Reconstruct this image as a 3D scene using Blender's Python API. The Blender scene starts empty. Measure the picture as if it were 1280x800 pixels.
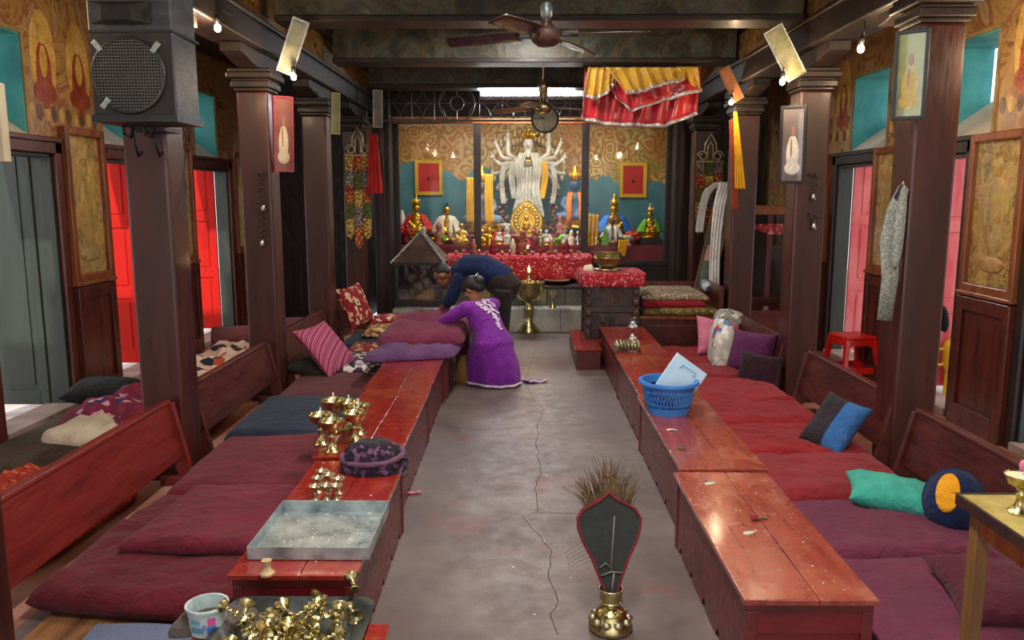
import bpy, math, random
from mathutils import Vector, Matrix, noise, Euler
D = bpy.data; COL = bpy.context.scene.collection
R = math.radians; PI = math.pi
# ---------------------------------------------------------------- camera, world, lights, exposure
F = 1000.0; CZ = 1.70; PITCH = math.atan(155/F); YAW = math.atan(10/F)
cam = D.objects.new('camera', D.cameras.new('camera')); COL.objects.link(cam)
cam.data.sensor_width = 36; cam.data.lens = F/1280*36; cam.data.clip_start = .05; cam.data.clip_end = 200
cam.location = (0, 0, CZ); cam.rotation_euler = (PI/2-PITCH, 0, YAW)
bpy.context.scene.camera = cam
vs = bpy.context.scene.view_settings
vs.view_transform = 'Standard'; vs.look = 'None'; vs.gamma = 1; vs.exposure = 0.5
try: vs.use_curve_mapping = False
except Exception: pass
w = D.worlds.new('world'); bpy.context.scene.world = w; w.use_nodes = True
w.node_tree.nodes['Background'].inputs[0].default_value = (.93, .96, 1, 1)
w.node_tree.nodes['Background'].inputs[1].default_value = 1.45
def area(name, loc, rot, sx, sy, power, col=(1,1,1)):
    l = D.lights.new(name, 'AREA'); l.shape = 'RECTANGLE'; l.size = sx; l.size_y = sy; l.energy = power; l.color = col
    o = D.objects.new(name, l); o.location = loc; o.rotation_euler = rot; COL.objects.link(o); return o
# tube lamps on the ceiling of the hall (fluorescent battens), the altar tubes, daylight from the open entrance behind
area('tube_light_hall', (.1, 1.6, 3.3), (0, 0, PI/2), 1.2, .12, 75, (1, .96, .9))
area('tube_light_hall', (.1, 4.2, 3.35), (0, 0, PI/2), 1.2, .12, 60, (1, .95, .9))
area('tube_light_hall', (.1, 7.4, 3.35), (0, 0, PI/2), 1.2, .12, 45, (1, .95, .9))
area('tube_light_altar', (.08, 11.15, 2.93), (R(-20), 0, 0), 1.3, .06, 45, (.93, .97, 1))
area('tube_light_shrine', (.08, 11.62, 2.66), (R(28), 0, 0), 3.2, .05, 20, (1, .97, .88))
sun = D.lights.new('sun', 'SUN'); sun.energy = 3.0; sun.angle = R(2); sun.color = (1, .93, .82)
so = D.objects.new('sun', sun); so.rotation_euler = Euler((R(48), 0, R(-8))); COL.objects.link(so)

def _basis():
    m = Euler((PI/2-PITCH, 0, YAW)).to_matrix(); return m @ Vector((1,0,0)), m @ Vector((0,1,0)), m @ Vector((0,0,-1))
_r, _u, _f = _basis()
def P(px, py, X=None, Y=None, Z=None):                     # a photo point to its world place on one known plane
    d = _f*F + _r*(px-640) + _u*(400-py); o = Vector((0,0,CZ))
    if X is not None: t = (X-o.x)/d.x
    elif Y is not None: t = (Y-o.y)/d.y
    else: t = (Z-o.z)/d.z
    return o + d*t
# ---------------------------------------------------------------- helpers
def lin(h):
    h = h.lstrip('#'); c = [int(h[i:i+2], 16)/255 for i in (0,2,4)]
    return tuple((x/12.92 if x < .04045 else ((x+.055)/1.055)**2.4) for x in c) + (1,)
MATS = {}
def newmat(name):
    m = D.materials.new(name); m.use_nodes = True; nt = m.node_tree; b = nt.nodes['Principled BSDF']; return m, nt, b
def coords(nt, scale=(1,1,1), world=False):
    tc = nt.nodes.new('ShaderNodeTexCoord'); mp = nt.nodes.new('ShaderNodeMapping'); mp.inputs['Scale'].default_value = scale
    if world:
        g = nt.nodes.new('ShaderNodeNewGeometry'); nt.links.new(g.outputs['Position'], mp.inputs[0])
    else: nt.links.new(tc.outputs['Object'], mp.inputs[0])
    return mp.outputs[0]
def ramp(nt, fac, stops, const=False):
    r = nt.nodes.new('ShaderNodeValToRGB'); nt.links.new(fac, r.inputs[0])
    e = r.color_ramp.elements
    while len(e) < len(stops): e.new(.5)
    for i, (p, c) in enumerate(stops):
        e[i].position = p; e[i].color = c if isinstance(c, tuple) else lin(c)
    if const: r.color_ramp.interpolation = 'CONSTANT'
    return r.outputs[0]
def ntex(nt, vec, scale, detail=4, rough=.55, dist=0):
    n = nt.nodes.new('ShaderNodeTexNoise'); n.inputs['Scale'].default_value = scale; n.inputs['Detail'].default_value = detail
    n.inputs['Roughness'].default_value = rough; n.inputs['Distortion'].default_value = dist
    nt.links.new(vec, n.inputs['Vector']); return n.outputs['Fac']
def mapr(nt, fac, a, b, c, d):
    m = nt.nodes.new('ShaderNodeMapRange'); nt.links.new(fac, m.inputs[0])
    for i, x in enumerate((a,b,c,d)): m.inputs[i+1].default_value = x
    return m.outputs[0]
def mix(nt, fac, a, b, mode='MIX'):
    m = nt.nodes.new('ShaderNodeMix'); m.data_type = 'RGBA'; m.blend_type = mode
    if isinstance(fac, float): m.inputs[0].default_value = fac
    else: nt.links.new(fac, m.inputs[0])
    for i, x in ((6, a), (7, b)):
        if isinstance(x, tuple): m.inputs[i].default_value = x
        elif isinstance(x, str): m.inputs[i].default_value = lin(x)
        else: nt.links.new(x, m.inputs[i])
    return m.outputs[2]
def bump(nt, b, h, s, d=.01):
    n = nt.nodes.new('ShaderNodeBump'); n.inputs['Strength'].default_value = s; n.inputs['Distance'].default_value = d
    nt.links.new(h, n.inputs['Height']); nt.links.new(n.outputs[0], b.inputs['Normal'])
def pm(name, c1='', c2=None, c3=None, scale=3, rough=.5, rvar=.1, bmp=.2, bscale=None, metal=0, stretch=(1,1,1), world=False, lo=.35, hi=.65, sheen=0, spec=.5, coat=0, detail=5):
    if name in MATS: return MATS[name]
    m, nt, b = newmat(name); v = coords(nt, stretch, world)
    n = ntex(nt, v, scale, detail)
    c2 = c2 or c1
    st = [(lo, c1), (hi, c2)]
    if c3: st = [(lo, c1), ((lo+hi)/2, c2), (hi+.08, c3)]
    nt.links.new(ramp(nt, n, st), b.inputs['Base Color'])
    n2 = ntex(nt, v, (bscale or scale*6), 4)
    nt.links.new(mapr(nt, n2, .3, .7, max(0, rough-rvar), min(1, rough+rvar)), b.inputs['Roughness'])
    if bmp: bump(nt, b, n2, bmp)
    b.inputs['Metallic'].default_value = metal; b.inputs['Specular IOR Level'].default_value = spec
    if sheen: b.inputs['Sheen Weight'].default_value = sheen
    if coat: b.inputs['Coat Weight'].default_value = coat; b.inputs['Coat Roughness'].default_value = .15
    MATS[name] = m; return m
def emis(name, col, s=1):
    if name in MATS: return MATS[name]
    m, nt, b = newmat(name); b.inputs['Base Color'].default_value = lin(col); b.inputs['Emission Color'].default_value = lin(col)
    b.inputs['Emission Strength'].default_value = s; MATS[name] = m; return m
def fabric(name, c1, c2=None, scale=5, rough=.9, sheen=.3, bmp=.35):
    sheen *= .25
    if name in MATS: return MATS[name]
    m, nt, b = newmat(name); v = coords(nt)
    n = ntex(nt, v, scale, 6, .6); nt.links.new(ramp(nt, n, [(.3, c1), (.7, c2 or c1)]), b.inputs['Base Color'])
    n2 = ntex(nt, v, 14, 3); n3 = ntex(nt, v, 260, 2)
    a = nt.nodes.new('ShaderNodeMath'); a.operation = 'MULTIPLY_ADD'; nt.links.new(n3, a.inputs[0]); a.inputs[1].default_value = .12; nt.links.new(n2, a.inputs[2])
    rw = ntex(nt, coords(nt, (1,1.6,1)), 6, 5, .55, 1.6)
    s1 = nt.nodes.new('ShaderNodeMath'); s1.operation = 'SUBTRACT'; nt.links.new(rw, s1.inputs[0]); s1.inputs[1].default_value = .5
    s2 = nt.nodes.new('ShaderNodeMath'); s2.operation = 'ABSOLUTE'; nt.links.new(s1.outputs[0], s2.inputs[0])
    s3 = nt.nodes.new('ShaderNodeMath'); s3.operation = 'MULTIPLY_ADD'; nt.links.new(s2.outputs[0], s3.inputs[0]); s3.inputs[1].default_value = -2.2; nt.links.new(a.outputs[0], s3.inputs[2])
    bump(nt, b, s3.outputs[0], min(1, bmp*1.7), .03)
    b.inputs['Roughness'].default_value = rough; b.inputs['Sheen Weight'].default_value = sheen; b.inputs['Specular IOR Level'].default_value = .2
    MATS[name] = m; return m
def pattern(name, stops, scale, rough=.8, kind='voronoi', dist=0., bmp=.3, spec=.3, stretch=(1,1,1), world=False, metal=0):
    """blotched multi-colour print"""
    if name in MATS: return MATS[name]
    m, nt, b = newmat(name); v = coords(nt, stretch, world)
    if kind == 'voronoi':
        t = nt.nodes.new('ShaderNodeTexVoronoi'); t.inputs['Scale'].default_value = scale; nt.links.new(v, t.inputs['Vector'])
        s = nt.nodes.new('ShaderNodeSeparateColor'); nt.links.new(t.outputs['Color'], s.inputs[0]); f = s.outputs[0]
    elif kind == 'wave':
        t = nt.nodes.new('ShaderNodeTexWave'); t.inputs['Scale'].default_value = scale; t.inputs['Distortion'].default_value = dist
        t.inputs['Detail'].default_value = 2; nt.links.new(v, t.inputs['Vector']); f = t.outputs['Fac']
    else: f = ntex(nt, v, scale, 6, .6, dist)
    nt.links.new(ramp(nt, f, stops, kind == 'voronoi'), b.inputs['Base Color'])
    n2 = ntex(nt, v, scale*3, 4); bump(nt, b, n2, bmp, .01)
    b.inputs['Roughness'].default_value = rough; b.inputs['Specular IOR Level'].default_value = spec; b.inputs['Metallic'].default_value = metal
    MATS[name] = m; return m
class MB:
    def __init__(s): s.v = []; s.f = []; s.mi = []; s.cur = 0
    def add(s, vs, fs, T=None):
        n = len(s.v); s.v += [tuple(T @ Vector(p)) if T else tuple(p) for p in vs]
        s.f += [tuple(i+n for i in f) for f in fs]; s.mi += [s.cur]*len(fs); return s
    def box(s, x0,x1,y0,y1,z0,z1, T=None):
        return s.add([(x0,y0,z0),(x1,y0,z0),(x1,y1,z0),(x0,y1,z0),(x0,y0,z1),(x1,y0,z1),(x1,y1,z1),(x0,y1,z1)],
          [(0,3,2,1),(4,5,6,7),(0,1,5,4),(1,2,6,5),(2,3,7,6),(3,0,4,7)], T)
    def lathe(s, prof, n=20, T=None, a0=0, a1=2*PI, sx=1, sy=1):
        full = abs(a1-a0-2*PI) < 1e-6; m = n if full else n+1; vs = []; fs = []
        for r, z in prof:
            for k in range(m):
                a = a0+(a1-a0)*k/n; vs.append((r*math.cos(a)*sx, r*math.sin(a)*sy, z))
        for i in range(len(prof)-1):
            for k in range(n):
                k2 = (k+1) % m; fs.append((i*m+k, i*m+k2, (i+1)*m+k2, (i+1)*m+k))
        if full:
            if prof[0][0] > 1e-5: fs.append(tuple(range(m))[::-1])
            if prof[-1][0] > 1e-5: fs.append(tuple((len(prof)-1)*m+k for k in range(m)))
        return s.add(vs, fs, T)
    def ell(s, c, r, n=14, T=None):
        if not hasattr(r, '__len__'): r = (r,r,r)
        vs = [(0,0,-1)]; fs = []; m = max(4, n//2)
        for i in range(1, m):
            t = -PI/2+PI*i/m
            for k in range(n): a = 2*PI*k/n; vs.append((math.cos(t)*math.cos(a), math.cos(t)*math.sin(a), math.sin(t)))
        vs.append((0,0,1)); L = len(vs)-1
        for k in range(n):
            k2 = (k+1) % n; fs.append((0, 1+k2, 1+k)); fs.append((L, 1+(m-2)*n+k, 1+(m-2)*n+k2))
            for i in range(m-2): fs.append((1+i*n+k, 1+i*n+k2, 1+(i+1)*n+k2, 1+(i+1)*n+k))
        M = (T or Matrix()) @ Matrix.Translation(c) @ Matrix.Diagonal((*r, 1))
        return s.add(vs, fs, M)
    def tube(s, pts, r, n=8, T=None, flat=1.0, up=None, cap=True):
        pts = [Vector(p) for p in pts]; N = len(pts)
        if not hasattr(r, '__len__'): r = [r]*N
        vs = []; fs = []; prev = Vector(up) if up else None
        for i, p in enumerate(pts):
            t = (pts[min(i+1, N-1)]-pts[max(i-1, 0)]); t = t.normalized() if t.length > 1e-9 else Vector((0,0,1))
            if prev is None: prev = Vector((0,0,1)) if abs(t.z) < .9 else Vector((1,0,0))
            a = (prev - t*prev.dot(t))
            if a.length < 1e-4: a = t.orthogonal()
            a.normalize(); b = t.cross(a); prev = a
            rr = r[i]; ra, rb = (rr if hasattr(rr, '__len__') else (rr*flat, rr))
            for k in range(n): an = 2*PI*k/n; vs.append(p + a*math.cos(an)*ra + b*math.sin(an)*rb)
        for i in range(N-1):
            for k in range(n): k2 = (k+1) % n; fs.append((i*n+k, i*n+k2, (i+1)*n+k2, (i+1)*n+k))
        if cap: fs.append(tuple(range(n))[::-1]); fs.append(tuple((N-1)*n+k for k in range(n)))
        return s.add(vs, fs, T)
    def grid(s, fn, nu, nv, T=None, wrapu=False):
        vs = [fn(i/nu, j/nv) for j in range(nv+1) for i in range(nu+1)]
        fs = [(j*(nu+1)+i, j*(nu+1)+i+1, (j+1)*(nu+1)+i+1, (j+1)*(nu+1)+i) for j in range(nv) for i in range(nu)]
        return s.add(vs, fs, T)
    def prism(s, poly, d, T=None):                         # polygon in XZ, thickness along Y 0..d
        n = len(poly); vs = [(x,0,z) for x,z in poly]+[(x,d,z) for x,z in poly]
        fs = [tuple(range(n)), tuple(range(2*n-1, n-1, -1))]+[((i+1) % n, i, n+i, n+(i+1) % n) for i in range(n)]
        return s.add(vs, fs, T)
    def torus(s, c, Rr, r, n=24, m=6, T=None, axis='Z'):
        pts = []
        for k in range(n+1):
            a = 2*PI*k/n; ca, sa = Rr*math.cos(a), Rr*math.sin(a)
            pts.append(Vector(c)+Vector((ca,sa,0) if axis=='Z' else (ca,0,sa) if axis=='Y' else (0,ca,sa)))
        return s.tube(pts, r, m, T, cap=False)
    def build(s, name, mat, parent=None, smooth=False, bevel=0, sub=0, solid=0, remesh=0, world=False, angle=None):
        vs = s.v; org = Vector((0,0,0))
        if parent is None and not world:
            xs = [v[0] for v in vs]; ys = [v[1] for v in vs]; zs = [v[2] for v in vs]
            org = Vector(((min(xs)+max(xs))/2, (min(ys)+max(ys))/2, min(zs)))
        elif world and parent is not None: org = ORG.get(parent.name, Vector((0,0,0)))
        me = D.meshes.new(name); me.from_pydata([tuple(Vector(v)-org) for v in vs], [], s.f)
        ml = mat if isinstance(mat, (list, tuple)) else [mat]
        for m in ml: me.materials.append(m)
        if len(ml) > 1: me.polygons.foreach_set('material_index', s.mi)
        if smooth:
            me.polygons.foreach_set('use_smooth', [True]*len(me.polygons))
            if angle: 
                try: me.set_sharp_from_angle(angle=R(angle))
                except Exception: pass
        me.validate(); me.update()
        o = D.objects.new(name, me); COL.objects.link(o)
        if parent is not None:
            o.parent = parent
            if world: ORG[o.name] = org.copy()
        else:
            o.location = org; ORG[o.name] = org.copy()
        if remesh:
            r = o.modifiers.new('remesh', 'REMESH'); r.mode = 'VOXEL'; r.voxel_size = remesh; r.use_smooth_shade = True
            sm = o.modifiers.new('smooth', 'SMOOTH'); sm.iterations = 6; sm.factor = .6
        if bevel:
            b = o.modifiers.new('bevel', 'BEVEL'); b.width = bevel; b.segments = 2; b.limit_method = 'ANGLE'; b.angle_limit = R(40)
        if solid:
            b = o.modifiers.new('solid', 'SOLIDIFY'); b.thickness = solid; b.offset = 0
        if sub:
            b = o.modifiers.new('sub', 'SUBSURF'); b.levels = sub; b.render_levels = sub
        return o
ORG = {}
def tag(o, label, cat, group=None, kind=None):
    o['label'] = label; o['category'] = cat
    if group: o['group'] = group
    if kind: o['kind'] = kind
    return o
def thing(name, label, cat, loc=(0,0,0), rz=0, group=None, rot=None):
    o = D.objects.new(name, None); o.empty_display_size = .1; COL.objects.link(o); o.location = loc
    o.rotation_euler = rot if rot else (0,0,rz); ORG[o.name] = Vector(loc); return tag(o, label, cat, group)
def struct(o): o['kind'] = 'structure'; return o
def sthing(name, loc=(0,0,0)):
    o = D.objects.new(name, None); COL.objects.link(o); o.location = loc; ORG[o.name] = Vector(loc); o['kind'] = 'structure'; return o
def kids(o): return [c for c in D.objects if c.parent == o]
def copy_tree(o, parent=None):
    c = o.copy(); COL.objects.link(c); c.parent = parent
    for ch in kids(o): copy_tree(ch, c)
    return c
def T(loc=(0,0,0), rot=(0,0,0), s=(1,1,1)):
    return Matrix.Translation(loc) @ Euler(rot).to_matrix().to_4x4() @ Matrix.Diagonal((*s,1))
def nz(x, y=0, z=0, s=1): return noise.noise(Vector((x*s, y*s, z*s)))
rnd = random.Random(7)
# ---------------------------------------------------------------- materials
def wood(name, c1, c2, c3=None, rough=.38, scale=2.2, stretch=(6,1,6), bmp=.15, coat=.15):
    return pm(name, c1, c2, c3, scale=scale, rough=rough, rvar=.12, bmp=bmp, stretch=stretch, coat=coat)
W_PILLAR = wood('pillar_wood', '#2c110d', '#3d1811', '#4a2016', stretch=(3,3,.5), bmp=.08)
W_DARK = wood('dark_wood', '#181010', '#241713', '#2f1f1a', stretch=(3,3,3), rough=.5)
W_BENCH = wood('bench_wood', '#34120f', '#471a15', '#572419', stretch=(5,.8,5), rough=.4)
W_BENCHRED = wood('bench_wood_red', '#52120f', '#6b1a15', '#75241c', stretch=(5,.8,5), rough=.4)
W_WAIN = wood('wainscot_wood', '#3a160f', '#502016', '#5d2a1e', stretch=(6,6,.8), rough=.35)
W_FRAME = wood('frame_wood', '#5a2c15', '#7b4220', '#8f5228', stretch=(6,6,1), rough=.35)
W_TAN = wood('tan_wood', '#4f331a', '#6d4b28', '#7f5f38', stretch=(5,5,1), rough=.45)
def table_red(name, cr, cw):
    m, nt, b = newmat(name); v = coords(nt); v2 = coords(nt, (9,1,9))
    n1 = ntex(nt, v, 2.2, 7, .65); n2 = ntex(nt, v2, 3, 5)
    base = ramp(nt, n2, [(.3, cr[0]), (.55, cr[1]), (.75, cr[2])])
    wear = ramp(nt, n1, [(.55, (0,0,0,1)), (.72, (1,1,1,1))])
    col = mix(nt, wear, base, cw)
    n4 = ntex(nt, v, 55, 3, .7); sp = ramp(nt, n4, [(.76, (0,0,0,1)), (.80, (.35,.35,.35,1))]); col = mix(nt, sp, col, '#c9a596')
    nt.links.new(col, b.inputs['Base Color'])
    n3 = ntex(nt, v, 26, 5, .6); nt.links.new(mapr(nt, n3, .3, .7, .1, .34), b.inputs['Roughness']); bump(nt, b, n3, .32, .006)
    b.inputs['Coat Weight'].default_value = .4; b.inputs['Coat Roughness'].default_value = .12
    MATS[name] = m; return m
TABTOP = table_red('table_top_red', ('#741812', '#8a241c', '#932c20'), '#9c4a30')
TABTOPW = table_red('table_top_worn', ('#74281f', '#8a3a2b', '#974635'), '#a5604a')
TABSIDE = wood('table_side_red', '#4a1311', '#5f1c1a', '#6a2522', stretch=(2,2,3), rough=.45)
TABEND = wood('table_end_red', '#5a0d10', '#6b1215', '#741a1c', stretch=(2,2,3), rough=.45)
def floor_mat():
    m, nt, b = newmat('floor_concrete'); v = coords(nt, world=True)
    n1 = ntex(nt, v, 1.1, 8, .62); n2 = ntex(nt, v, 7, 6, .7); n3 = ntex(nt, v, 60, 3)
    c = ramp(nt, n1, [(.32, '#4c3a36'), (.5, '#625450'), (.68, '#74675f')])
    red = ramp(nt, ntex(nt, v, 1.7, 6, .7), [(.56, (0,0,0,1)), (.72, (.8,.8,.8,1))])
    c = mix(nt, red, c, '#753c34')
    c = mix(nt, mapr(nt, n2, .35, .75, 0, .35), c, '#4a3833')
    sp = ramp(nt, ntex(nt, v, 38, 2, .5), [(.76, (0,0,0,1)), (.79, (.7,.7,.7,1))]); c = mix(nt, sp, c, '#a99a92')
    nt.links.new(c, b.inputs['Base Color']); nt.links.new(mapr(nt, n2, .3, .7, .34, .6), b.inputs['Roughness']); bump(nt, b, n2, .12, .01)
    return m
FLOOR = floor_mat()
FLOORW = pm('side_floor', '#7b4033', '#93604f', '#a48a7d', scale=1.6, rough=.5, world=True, bmp=.15, detail=8)
PAVE = pm('court_paving', '#8f8078', '#b5aaa4', '#c9c0ba', scale=2, rough=.8, world=True)
def mural(name, stops, sc, seed=0, rough=.25, gold=None, ramp2=None):
    m, nt, b = newmat(name); v = coords(nt, world=True); mp = nt.nodes.new('ShaderNodeMapping'); mp.inputs['Location'].default_value = (seed, seed*2, seed*3); nt.links.new(v, mp.inputs[0]); v = mp.outputs[0]
    n = ntex(nt, v, sc, 8, .66, 1.1)
    c = ramp(nt, n, stops)
    wv = nt.nodes.new('ShaderNodeTexVoronoi'); wv.feature = 'DISTANCE_TO_EDGE'; wv.inputs['Scale'].default_value = sc*2.2
    dn = nt.nodes.new('ShaderNodeTexNoise'); dn.inputs['Scale'].default_value = sc*2; nt.links.new(v, dn.inputs['Vector'])
    vm = nt.nodes.new('ShaderNodeVectorMath'); vm.operation = 'MULTIPLY_ADD'; nt.links.new(dn.outputs['Color'], vm.inputs[0]); vm.inputs[1].default_value = (.35,.35,.35); nt.links.new(v, vm.inputs[2])
    nt.links.new(vm.outputs[0], wv.inputs['Vector'])
    e = ramp(nt, wv.outputs['Distance'], [(.02, (1,1,1,1)), (.05, (0,0,0,1))])
    if gold: c = mix(nt, e, c, gold)
    nt.links.new(c, b.inputs['Base Color'])
    nt.links.new(mapr(nt, n, .3, .7, rough-.08, rough+.15), b.inputs['Roughness']); bump(nt, b, ntex(nt, v, sc*7, 5), .35, .008)
    MATS[name] = m; return m
MUR_WALL = mural('wall_mural', [(.25, '#4a3228'), (.38, '#7d5c3c'), (.47, '#a5834f'), (.53, '#7a4a36'), (.58, '#a58a62'), (.66, '#84705a'), (.76, '#5a3a30')], 2.6, rough=.3)
MUR_GLASS = mural('glazed_mural', [(.28, '#54402a'), (.42, '#8f7440'), (.5, '#b89c60'), (.58, '#a06a3a'), (.66, '#cdb884'), (.78, '#6a563a')], 4.5, 3, gold='#c0a860')
MUR_BEAM = mural('beam_paint', [(.3, '#1a1a16'), (.44, '#35342c'), (.53, '#5a5848'), (.6, '#38424a'), (.7, '#948450')], 2.2, 5, rough=.5, gold='#514325')
MUR_GOLD = mural('frieze_paint', [(.3, '#5a3c1c'), (.45, '#8a6230'), (.55, '#ab8648'), (.65, '#74381f'), (.75, '#c0a868')], 4, 8, rough=.5, gold='#2d1d10')
def cloud_mural():
    m, nt, b = newmat('shrine_mural'); v = coords(nt, world=True)
    sx = nt.nodes.new('ShaderNodeSeparateXYZ'); nt.links.new(v, sx.inputs[0])
    big = ntex(nt, v, 1.5, 3, .5, .6)
    a = nt.nodes.new('ShaderNodeMath'); a.operation = 'MULTIPLY_ADD'; nt.links.new(big, a.inputs[0]); a.inputs[1].default_value = 1.1; nt.links.new(sx.outputs[2], a.inputs[2])
    msk = ramp(nt, mapr(nt, a.outputs[0], 2.42, 2.72, 0, 1), [(.45, (0,0,0,1)), (.55, (1,1,1,1))])
    vo = nt.nodes.new('ShaderNodeTexVoronoi'); vo.inputs['Scale'].default_value = 5.5; vo.inputs['Randomness'].default_value = .8
    dn = nt.nodes.new('ShaderNodeTexNoise'); dn.inputs['Scale'].default_value = 3; nt.links.new(v, dn.inputs['Vector'])
    vm = nt.nodes.new('ShaderNodeVectorMath'); vm.operation = 'MULTIPLY_ADD'; nt.links.new(dn.outputs['Color'], vm.inputs[0]); vm.inputs[1].default_value = (.25,.25,.25); nt.links.new(v, vm.inputs[2]); nt.links.new(vm.outputs[0], vo.inputs['Vector'])
    mt = nt.nodes.new('ShaderNodeMath'); mt.operation = 'MULTIPLY'; nt.links.new(vo.outputs['Distance'], mt.inputs[0]); mt.inputs[1].default_value = 21
    sn = nt.nodes.new('ShaderNodeMath'); sn.operation = 'SINE'; nt.links.new(mt.outputs[0], sn.inputs[0])
    cl = ramp(nt, mapr(nt, sn.outputs[0], -1, 1, 0, 1), [(.0, '#8a6428'), (.2, '#b9883a'), (.6, '#c99c4c'), (1, '#dcbc74')])
    tint = mix(nt, mapr(nt, ntex(nt, v, 1.6, 3), .35, .65, 0, .75), cl, '#b5672a'); tint = mix(nt, mapr(nt, ntex(nt, v, 2.3, 2), .55, .7, 0, .7), tint, '#8a8a3a')
    c = mix(nt, msk, ramp(nt, ntex(nt, v, 2.2, 3), [(.3, '#3f7378'), (.7, '#5b959c')]), tint)
    nt.links.new(c, b.inputs['Base Color']); b.inputs['Roughness'].default_value = .5
    return m
SHRINE = cloud_mural()
TEAL = pm('teal_plaster', '#2a7f86', '#3f979a', '#5caaa4', scale=2.5, rough=.7, world=True)
GREEN = pm('green_door_paint', '#1f2822', '#2c372e', scale=2, rough=.4, stretch=(3,3,.6))
GREENL = pm('green_edge_paint', '#5c8078', '#7a9d94', scale=6, rough=.5)
REDDOOR = pm('red_door_paint', '#a80f06', '#ba1608', '#b01206', scale=2, rough=.6, spec=.2, stretch=(3,3,.6), bmp=.1)
PINKDOOR = pm('sun_hazed_red_door', '#c4444a', '#d05e60', '#d27a78', scale=2.5, rough=.45, stretch=(3,3,.8), bmp=.1)  # pinkish because diffuse sun haze is mixed into the red door colour
PLASTER = pm('pale_plaster', '#a89f92', '#c3bbb0', scale=3, rough=.8, world=True)
BRASS = pm('brass', '#a0925e', '#c9bb86', '#80744a', scale=14, rough=.28, rvar=.12, bmp=.05, metal=1)
BRASSP = pm('pale_brass', '#a89d78', '#c9c09c', scale=14, rough=.3, bmp=.05, metal=.9)
GOLD = pm('gold_leaf', '#c8921f', '#e8bb45', scale=12, rough=.3, bmp=.15, metal=.85)
SILVER = pm('silver', '#b9b9b5', '#dcdcd8', scale=12, rough=.25, bmp=.05, metal=1)
ZINC = pm('galvanised_metal', '#7d8788', '#a3adad', '#c4cccb', scale=9, rough=.4, rvar=.15, bmp=.1, metal=.75)
BLACKM = pm('black_metal', '#16171a', '#24262a', scale=8, rough=.45, bmp=.1)
IRONL = pm('grey_iron', '#5a5653', '#75706c', scale=8, rough=.5, bmp=.05, metal=.3)
IRON = pm('dark_iron', '#2e2b2a', '#454140', scale=8, rough=.5, bmp=.05, metal=.6)
GREYM = pm('grey_tray_metal', '#2b2f30', '#4a5051', '#5f6666', scale=7, rough=.4, bmp=.1, metal=.7)
WHITEC = fabric('white_silk', '#c9c6c0', '#efeeea', rough=.55)
def glass(name='pane_glass', tint='#ffffff', refl=.12):
    if name in MATS: return MATS[name]
    m = D.materials.new(name); m.use_nodes = True; nt = m.node_tree; nt.nodes.clear()
    o = nt.nodes.new('ShaderNodeOutputMaterial'); mx = nt.nodes.new('ShaderNodeMixShader'); t = nt.nodes.new('ShaderNodeBsdfTransparent'); g = nt.nodes.new('ShaderNodeBsdfGlossy')
    t.inputs[0].default_value = lin(tint); g.inputs['Roughness'].default_value = .03
    fr = nt.nodes.new('ShaderNodeFresnel'); fr.inputs[0].default_value = 1.12
    mx.inputs[0].default_value = .06; nt.links.new(t.outputs[0], mx.inputs[1]); nt.links.new(g.outputs[0], mx.inputs[2]); nt.links.new(mx.outputs[0], o.inputs[0])
    MATS[name] = m; return m
GLASS = glass()
SGLASS = glass('screen_glass'); SGLASS.node_tree.nodes['Mix Shader'].inputs[0].default_value = .012
PY = (4.6, 6.5, 8.4, 10.3)          # pillar rows
XL, XR = -3.6, 3.35                 # side walls
TH = .15
# ================================================================ STRUCTURE
YEND = 12.75; Y0 = -2.5
b = MB(); b.box(-2.0, 2.2, Y0, YEND, -.12, 0); fl = struct(b.build('floor', FLOOR, world=True))
b = MB(); b.box(XL-TH, -2.0, Y0, 11.2, -.12, 0); struct(b.build('floor', FLOORW, world=True))
b = MB(); b.box(2.2, XR+TH, Y0, 11.2, -.12, 0); struct(b.build('floor', FLOORW, world=True))
b = MB(); b.box(-12, XL-TH, -6, 20, -.3, -.1); b.box(XR+TH, 12, -6, 20, -.3, -.1); b.box(XL-TH,XR+TH,-8,Y0,-.3,-.1); struct(b.build('ground', PAVE, world=True))
# crack and joint in the concrete: thin open grooves
CRK = pm('crack_dark', '#1c1412', '#2a1f1c', scale=9, rough=.9)
cp = [(661,420),(672,432),(655,478),(668,500),(680,512),(672,530),(671,560),(676,590),(669,612),(673,640),(654,646),(672,668),(690,690),(684,720),(699,752),(688,770),(700,800)]
b = MB()
pts = []
for i in range(len(cp)-1):
    a = P(*cp[i], Z=0); c = P(*cp[i+1], Z=0); n = 5
    for k in range(n):
        t = k/n; p = a.lerp(c, t); p.x += (nz(p.y*9, i, 3))*.018; pts.append(p)
for i in range(len(pts)-1):
    a, c = pts[i], pts[i+1]; wd = .0016+.0012*abs(nz(i*.7, 2))
    b.add([(a.x-wd,a.y,.0006),(a.x+wd,a.y,.0006),(c.x+wd,c.y,.0006),(c.x-wd,c.y,.0006)], [(0,1,2,3)])
for (x0, y0, x1, y1) in ((655,534,560,540),(674,641,760,643),(540,421,720,421),(668,532,730,531)):
    a, c = P(x0,y0,Z=0), P(x1,y1,Z=0); b.add([(a.x,a.y-.003,.0005),(c.x,c.y-.003,.0005),(c.x,c.y+.003,.0005),(a.x,a.y+.003,.0005)], [(0,1,2,3)])
b.build('crack', CRK, fl, world=True)
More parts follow.
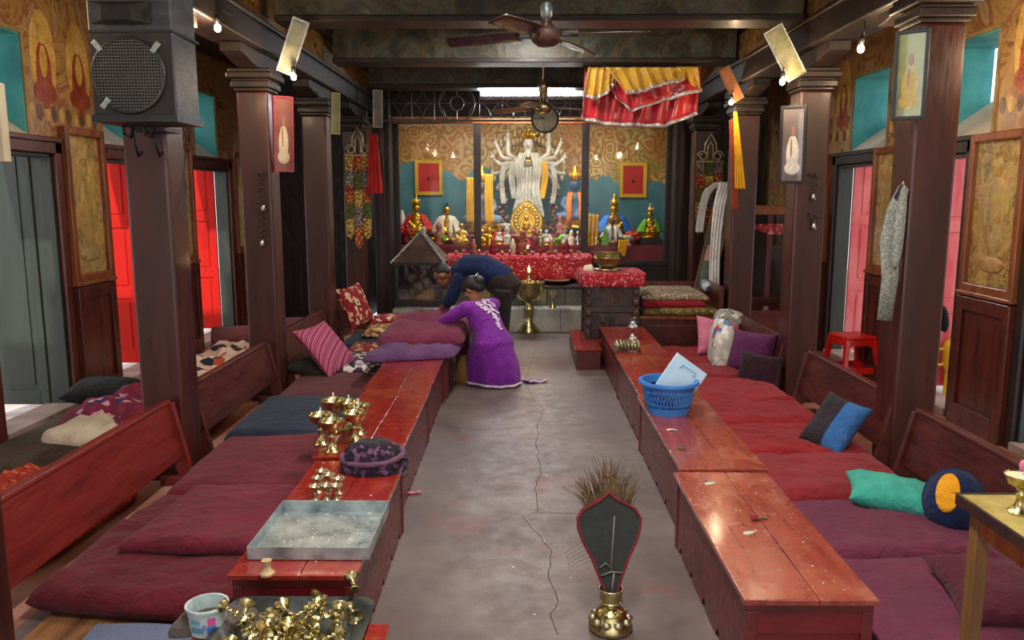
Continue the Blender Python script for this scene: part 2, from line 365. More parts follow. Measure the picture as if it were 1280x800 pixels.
# floorboards of the two side strips are painted planks
# ---- side walls with openings
doors_L = [(.2, 1.05), (2.0, 2.85), (3.7, 4.45), (5.35, 6.23), (7.0, 7.85), (8.85, 9.95)]
doors_R = [(1.5, 2.3), (4.3, 5.25), (6.1, 6.95), (7.7, 8.6)]
DZ = 2.02; WZ0, WZ1 = 2.14, 2.86
def wall(name, xf0, xf1, doors, wins, y0, y1, z1):
    b = MB(); ys = sorted(set([y0, y1]+[v for d in doors for v in d]+[v for d in wins for v in d])); zs = [0, DZ, WZ0, WZ1, z1]
    for i in range(len(ys)-1):
        ym = (ys[i]+ys[i+1])/2
        for j in range(4):
            if j == 0 and any(d[0] < ym < d[1] for d in doors): continue
            if j == 2 and any(d[0] < ym < d[1] for d in wins): continue
            b.box(xf0, xf1, ys[i], ys[i+1], zs[j], zs[j+1])
    return struct(b.build(name, MUR_WALL, world=True))
wins_L = [(d[0]+.02, d[1]-.28) for d in doors_L[:-1]]+[(9.0, 9.65)]
wins_R = [(d[0]+.08, d[1]-.1) for d in doors_R]; wins_R[2] = (5.85, 6.62); wins_R[3] = (7.52, 8.3)
wl = wall('wall_left', XL-TH, XL, doors_L, wins_L, Y0, 11.2, 3.3)
wr = wall('wall_right', XR, XR+TH, doors_R, wins_R, Y0, 11.2, 3.3)
# lined window recesses (teal plaster) + sill
n = 0
for side, wins in ((-1, wins_L), (1, wins_R)):
    for (a, c) in wins:
        if c < 3: continue
        n += 1; x0 = XL if side < 0 else XR; x1 = x0+side*.4
        r = sthing('window_%d' % n, (x0, (a+c)/2, WZ0)); lo, hi = sorted((x0, x1)); e = .012
        b = MB()
        b.box(lo, hi, a+.001, a+e, WZ0, WZ1); b.box(lo, hi, c-e, c-.001, WZ0, WZ1); b.box(lo, hi, a, c, WZ1-e, WZ1-.001)
        b.build('window_reveal', TEAL, r, world=True)
        b = MB(); b.add([(x0-side*.02,a,WZ0),(x0-side*.02,c,WZ0),(x1,c,WZ0+.3),(x1,a,WZ0+.3),(x0-side*.02,a,WZ0-.03),(x0-side*.02,c,WZ0-.03),(x1,c,WZ0-.03),(x1,a,WZ0-.03)],
              [(0,1,2,3),(0,4,5,1),(1,5,6,2),(2,6,7,3),(3,7,4,0),(4,7,6,5)]); b.build('window_sill', PLASTER, r, world=True)
        b = MB(); 
        for k in range(1, 3):
            y = a+(c-a)*k/3; b.tube([(x1-side*.05,y,WZ0+.26),(x1-side*.05,y,WZ1)], .008, 6)
        b.build('window_bar', IRON, r, world=True)
        fr = MB(); t = .03
        fr.box(x0-.012*1, x0+.012, a-t, a, WZ0-t, WZ1+t); fr.box(x0-.012, x0+.012, c, c+t, WZ0-t, WZ1+t); fr.box(x0-.012, x0+.012, a, c, WZ0-t-.03, WZ0-.03); fr.box(x0-.012, x0+.012, a, c, WZ1, WZ1+t)
        fr.build('window_frame', pm('ochre_plaster', '#7a6038', '#9a8255', scale=5, rough=.6), r, world=True)
# ---- doors: frame, green lined reveal, leaf swung outward
def leaf(r, side, y, z0, z1, x0, wdt, m, npan=3, foot=.09):
    """panelled leaf lying square to the wall, stiles and rails proud of the panels"""
    xs = sorted((x0, x0+side*wdt)); b = MB(); th = .035; st = .07
    b.box(xs[0], xs[0]+st, y, y+th, z0, z1); b.box(xs[1]-st, xs[1], y, y+th, z0, z1)
    H = z1-z0; rails = [0]+[H*(k/npan) for k in range(1, npan)]+[H]
    lf = None
    for k, h in enumerate(rails):
        a = z0+max(0, h-(.05 if k < npan else .1)); c = z0+min(H, h+(.05 if k else .12)); b.box(xs[0]+st, xs[1]-st, y, y+th, a, c)
    lf = b.build('door_leaf', m, r, world=True, bevel=.004)
    for k in range(npan):
        a = z0+rails[k]+(.05 if k else .12); c = z0+rails[k+1]-(.05 if k < npan-1 else .1)
        q = MB(); q.box(xs[0]+st-.005, xs[1]-st+.005, y+.014, y+.024, a-.005, c+.005)
        q.box(xs[0]+st+.035, xs[1]-st-.035, y+.006, y+.016, a+.035, c-.035)
        q.build('door_panel', m, lf, world=True, bevel=.003)
n = 0
for side, ds in ((-1, doors_L), (1, doors_R)):
    for i, (a, c) in enumerate(ds):
        if c < 3 and side > 0: continue
        n += 1; x0 = XL if side < 0 else XR; lo, hi = sorted((x0, x0+side*TH)); lo2, hi2 = sorted((x0-side*.035, x0+side*.02))
        r = sthing('door_%d' % n, (x0, (a+c)/2, 0)); fw = .085
        b = MB(); b.box(lo2, hi2, a-fw, a, 0, DZ+fw); b.box(lo2, hi2, c, c+fw, 0, DZ+fw); b.box(lo2, hi2, a-fw, c+fw, DZ, DZ+fw)
        b.box(lo2-.008, hi2+.008, a-fw-.01, c+fw+.01, DZ+fw, DZ+fw+.04)
        b.build('door_frame', W_WAIN if side < 0 else W_DARK, r, world=True, bevel=.006)
        b = MB(); b.box(lo+.001, hi, a+.001, a+.03, .06, DZ-.001); b.box(lo, hi, c-.03, c-.001, .06, DZ-.001); b.box(lo, hi, a, c, DZ-.03, DZ-.001)
        b.build('door_reveal', GREEN, r, world=True, bevel=.004)
        b = MB(); b.box(lo-.05, hi+.05, a, c, 0.0, .06); b.build('threshold', pm('threshold_stone', '#7f6a60', '#a08c82', scale=4, rough=.6), r, world=True, bevel=.006)
        m = GREEN if (side < 0 and i == 3) else REDDOOR if side < 0 else PINKDOOR
        leaf(r, side, c-.04, .05, DZ+.12, x0+side*(TH+.01), .6, m, 1 if m is GREEN else 3)
# ---- framed glazed painting panels with wainscot between the doors
PANELS = [(-1, 6.33, 6.92, 1), (-1, 7.93, 8.77, 1), (-1, 10.05, 10.75, 1), (-1, 4.55, 5.25, 1), (1, 5.34, 6.0, 1), (1, 7.04, 7.62, 1), (1, 8.75, 9.4, 1)]
LBL = {0:'tall glazed wall painting in brown frame beside the dark green door', 1:'glazed wall painting left of the orange-lit red door', 2:'glazed wall painting far down the left wall', 3:'glazed wall painting at the near left wall', 4:'tall glazed wall painting in wood frame at the right edge', 5:'glazed wall painting in wood frame behind the hanging shirt', 6:'glazed wall painting farthest along the right wall'}
for i, (side, a, c, _) in enumerate(PANELS):
    x0 = XL if side < 0 else XR; z0, z1 = 1.0, (2.24 if side < 0 else 2.14)
    lean = .0
    def X(d): return x0-side*d
    t = thing('glazed_painting', LBL[i], 'painting', (x0, (a+c)/2, z0))
    b = MB(); fw = .055
    def bx(b, d0, d1, *q): lo, hi = sorted((X(d0), X(d1))); b.box(lo, hi, *q)
    bx(b, 0, .07, a, a+fw, z0, z1); bx(b, 0, .07, c-fw, c, z0, z1); bx(b, 0, .07, a+fw, c-fw, z0, z0+.07); bx(b, 0, .07, a+fw, c-fw, z1-.06, z1)
    bx(b, 0, .085, a-.012, c+.012, z0-.02, z0+.012)
    b.build('frame', W_FRAME, t, world=True, bevel=.008)
    b = MB(); bx(b, .01, .03, a+fw, c-fw, z0+.06, z1-.05); b.build('painting', MUR_GLASS, t, world=True)
    # painted standing figure in low relief on the panel
    yc = (a+c)/2; b = MB()
    b.ell((X(.03), yc, z0+.22), (.012, .16, .06)); b.ell((X(.03), yc, z0+.55), (.014, .11, .3)); b.ell((X(.03), yc, z0+.9), (.014, .05, .07)); b.ell((X(.03), yc+.12, z0+.6), (.01, .03, .2)); b.ell((X(.03), yc-.12, z0+.6), (.01, .03, .2))
    b.build('painted_figure', pm('painted_figure', '#7d6a3c', '#b39a5c', '#8a4a2c', scale=9, rough=.4), t, world=True, smooth=True)
    b = MB(); bx(b, .055, .059, a+fw-.005, c-fw+.005, z0+.06, z1-.05); b.build('pane', GLASS, t, world=True)
    # wainscot
    tr = sthing('trim_%d' % (i+1), (x0, yc, 0)); b = MB()
    bx(b, 0, .05, a, c, 0, .97); b.build('wainscot_board', W_WAIN, tr, world=True)
    b = MB(); bx(b, .05, .075, a, a+.08, 0, .97); bx(b, .05, .075, c-.08, c, 0, .97); bx(b, .05, .075, a+.08, c-.08, .87, .97); bx(b, .05, .08, a+.08, c-.08, 0, .16)
    b.build('wainscot_frame', W_WAIN, tr, world=True, bevel=.006)
# ---- end walls of side aisles (dark openings with folding lattice gates), hall end wall with painted clouds
b = MB(); b.box(XL-TH, -2.12, 11.2, 11.35, 0, 3.3); b.box(2.45, XR+TH, 11.2, 11.35, 0, 3.3); 
b.box(-2.3, -2.12, 11.35, YEND, 0, 3.3); b.box(2.45, 2.6, 11.35, YEND, 0, 3.3); b.box(-2.12, 2.45, 11.5, 11.55, 2.8, 3.6); struct(b.build('wall_end', W_DARK, world=True))
b = MB(); b.box(-2.3, 2.6, YEND, YEND+.15, 0, 3.3); struct(b.build('wall_back', SHRINE, world=True))
def lattice(x0, x1, y, z0, z1, label, n):
    t = thing('folding_gate', label, 'gate', ((x0+x1)/2, y, z0)); 
    for k in range(n+1):
        x = x0+(x1-x0)*k/n; b = MB(); b.box(x-.008, x+.008, y-.01, y+.01, z0, z1); b.build('upright', IRON, t, world=True)
    dx = (x1-x0)/n; b = MB(); z = z0+.1
    while z < z1-.3:
        for k in range(n):
            xa = x0+dx*k; b.tube([(xa, y-.014, z), (xa+dx, y-.014, z+.28)], .006, 5); b.tube([(xa, y-.02, z+.28), (xa+dx, y-.02, z)], .006, 5)
        z += .3
    b.build('cross_bars', IRON, t, world=True)
lattice(-3.5, -2.15, 11.1, 0, 2.7, 'black folding lattice gate at the end of the left side aisle', 9)
lattice(2.5, 3.3, 11.1, 0, 2.7, 'black folding lattice gate at the end of the right side aisle', 6)
# ---- ceiling, joists
b = MB(); b.box(XL-TH, XR+TH, Y0, YEND+.2, 3.62, 3.7); struct(b.build('ceiling', W_DARK, world=True))
b = MB(); b.box(XL-TH, -1.9, Y0, 11.35, 3.3, 3.34); b.box(2.2, XR+TH, Y0, 11.35, 3.3, 3.34); struct(b.build('ceiling', W_DARK, world=True))
# ================================================================ PILLARS
PX = {-1: -2.0, 1: 2.2}; PW = .25
NAMES = ['nearest', 'second', 'third', 'farthest']
def pillar(side, y, label, zc=2.52, capz=.17):
    x0 = PX[side]; xc = x0+side*PW/2; t = thing('pillar', label, 'pillar', (xc, y+PW/2, 0)); h = PW/2; yc = y+PW/2
    b = MB(); b.box(xc-h, xc+h, yc-h, yc+h, 0, zc); b.build('shaft', W_PILLAR, t, world=True, bevel=.018)
    b = MB(); z = zc
    for (e, d) in ((.01,.025),(.03,.05),(.02,.02),(.055,.045),(.042,.03)):
        b.box(xc-h-e, xc+h+e, yc-h-e, yc+h+e, z, z+d); z += d
    b.build('capital', W_DARK, t, world=True, bevel=.008)
    # bracket arms along the row, curved underside
    z1 = 2.82; L = .55
    pl = [(-L, z1), (-L, z1-.07)]+[(-L+(L-h)*k/8, z1-.07-(z1-.07-z-.0)*(math.sin(k/8*PI/2)**1.6)) for k in range(1, 9)]
    pl += [(-a, c) for a, c in pl[::-1]]
    b = MB(); b.prism(pl, .16, T((xc+.08, yc, 0), (0,0,PI/2))); b.build('bracket', W_DARK, t, world=True, bevel=.006)
    return t
pl1 = {}
for side in (-1, 1):
    for i, y in enumerate(PY):
        sd = 'left' if side < 0 else 'right'
        lab = {(-1,0):'square dark red pillar carrying the black loudspeaker', (-1,1):'square dark red pillar with beads hung on it, left row, right of the loudspeaker pillar', (-1,2):'slim dark red pillar third along the left row', (-1,3):'far left pillar behind the brocade hanging beside the shrine',
               (1,0):'square dark red pillar with yellow-robed portrait hung on it', (1,1):'square dark red pillar with bells hung on it, beside the red stool', (1,2):'dark red pillar with orange and yellow scarf, right row', (1,3):'far right pillar beside the shrine behind the white scarves'}[(side,i)]
        pl1[(side,i)] = pillar(side, y, lab, 2.64 if (side > 0 and i == 0) else 2.52)
# near-left post cut by the frame edge
b = MB(); pa = P(22, 800, Y=2.66); b.box(pa.x-.19, pa.x+.0, 2.46, 2.66, 0, 2.8); pp = thing('partition_post', 'dark red post at the left edge beside the red backrest', 'post', (pa.x-.1, 2.56, 0)); b.build('shaft', W_PILLAR, pp, world=True, bevel=.015)
# ---- long beams on the pillar rows with painted frieze, cross beams
for side in (-1, 1):
    x0 = PX[side]; lo, hi = sorted((x0-side*.02, x0+side*(PW+.02))); sd = 'left' if side < 0 else 'right'
    t = thing('long_beam', 'long dark beam running over the %s pillar row with painted frieze' % sd, 'beam', ((lo+hi)/2, 5, 2.82))
    b = MB(); b.box(lo, hi, Y0, 11.3, 2.82, 3.0); b.build('beam', W_DARK, t, world=True, bevel=.012)
    b = MB(); b.box(lo-.025, hi+.025, Y0, 11.3, 3.0, 3.035); b.build('moulding', W_DARK, t, world=True, bevel=.008)
    b = MB(); b.box(lo+.03, hi-.03, Y0, 11.3, 3.035, 3.62); b.build('frieze', MUR_GOLD, t, world=True)
CB = ['nearest dark painted cross beam above the fan', 'second dark painted cross beam behind the front fan', 'third dark cross beam above the ironwork grille', 'dark cross beam above the camera end of the hall']
for lab, y in zip(CB, (6.45, 8.4, 10.3, 4.55)):
    t = thing('cross_beam', lab, 'beam', (.1, y+.12, 3.03)); z0 = 3.03
    b = MB(); b.box(-1.9, 2.18, y, y+.24, z0+.04, 3.5); b.build('beam', MUR_BEAM, t, world=True, bevel=.01)
    b = MB(); b.box(-1.9, 2.18, y-.035, y+.275, z0, z0+.045); b.build('moulding', W_DARK, t, world=True, bevel=.008)
    b = MB()
    for k in range(26):
        x = -1.8+k*.155; b.box(x, x+.075, y-.03, y+.27, 3.5, 3.56)
    b.box(-1.9, 2.18, y-.04, y+.28, 3.56, 3.6); b.build('dentil_course', W_DARK, t, world=True)
# painted figures and lotus-petal bands on the upper side walls (flat paint, a millimetre proud)
PF = [pm('mural_ochre', '#a5803e', '#c9a866', scale=9, rough=.3), pm('mural_red', '#7a3224', '#9a5038', scale=9, rough=.3), pm('mural_umber', '#4f3826', '#6b4e34', scale=9, rough=.3)]
for side, spans in ((-1, ((5.98,6.95),(7.6,8.9),(4.4,5.3))), (1, ((5.2,5.8),(6.66,7.48),(4.5,5.1),(8.35,9.2)))):
    x0 = XL if side < 0 else XR; par = wl if side < 0 else wr; rx = (PI/2 if side > 0 else PI/2)
    def disc(mb, y, z, a, c, d=.0025): mb.lathe([(1,0),(.0001,.0005)], 20, Matrix.Translation((x0-side*d, y, z)) @ Matrix.Rotation(-side*PI/2, 4, 'Y') @ Matrix.Diagonal((c, a, 1, 1)))
    for (ya, yb) in spans:
        n_ = 2 if yb-ya > .7 else 1
        for k in range(n_):
            y = ya+(yb-ya)*(k+.5)/n_
            b = MB(); disc(b, y, 2.72, .17, .36, .002); b.build('painted_halo', PF[0], par, world=True)
            b = MB(); disc(b, y, 2.6, .1, .25, .0035); disc(b, y, 2.48, .15, .09, .0035); b.build('painted_robe', PF[1], par, world=True)
            b = MB(); disc(b, y, 2.9, .05, .07, .005); disc(b, y, 2.7, .05, .12, .005); b.build('painted_body', PF[0], par, world=True)
        m_ = int((yb-ya)/.09); 
        for k in range(m_):
            y = ya+(yb-ya)*(k+.5)/m_; b = MB(); disc(b, y, 2.32, .038, .06, .0025); disc(b, y, 2.31, .02, .035, .004); b.build('painted_petal', PF[k % 2*2], par, world=True)
# ================================================================ LOW TABLES
def low_table(x0, x1, y0, y1, h, label, aisle, top=TABTOP, skew=0.0, side_panel=True, name='low_table'):
    """aisle=+1: aisle face at x1, -1: at x0. Planked top with overhang, scalloped foot to the long panels"""
    t = thing(name, label, 'table', ((x0+x1)/2, (y0+y1)/2, 0)); xm = x0+(x1-x0)*.56; tt = .022
    for (a, c) in ((x0, xm-.0015), (xm+.0015, x1)):
        b = MB(); b.box(a, c, y0, y1, h-tt, h); b.build('plank', top, t, world=True, bevel=.003)
    b = MB(); b.box(x0+.012, x1-.012, y0+.012, y1-.012, h-.05, h-tt); b.build('apron', TABSIDE, t, world=True, bevel=.002)
    for s, X in ((-1, x0+.018), (1, x1-.038)):
        L = y1-y0-.05; n = 5; poly = [(0, h-.05), (0, .0)]
        for k in range(n):
            a = L*(k+.5)/n; e = .035
            poly += [(a-e, 0), (a-e*.55, .03), (a, .045), (a+e*.55, .03), (a+e, 0)]
        poly += [(L, 0), (L, h-.05)]
        b = MB(); b.prism(poly, .02, T((X+.02, y0+.025, 0), (0,0,PI/2))); b.build('side_panel', TABSIDE, t, world=True, bevel=.002)
    for Y in (y0+.025, y1-.05):
        b = MB(); b.box(x0+.04, x1-.04, Y, Y+.02, .03, h-.05); b.build('end_panel', TABEND, t, world=True, bevel=.002)
        b = MB(); b.box(x0+.03, x1-.03, Y-.008, Y+.026, h-.13, h-.05); b.build('end_rail', TABEND, t, world=True, bevel=.002)
    for X in (x0+.012, x1-.05):
        for Y in (y0+.012, y1-.05): b = MB(); b.box(X, X+.038, Y, Y+.038, 0, h-.05); b.build('leg', TABSIDE, t, world=True, bevel=.003)
    return t
H = .37
low_table(.75, 1.2, 2.5, 3.75, H, 'low red table nearest the camera on the right, worn shiny top with debris', -1, TABTOPW)
low_table(.79, 1.22, 3.78, 5.24, H+.005, 'low red table under the blue basket, second in the right row', -1, TABTOPW)
low_table(.81, 1.24, 5.26, 6.68, H, 'low red table with nested bowls at its far end, third in the right row', -1)
low_table(.82, 1.27, 6.70, 8.14, H, 'low red table farthest along the right row, silver vase on it', -1)
low_table(-1.04, -.58, 2.66, 3.9, H, 'low red table under the square metal tray on the left', 1)
low_table(-1.07, -.62, 3.95, 5.4, H+.005, 'low red table with the tall brass butter lamps, left row', 1)
low_table(-1.1, -.63, 5.44, 6.55, H-.005, 'low red table partly covered by the purple blanket, left row', 1)
low_table(-1.1, -.6, 6.6, 7.9, H-.005, 'low red table beneath the maroon blanket heap, left row', 1)
low_table(-1.05, -.43, 1.2, 2.46, .3, 'low red table at the bottom edge under the dark tray of lamps', 1)
# ================================================================ BACKRESTS
def backrest(x, y0, y1, label, side, m=W_BENCH, z0=.2, z1=.5, lean=.07):
    """side: -1 backrest leans away to -x"""
    t = thing('backrest', label, 'backrest', (x, (y0+y1)/2, 0)); th = .028
    def lb(b, a, c, za, zb, ya, yb):
        f = lambda z: x+side*lean*(z-z0)/(z1-z0)
        b.add([(f(za)+a,ya,za),(f(za)+c,ya,za),(f(za)+c,yb,za),(f(za)+a,yb,za),(f(zb)+a,ya,zb),(f(zb)+c,ya,zb),(f(zb)+c,yb,zb),(f(zb)+a,yb,zb)],
          [(0,3,2,1),(4,5,6,7),(0,1,5,4),(1,2,6,5),(2,3,7,6),(3,0,4,7)])
    b = MB(); lb(b, -th/2, th/2, z0, z1, y0+.03, y1-.03); b.build('board', m, t, world=True, bevel=.004)
    b = MB(); lb(b, -th/2-.01, th/2+.01, z1, z1+.02, y0, y1); b.build('top_rail', m, t, world=True, bevel=.004)
    for y in (y0, y1-.035):
        b = MB(); lb(b, -.045, .045, .0, z1+.005, y, y+.035); b.build('end_post', m, t, world=True, bevel=.005)
        b = MB(); b.box(x-.13, x+.13, y-.003, y+.038, 0, .06); b.build('foot', m, t, world=True, bevel=.005)
    return t
backrest(-2.0, 2.25, 4.55, 'bright red wooden backrest left of the big maroon mattress', -1, W_BENCHRED, .18, .5)
backrest(-2.03, 4.9, 6.45, 'brown wooden backrest between the loudspeaker pillar and the next pillar', -1)
backrest(-2.03, 6.8, 8.3, 'brown wooden backrest beside the striped cushion', -1)
backrest(-2.03, 8.75, 10.2, 'brown wooden backrest behind the red floral cushion', -1)
backrest(2.18, 3.0, 4.4, 'dark wooden backrest behind the navy cushion with yellow spot', 1, W_BENCH)
backrest(2.18, 4.62, 6.1, 'dark wooden backrest in front of the red plastic stool', 1, W_BENCH)
backrest(2.18, 6.6, 8.15, 'dark wooden backrest behind the pink cushion', 1, W_BENCH)
# ================================================================ MATTRESSES AND CUSHIONS
def ease(s): return .5-.5*math.cos(PI*s)
def pad(name, corners, z0, th, mat, label, cat='mattress', group=None, n=26, wr=.008, puff=.25, seed=0, ruffle=0, rr=1.0, hol=0, parent=None):
    """stuffed flat mattress over four floor corners (a near-left, b near-right, c far-right, d far-left), rounded edges, soft wrinkles"""
    A, B, C_, D_ = [Vector((c[0], c[1], 0)) for c in corners]
    def pos(s, t): return (A*(1-s)+B*s)*(1-t)+(D_*(1-s)+C_*s)*t
    lx = (B-A).length; ly = (D_-A).length
    b = MB(); nu = n; nv = max(10, int(n*ly/lx)) if ly > lx else n
    def edge(s, L):
        d = min(s, 1-s)*L/(th*.62); return 1 if d >= 1 else math.sqrt(max(0, 1-(1-d)**2))
    def top(i, j):
        s, t = ease(i), ease(j); p = pos(s, t); e = min(1, edge(s, lx)*edge(t, ly))
        w = (nz(p.x+seed, p.y, seed, 3.2)*1.2+nz(p.x*1.0+seed, p.y*2.2, 5, 7)*.6+abs(nz(p.x+p.y*.6, p.y-p.x*.4, seed+9, 4.5))*1.2)*wr
        q = p.copy(); bx = nz(p.x*3, p.y*3, seed)*.012*rr
        q.x += bx*(1-e); q.y += nz(p.y*3, p.x*3, seed+4)*.014*(1-e)
        pf = puff*th*(math.sin(PI*s)*math.sin(PI*t))**.5
        return (q.x, q.y, z0+th*.5+(th*.5+pf+w)*e)
    def bot(i, j):
        s, t = ease(i), ease(j); p = pos(s, t); e = min(1, edge(s, lx)*edge(t, ly)); q = p.copy()
        q.x += nz(p.x*3, p.y*3, seed)*.012*rr*(1-e); q.y += nz(p.y*3, p.x*3, seed+4)*.014*(1-e)
        return (q.x, q.y, z0+th*.5-th*.5*e)
    b.grid(top, nu, nv)
    n0 = len(b.v); b.grid(bot, nu, nv); k = len(b.f)//2
    b.f[k:] = [f[::-1] for f in b.f[k:]]
    # weld the rims
    idx = {}; w = nu+1
    for j in range(nv+1):
        for i in range(nu+1):
            if i in (0, nu) or j in (0, nv): idx[n0+j*w+i] = j*w+i
    b.f = [tuple(idx.get(a, a) for a in f) for f in b.f]
    if parent: return b.build(name, mat, parent, smooth=True, world=True)
    o = b.build(name, mat, None, smooth=True)
    return tag(o, label, cat, group)
def ruffle(parent, p0, p1, z, m, out, n=90, wd=.035, amp=.012, seed=0):
    """gathered frill along an edge"""
    p0, p1 = Vector(p0), Vector(p1); o = Vector(out)
    def fn(s, t):
        p = p0.lerp(p1, s)+o*wd*t; return (p.x+o.x*nz(s*30, seed)*.01*t, p.y+o.y*nz(s*30, seed)*.01*t, z+math.sin(s*n*.9+3*nz(s*8, seed))*amp*t-.012*t)
    b = MB(); b.grid(fn, n*2, 2); return b.build('frill', m, parent, smooth=True, world=True, solid=.003)
def rect(x0, x1, y0, y1, j=0, seed=0):
    q = [(x0,y0),(x1,y0),(x1,y1),(x0,y1)]; r2 = random.Random(seed); return [(a+r2.uniform(-j,j), c+r2.uniform(-j,j)) for a, c in q]
MAROON = fabric('maroon_cloth', '#4a1019', '#611722'); MAROON2 = fabric('maroon_cloth_deep', '#541523', '#6b1d2c')
MAUVE = fabric('mauve_cloth', '#572238', '#6d2c44'); CRIM = fabric('crimson_cloth', '#7a151c', '#941e25'); CRIM2 = fabric('crimson_cloth_dull', '#761a20', '#86262c')
NAVY = fabric('navy_cloth', '#1b2333', '#273246'); BROWNM = fabric('brown_maroon_cloth', '#4a1f22', '#5f2a2c')
PLUM = fabric('plum_cloth', '#4d1d42', '#682f5e'); PINK = fabric('pink_cloth', '#c0607f', '#d57f98'); TEALC = fabric('teal_cloth', '#2f9080', '#4ab09c')
# low plank platforms under the seats
def platform(x0, x1, y0, y1, label, n):
    t = thing('floor_platform', label, 'platform', ((x0+x1)/2, (y0+y1)/2, 0)); wd = (x1-x0)/n
    for k in range(n):
        b = MB(); b.box(x0+k*wd+.002, x0+(k+1)*wd-.002, y0, y1, 0, .03); b.build('plank', wood('platform_wood', '#5d3b22', '#7a5230', '#8d6440', stretch=(6,.8,6), rough=.5), t, world=True, bevel=.003)
platform(-1.9, -1.15, 2.68, 8.3, 'low brown plank platform beneath the left mattresses', 5)
platform(1.3, 2.1, 2.3, 8.2, 'low brown plank platform beneath the right mattresses', 5)
pad('mattress', [(-1.98,2.97),(-1.1,2.86),(-1.12,4.02),(-1.9,4.04)], .03, .12, MAROON, 'large wrinkled maroon mattress at the lower left behind the metal tray', seed=1, n=60, wr=.02)
pad('seat_cushion', [(-1.72,3.22),(-1.08,3.2),(-1.12,3.92),(-1.66,3.9)], .17, .07, MAROON2, 'flat maroon cushion lying on the large near-left mattress', 'cushion', seed=2, n=44, wr=.012)
pad('mattress', [(-1.88,4.0),(-1.1,4.0),(-1.12,4.99),(-1.9,4.99)], .06, .12, MAROON2, 'maroon mattress between the large one and the navy one, left row', seed=3, n=44, wr=.012)
pad('mattress', [(-1.93,5.0),(-1.14,4.98),(-1.15,6.0),(-1.95,6.0)], .07, .11, NAVY, 'navy blue mattress left of the brass lamps', seed=4, n=30, wr=.004)
pad('mattress', [(-1.93,6.02),(-1.14,6.0),(-1.15,6.95),(-1.95,6.95)], .03, .12, BROWNM, 'brownish maroon mattress beyond the navy one', seed=5, n=26, wr=.004)
ys = [2.3, 3.3, 3.92, 4.62, 5.3, 5.92, 6.72, 7.3, 8.12]
lb = ['purple-mauve mattress beside the near right table, closest to the camera', 'mauve mattress under the teal cushion', 'crimson mattress just beyond the teal cushion', 'crimson mattress level with the black and blue cushion',
      'crimson mattress level with the near end of the blue basket', 'crimson mattress level with the blue basket rim', 'crimson mattress under the purple cushion', 'crimson mattress farthest away, in front of the pink cushion']
for i in range(8):
    m = (MAUVE, MAUVE, CRIM2, CRIM, CRIM, CRIM, CRIM2, CRIM)[i]; th = (.12, .13, .15, .14, .14, .13, .14, .13)[i]
    o = pad('mattress', [(1.26, ys[i]-.01), (2.12+.03*(i % 2), ys[i]+.02), (2.12, ys[i+1]+.01), (1.27, ys[i+1]+.02)], .03, th, m, lb[i], seed=20+i, n=44 if i < 5 else 28, wr=.02 if i > 1 else .012, puff=.16)
    if 1 < i < 7: ruffle(o, (1.3, ys[i]+.01, 0), (2.1, ys[i]+.03, 0), .03+th*.5, m, (0,-1,0), seed=i)
    if i == 0: ruffle(o, (1.27, 2.5, 0), (1.27, 3.2, 0), .09, m, (-1,.1,0), seed=i, wd=.04)
def pillow(name, label, loc, rot, lx, ly, h, mat, cat='cushion', seed=0, pinch=.1, wr=.012, n=22, group=None, mats=None, split=None, parent=None, roll=0):
    """stuffed cushion: two welded puffed faces with pinched sides and crumples; centred at loc"""
    b = MB(); L = Vector
    def f(sg):
        def g(i, j):
            u, v = math.sin((i*2-1)*PI/2), math.sin((j*2-1)*PI/2)
            x = u*lx/2*(1-pinch*(1-v*v)*abs(u)**3); y = v*ly/2*(1-pinch*(1-u*u)*abs(v)**3)
            z = sg*h/2*(max(0,(1-abs(u)**3.2)*(1-abs(v)**3.2)))**.5
            ed = 1-max(abs(u), abs(v))**6
            z += (nz(x+seed, y, seed*1.7, 9)*1+nz(x*2+seed, y*.7, seed, 13)*.6)*wr*ed*(1 if sg > 0 else .5)
            return (x, y, z)
        return g
    b.grid(f(1), n, n); n0 = len(b.v); b.grid(f(-1), n, n); k = len(b.f)//2; b.f[k:] = [q[::-1] for q in b.f[k:]]
    w = n+1; idx = {}
    for j in range(w):
        for i in range(w):
            if i in (0, n) or j in (0, n): idx[n0+j*w+i] = j*w+i
    b.f = [tuple(idx.get(a, a) for a in q) for q in b.f]
    if split: b.mi = [split(sum(b.v[a][0] for a in q)/4, sum(b.v[a][1] for a in q)/4) for q in b.f]
    M = T(loc, rot) @ Matrix.Rotation(roll, 4, 'Z'); b.v = [tuple(M @ Vector(p)) for p in b.v]
    if parent: return b.build(name, mat, parent, smooth=True, world=True)
    o = b.build(name, mats or mat, None, smooth=True); tag(o, label, cat, group); return o
def seam(parent, loc, rot, lx, ly, m, r=.004, pinch=.1, n=20):
    pts = []
    for s in range(4):
        for k in range(n):
            a = -1+2*k/n; u, v = [(a,-1),(1,a),(-a,1),(-1,-a)][s]
            pts.append(T(loc, rot) @ Vector((u*lx/2*(1-pinch*(1-v*v)*abs(u)**3), v*ly/2*(1-pinch*(1-u*u)*abs(v)**3), 0)))
    pts.append(pts[0]); b = MB(); b.tube(pts, r, 6, cap=False); return b.build('piping', m, parent, smooth=True, world=True)
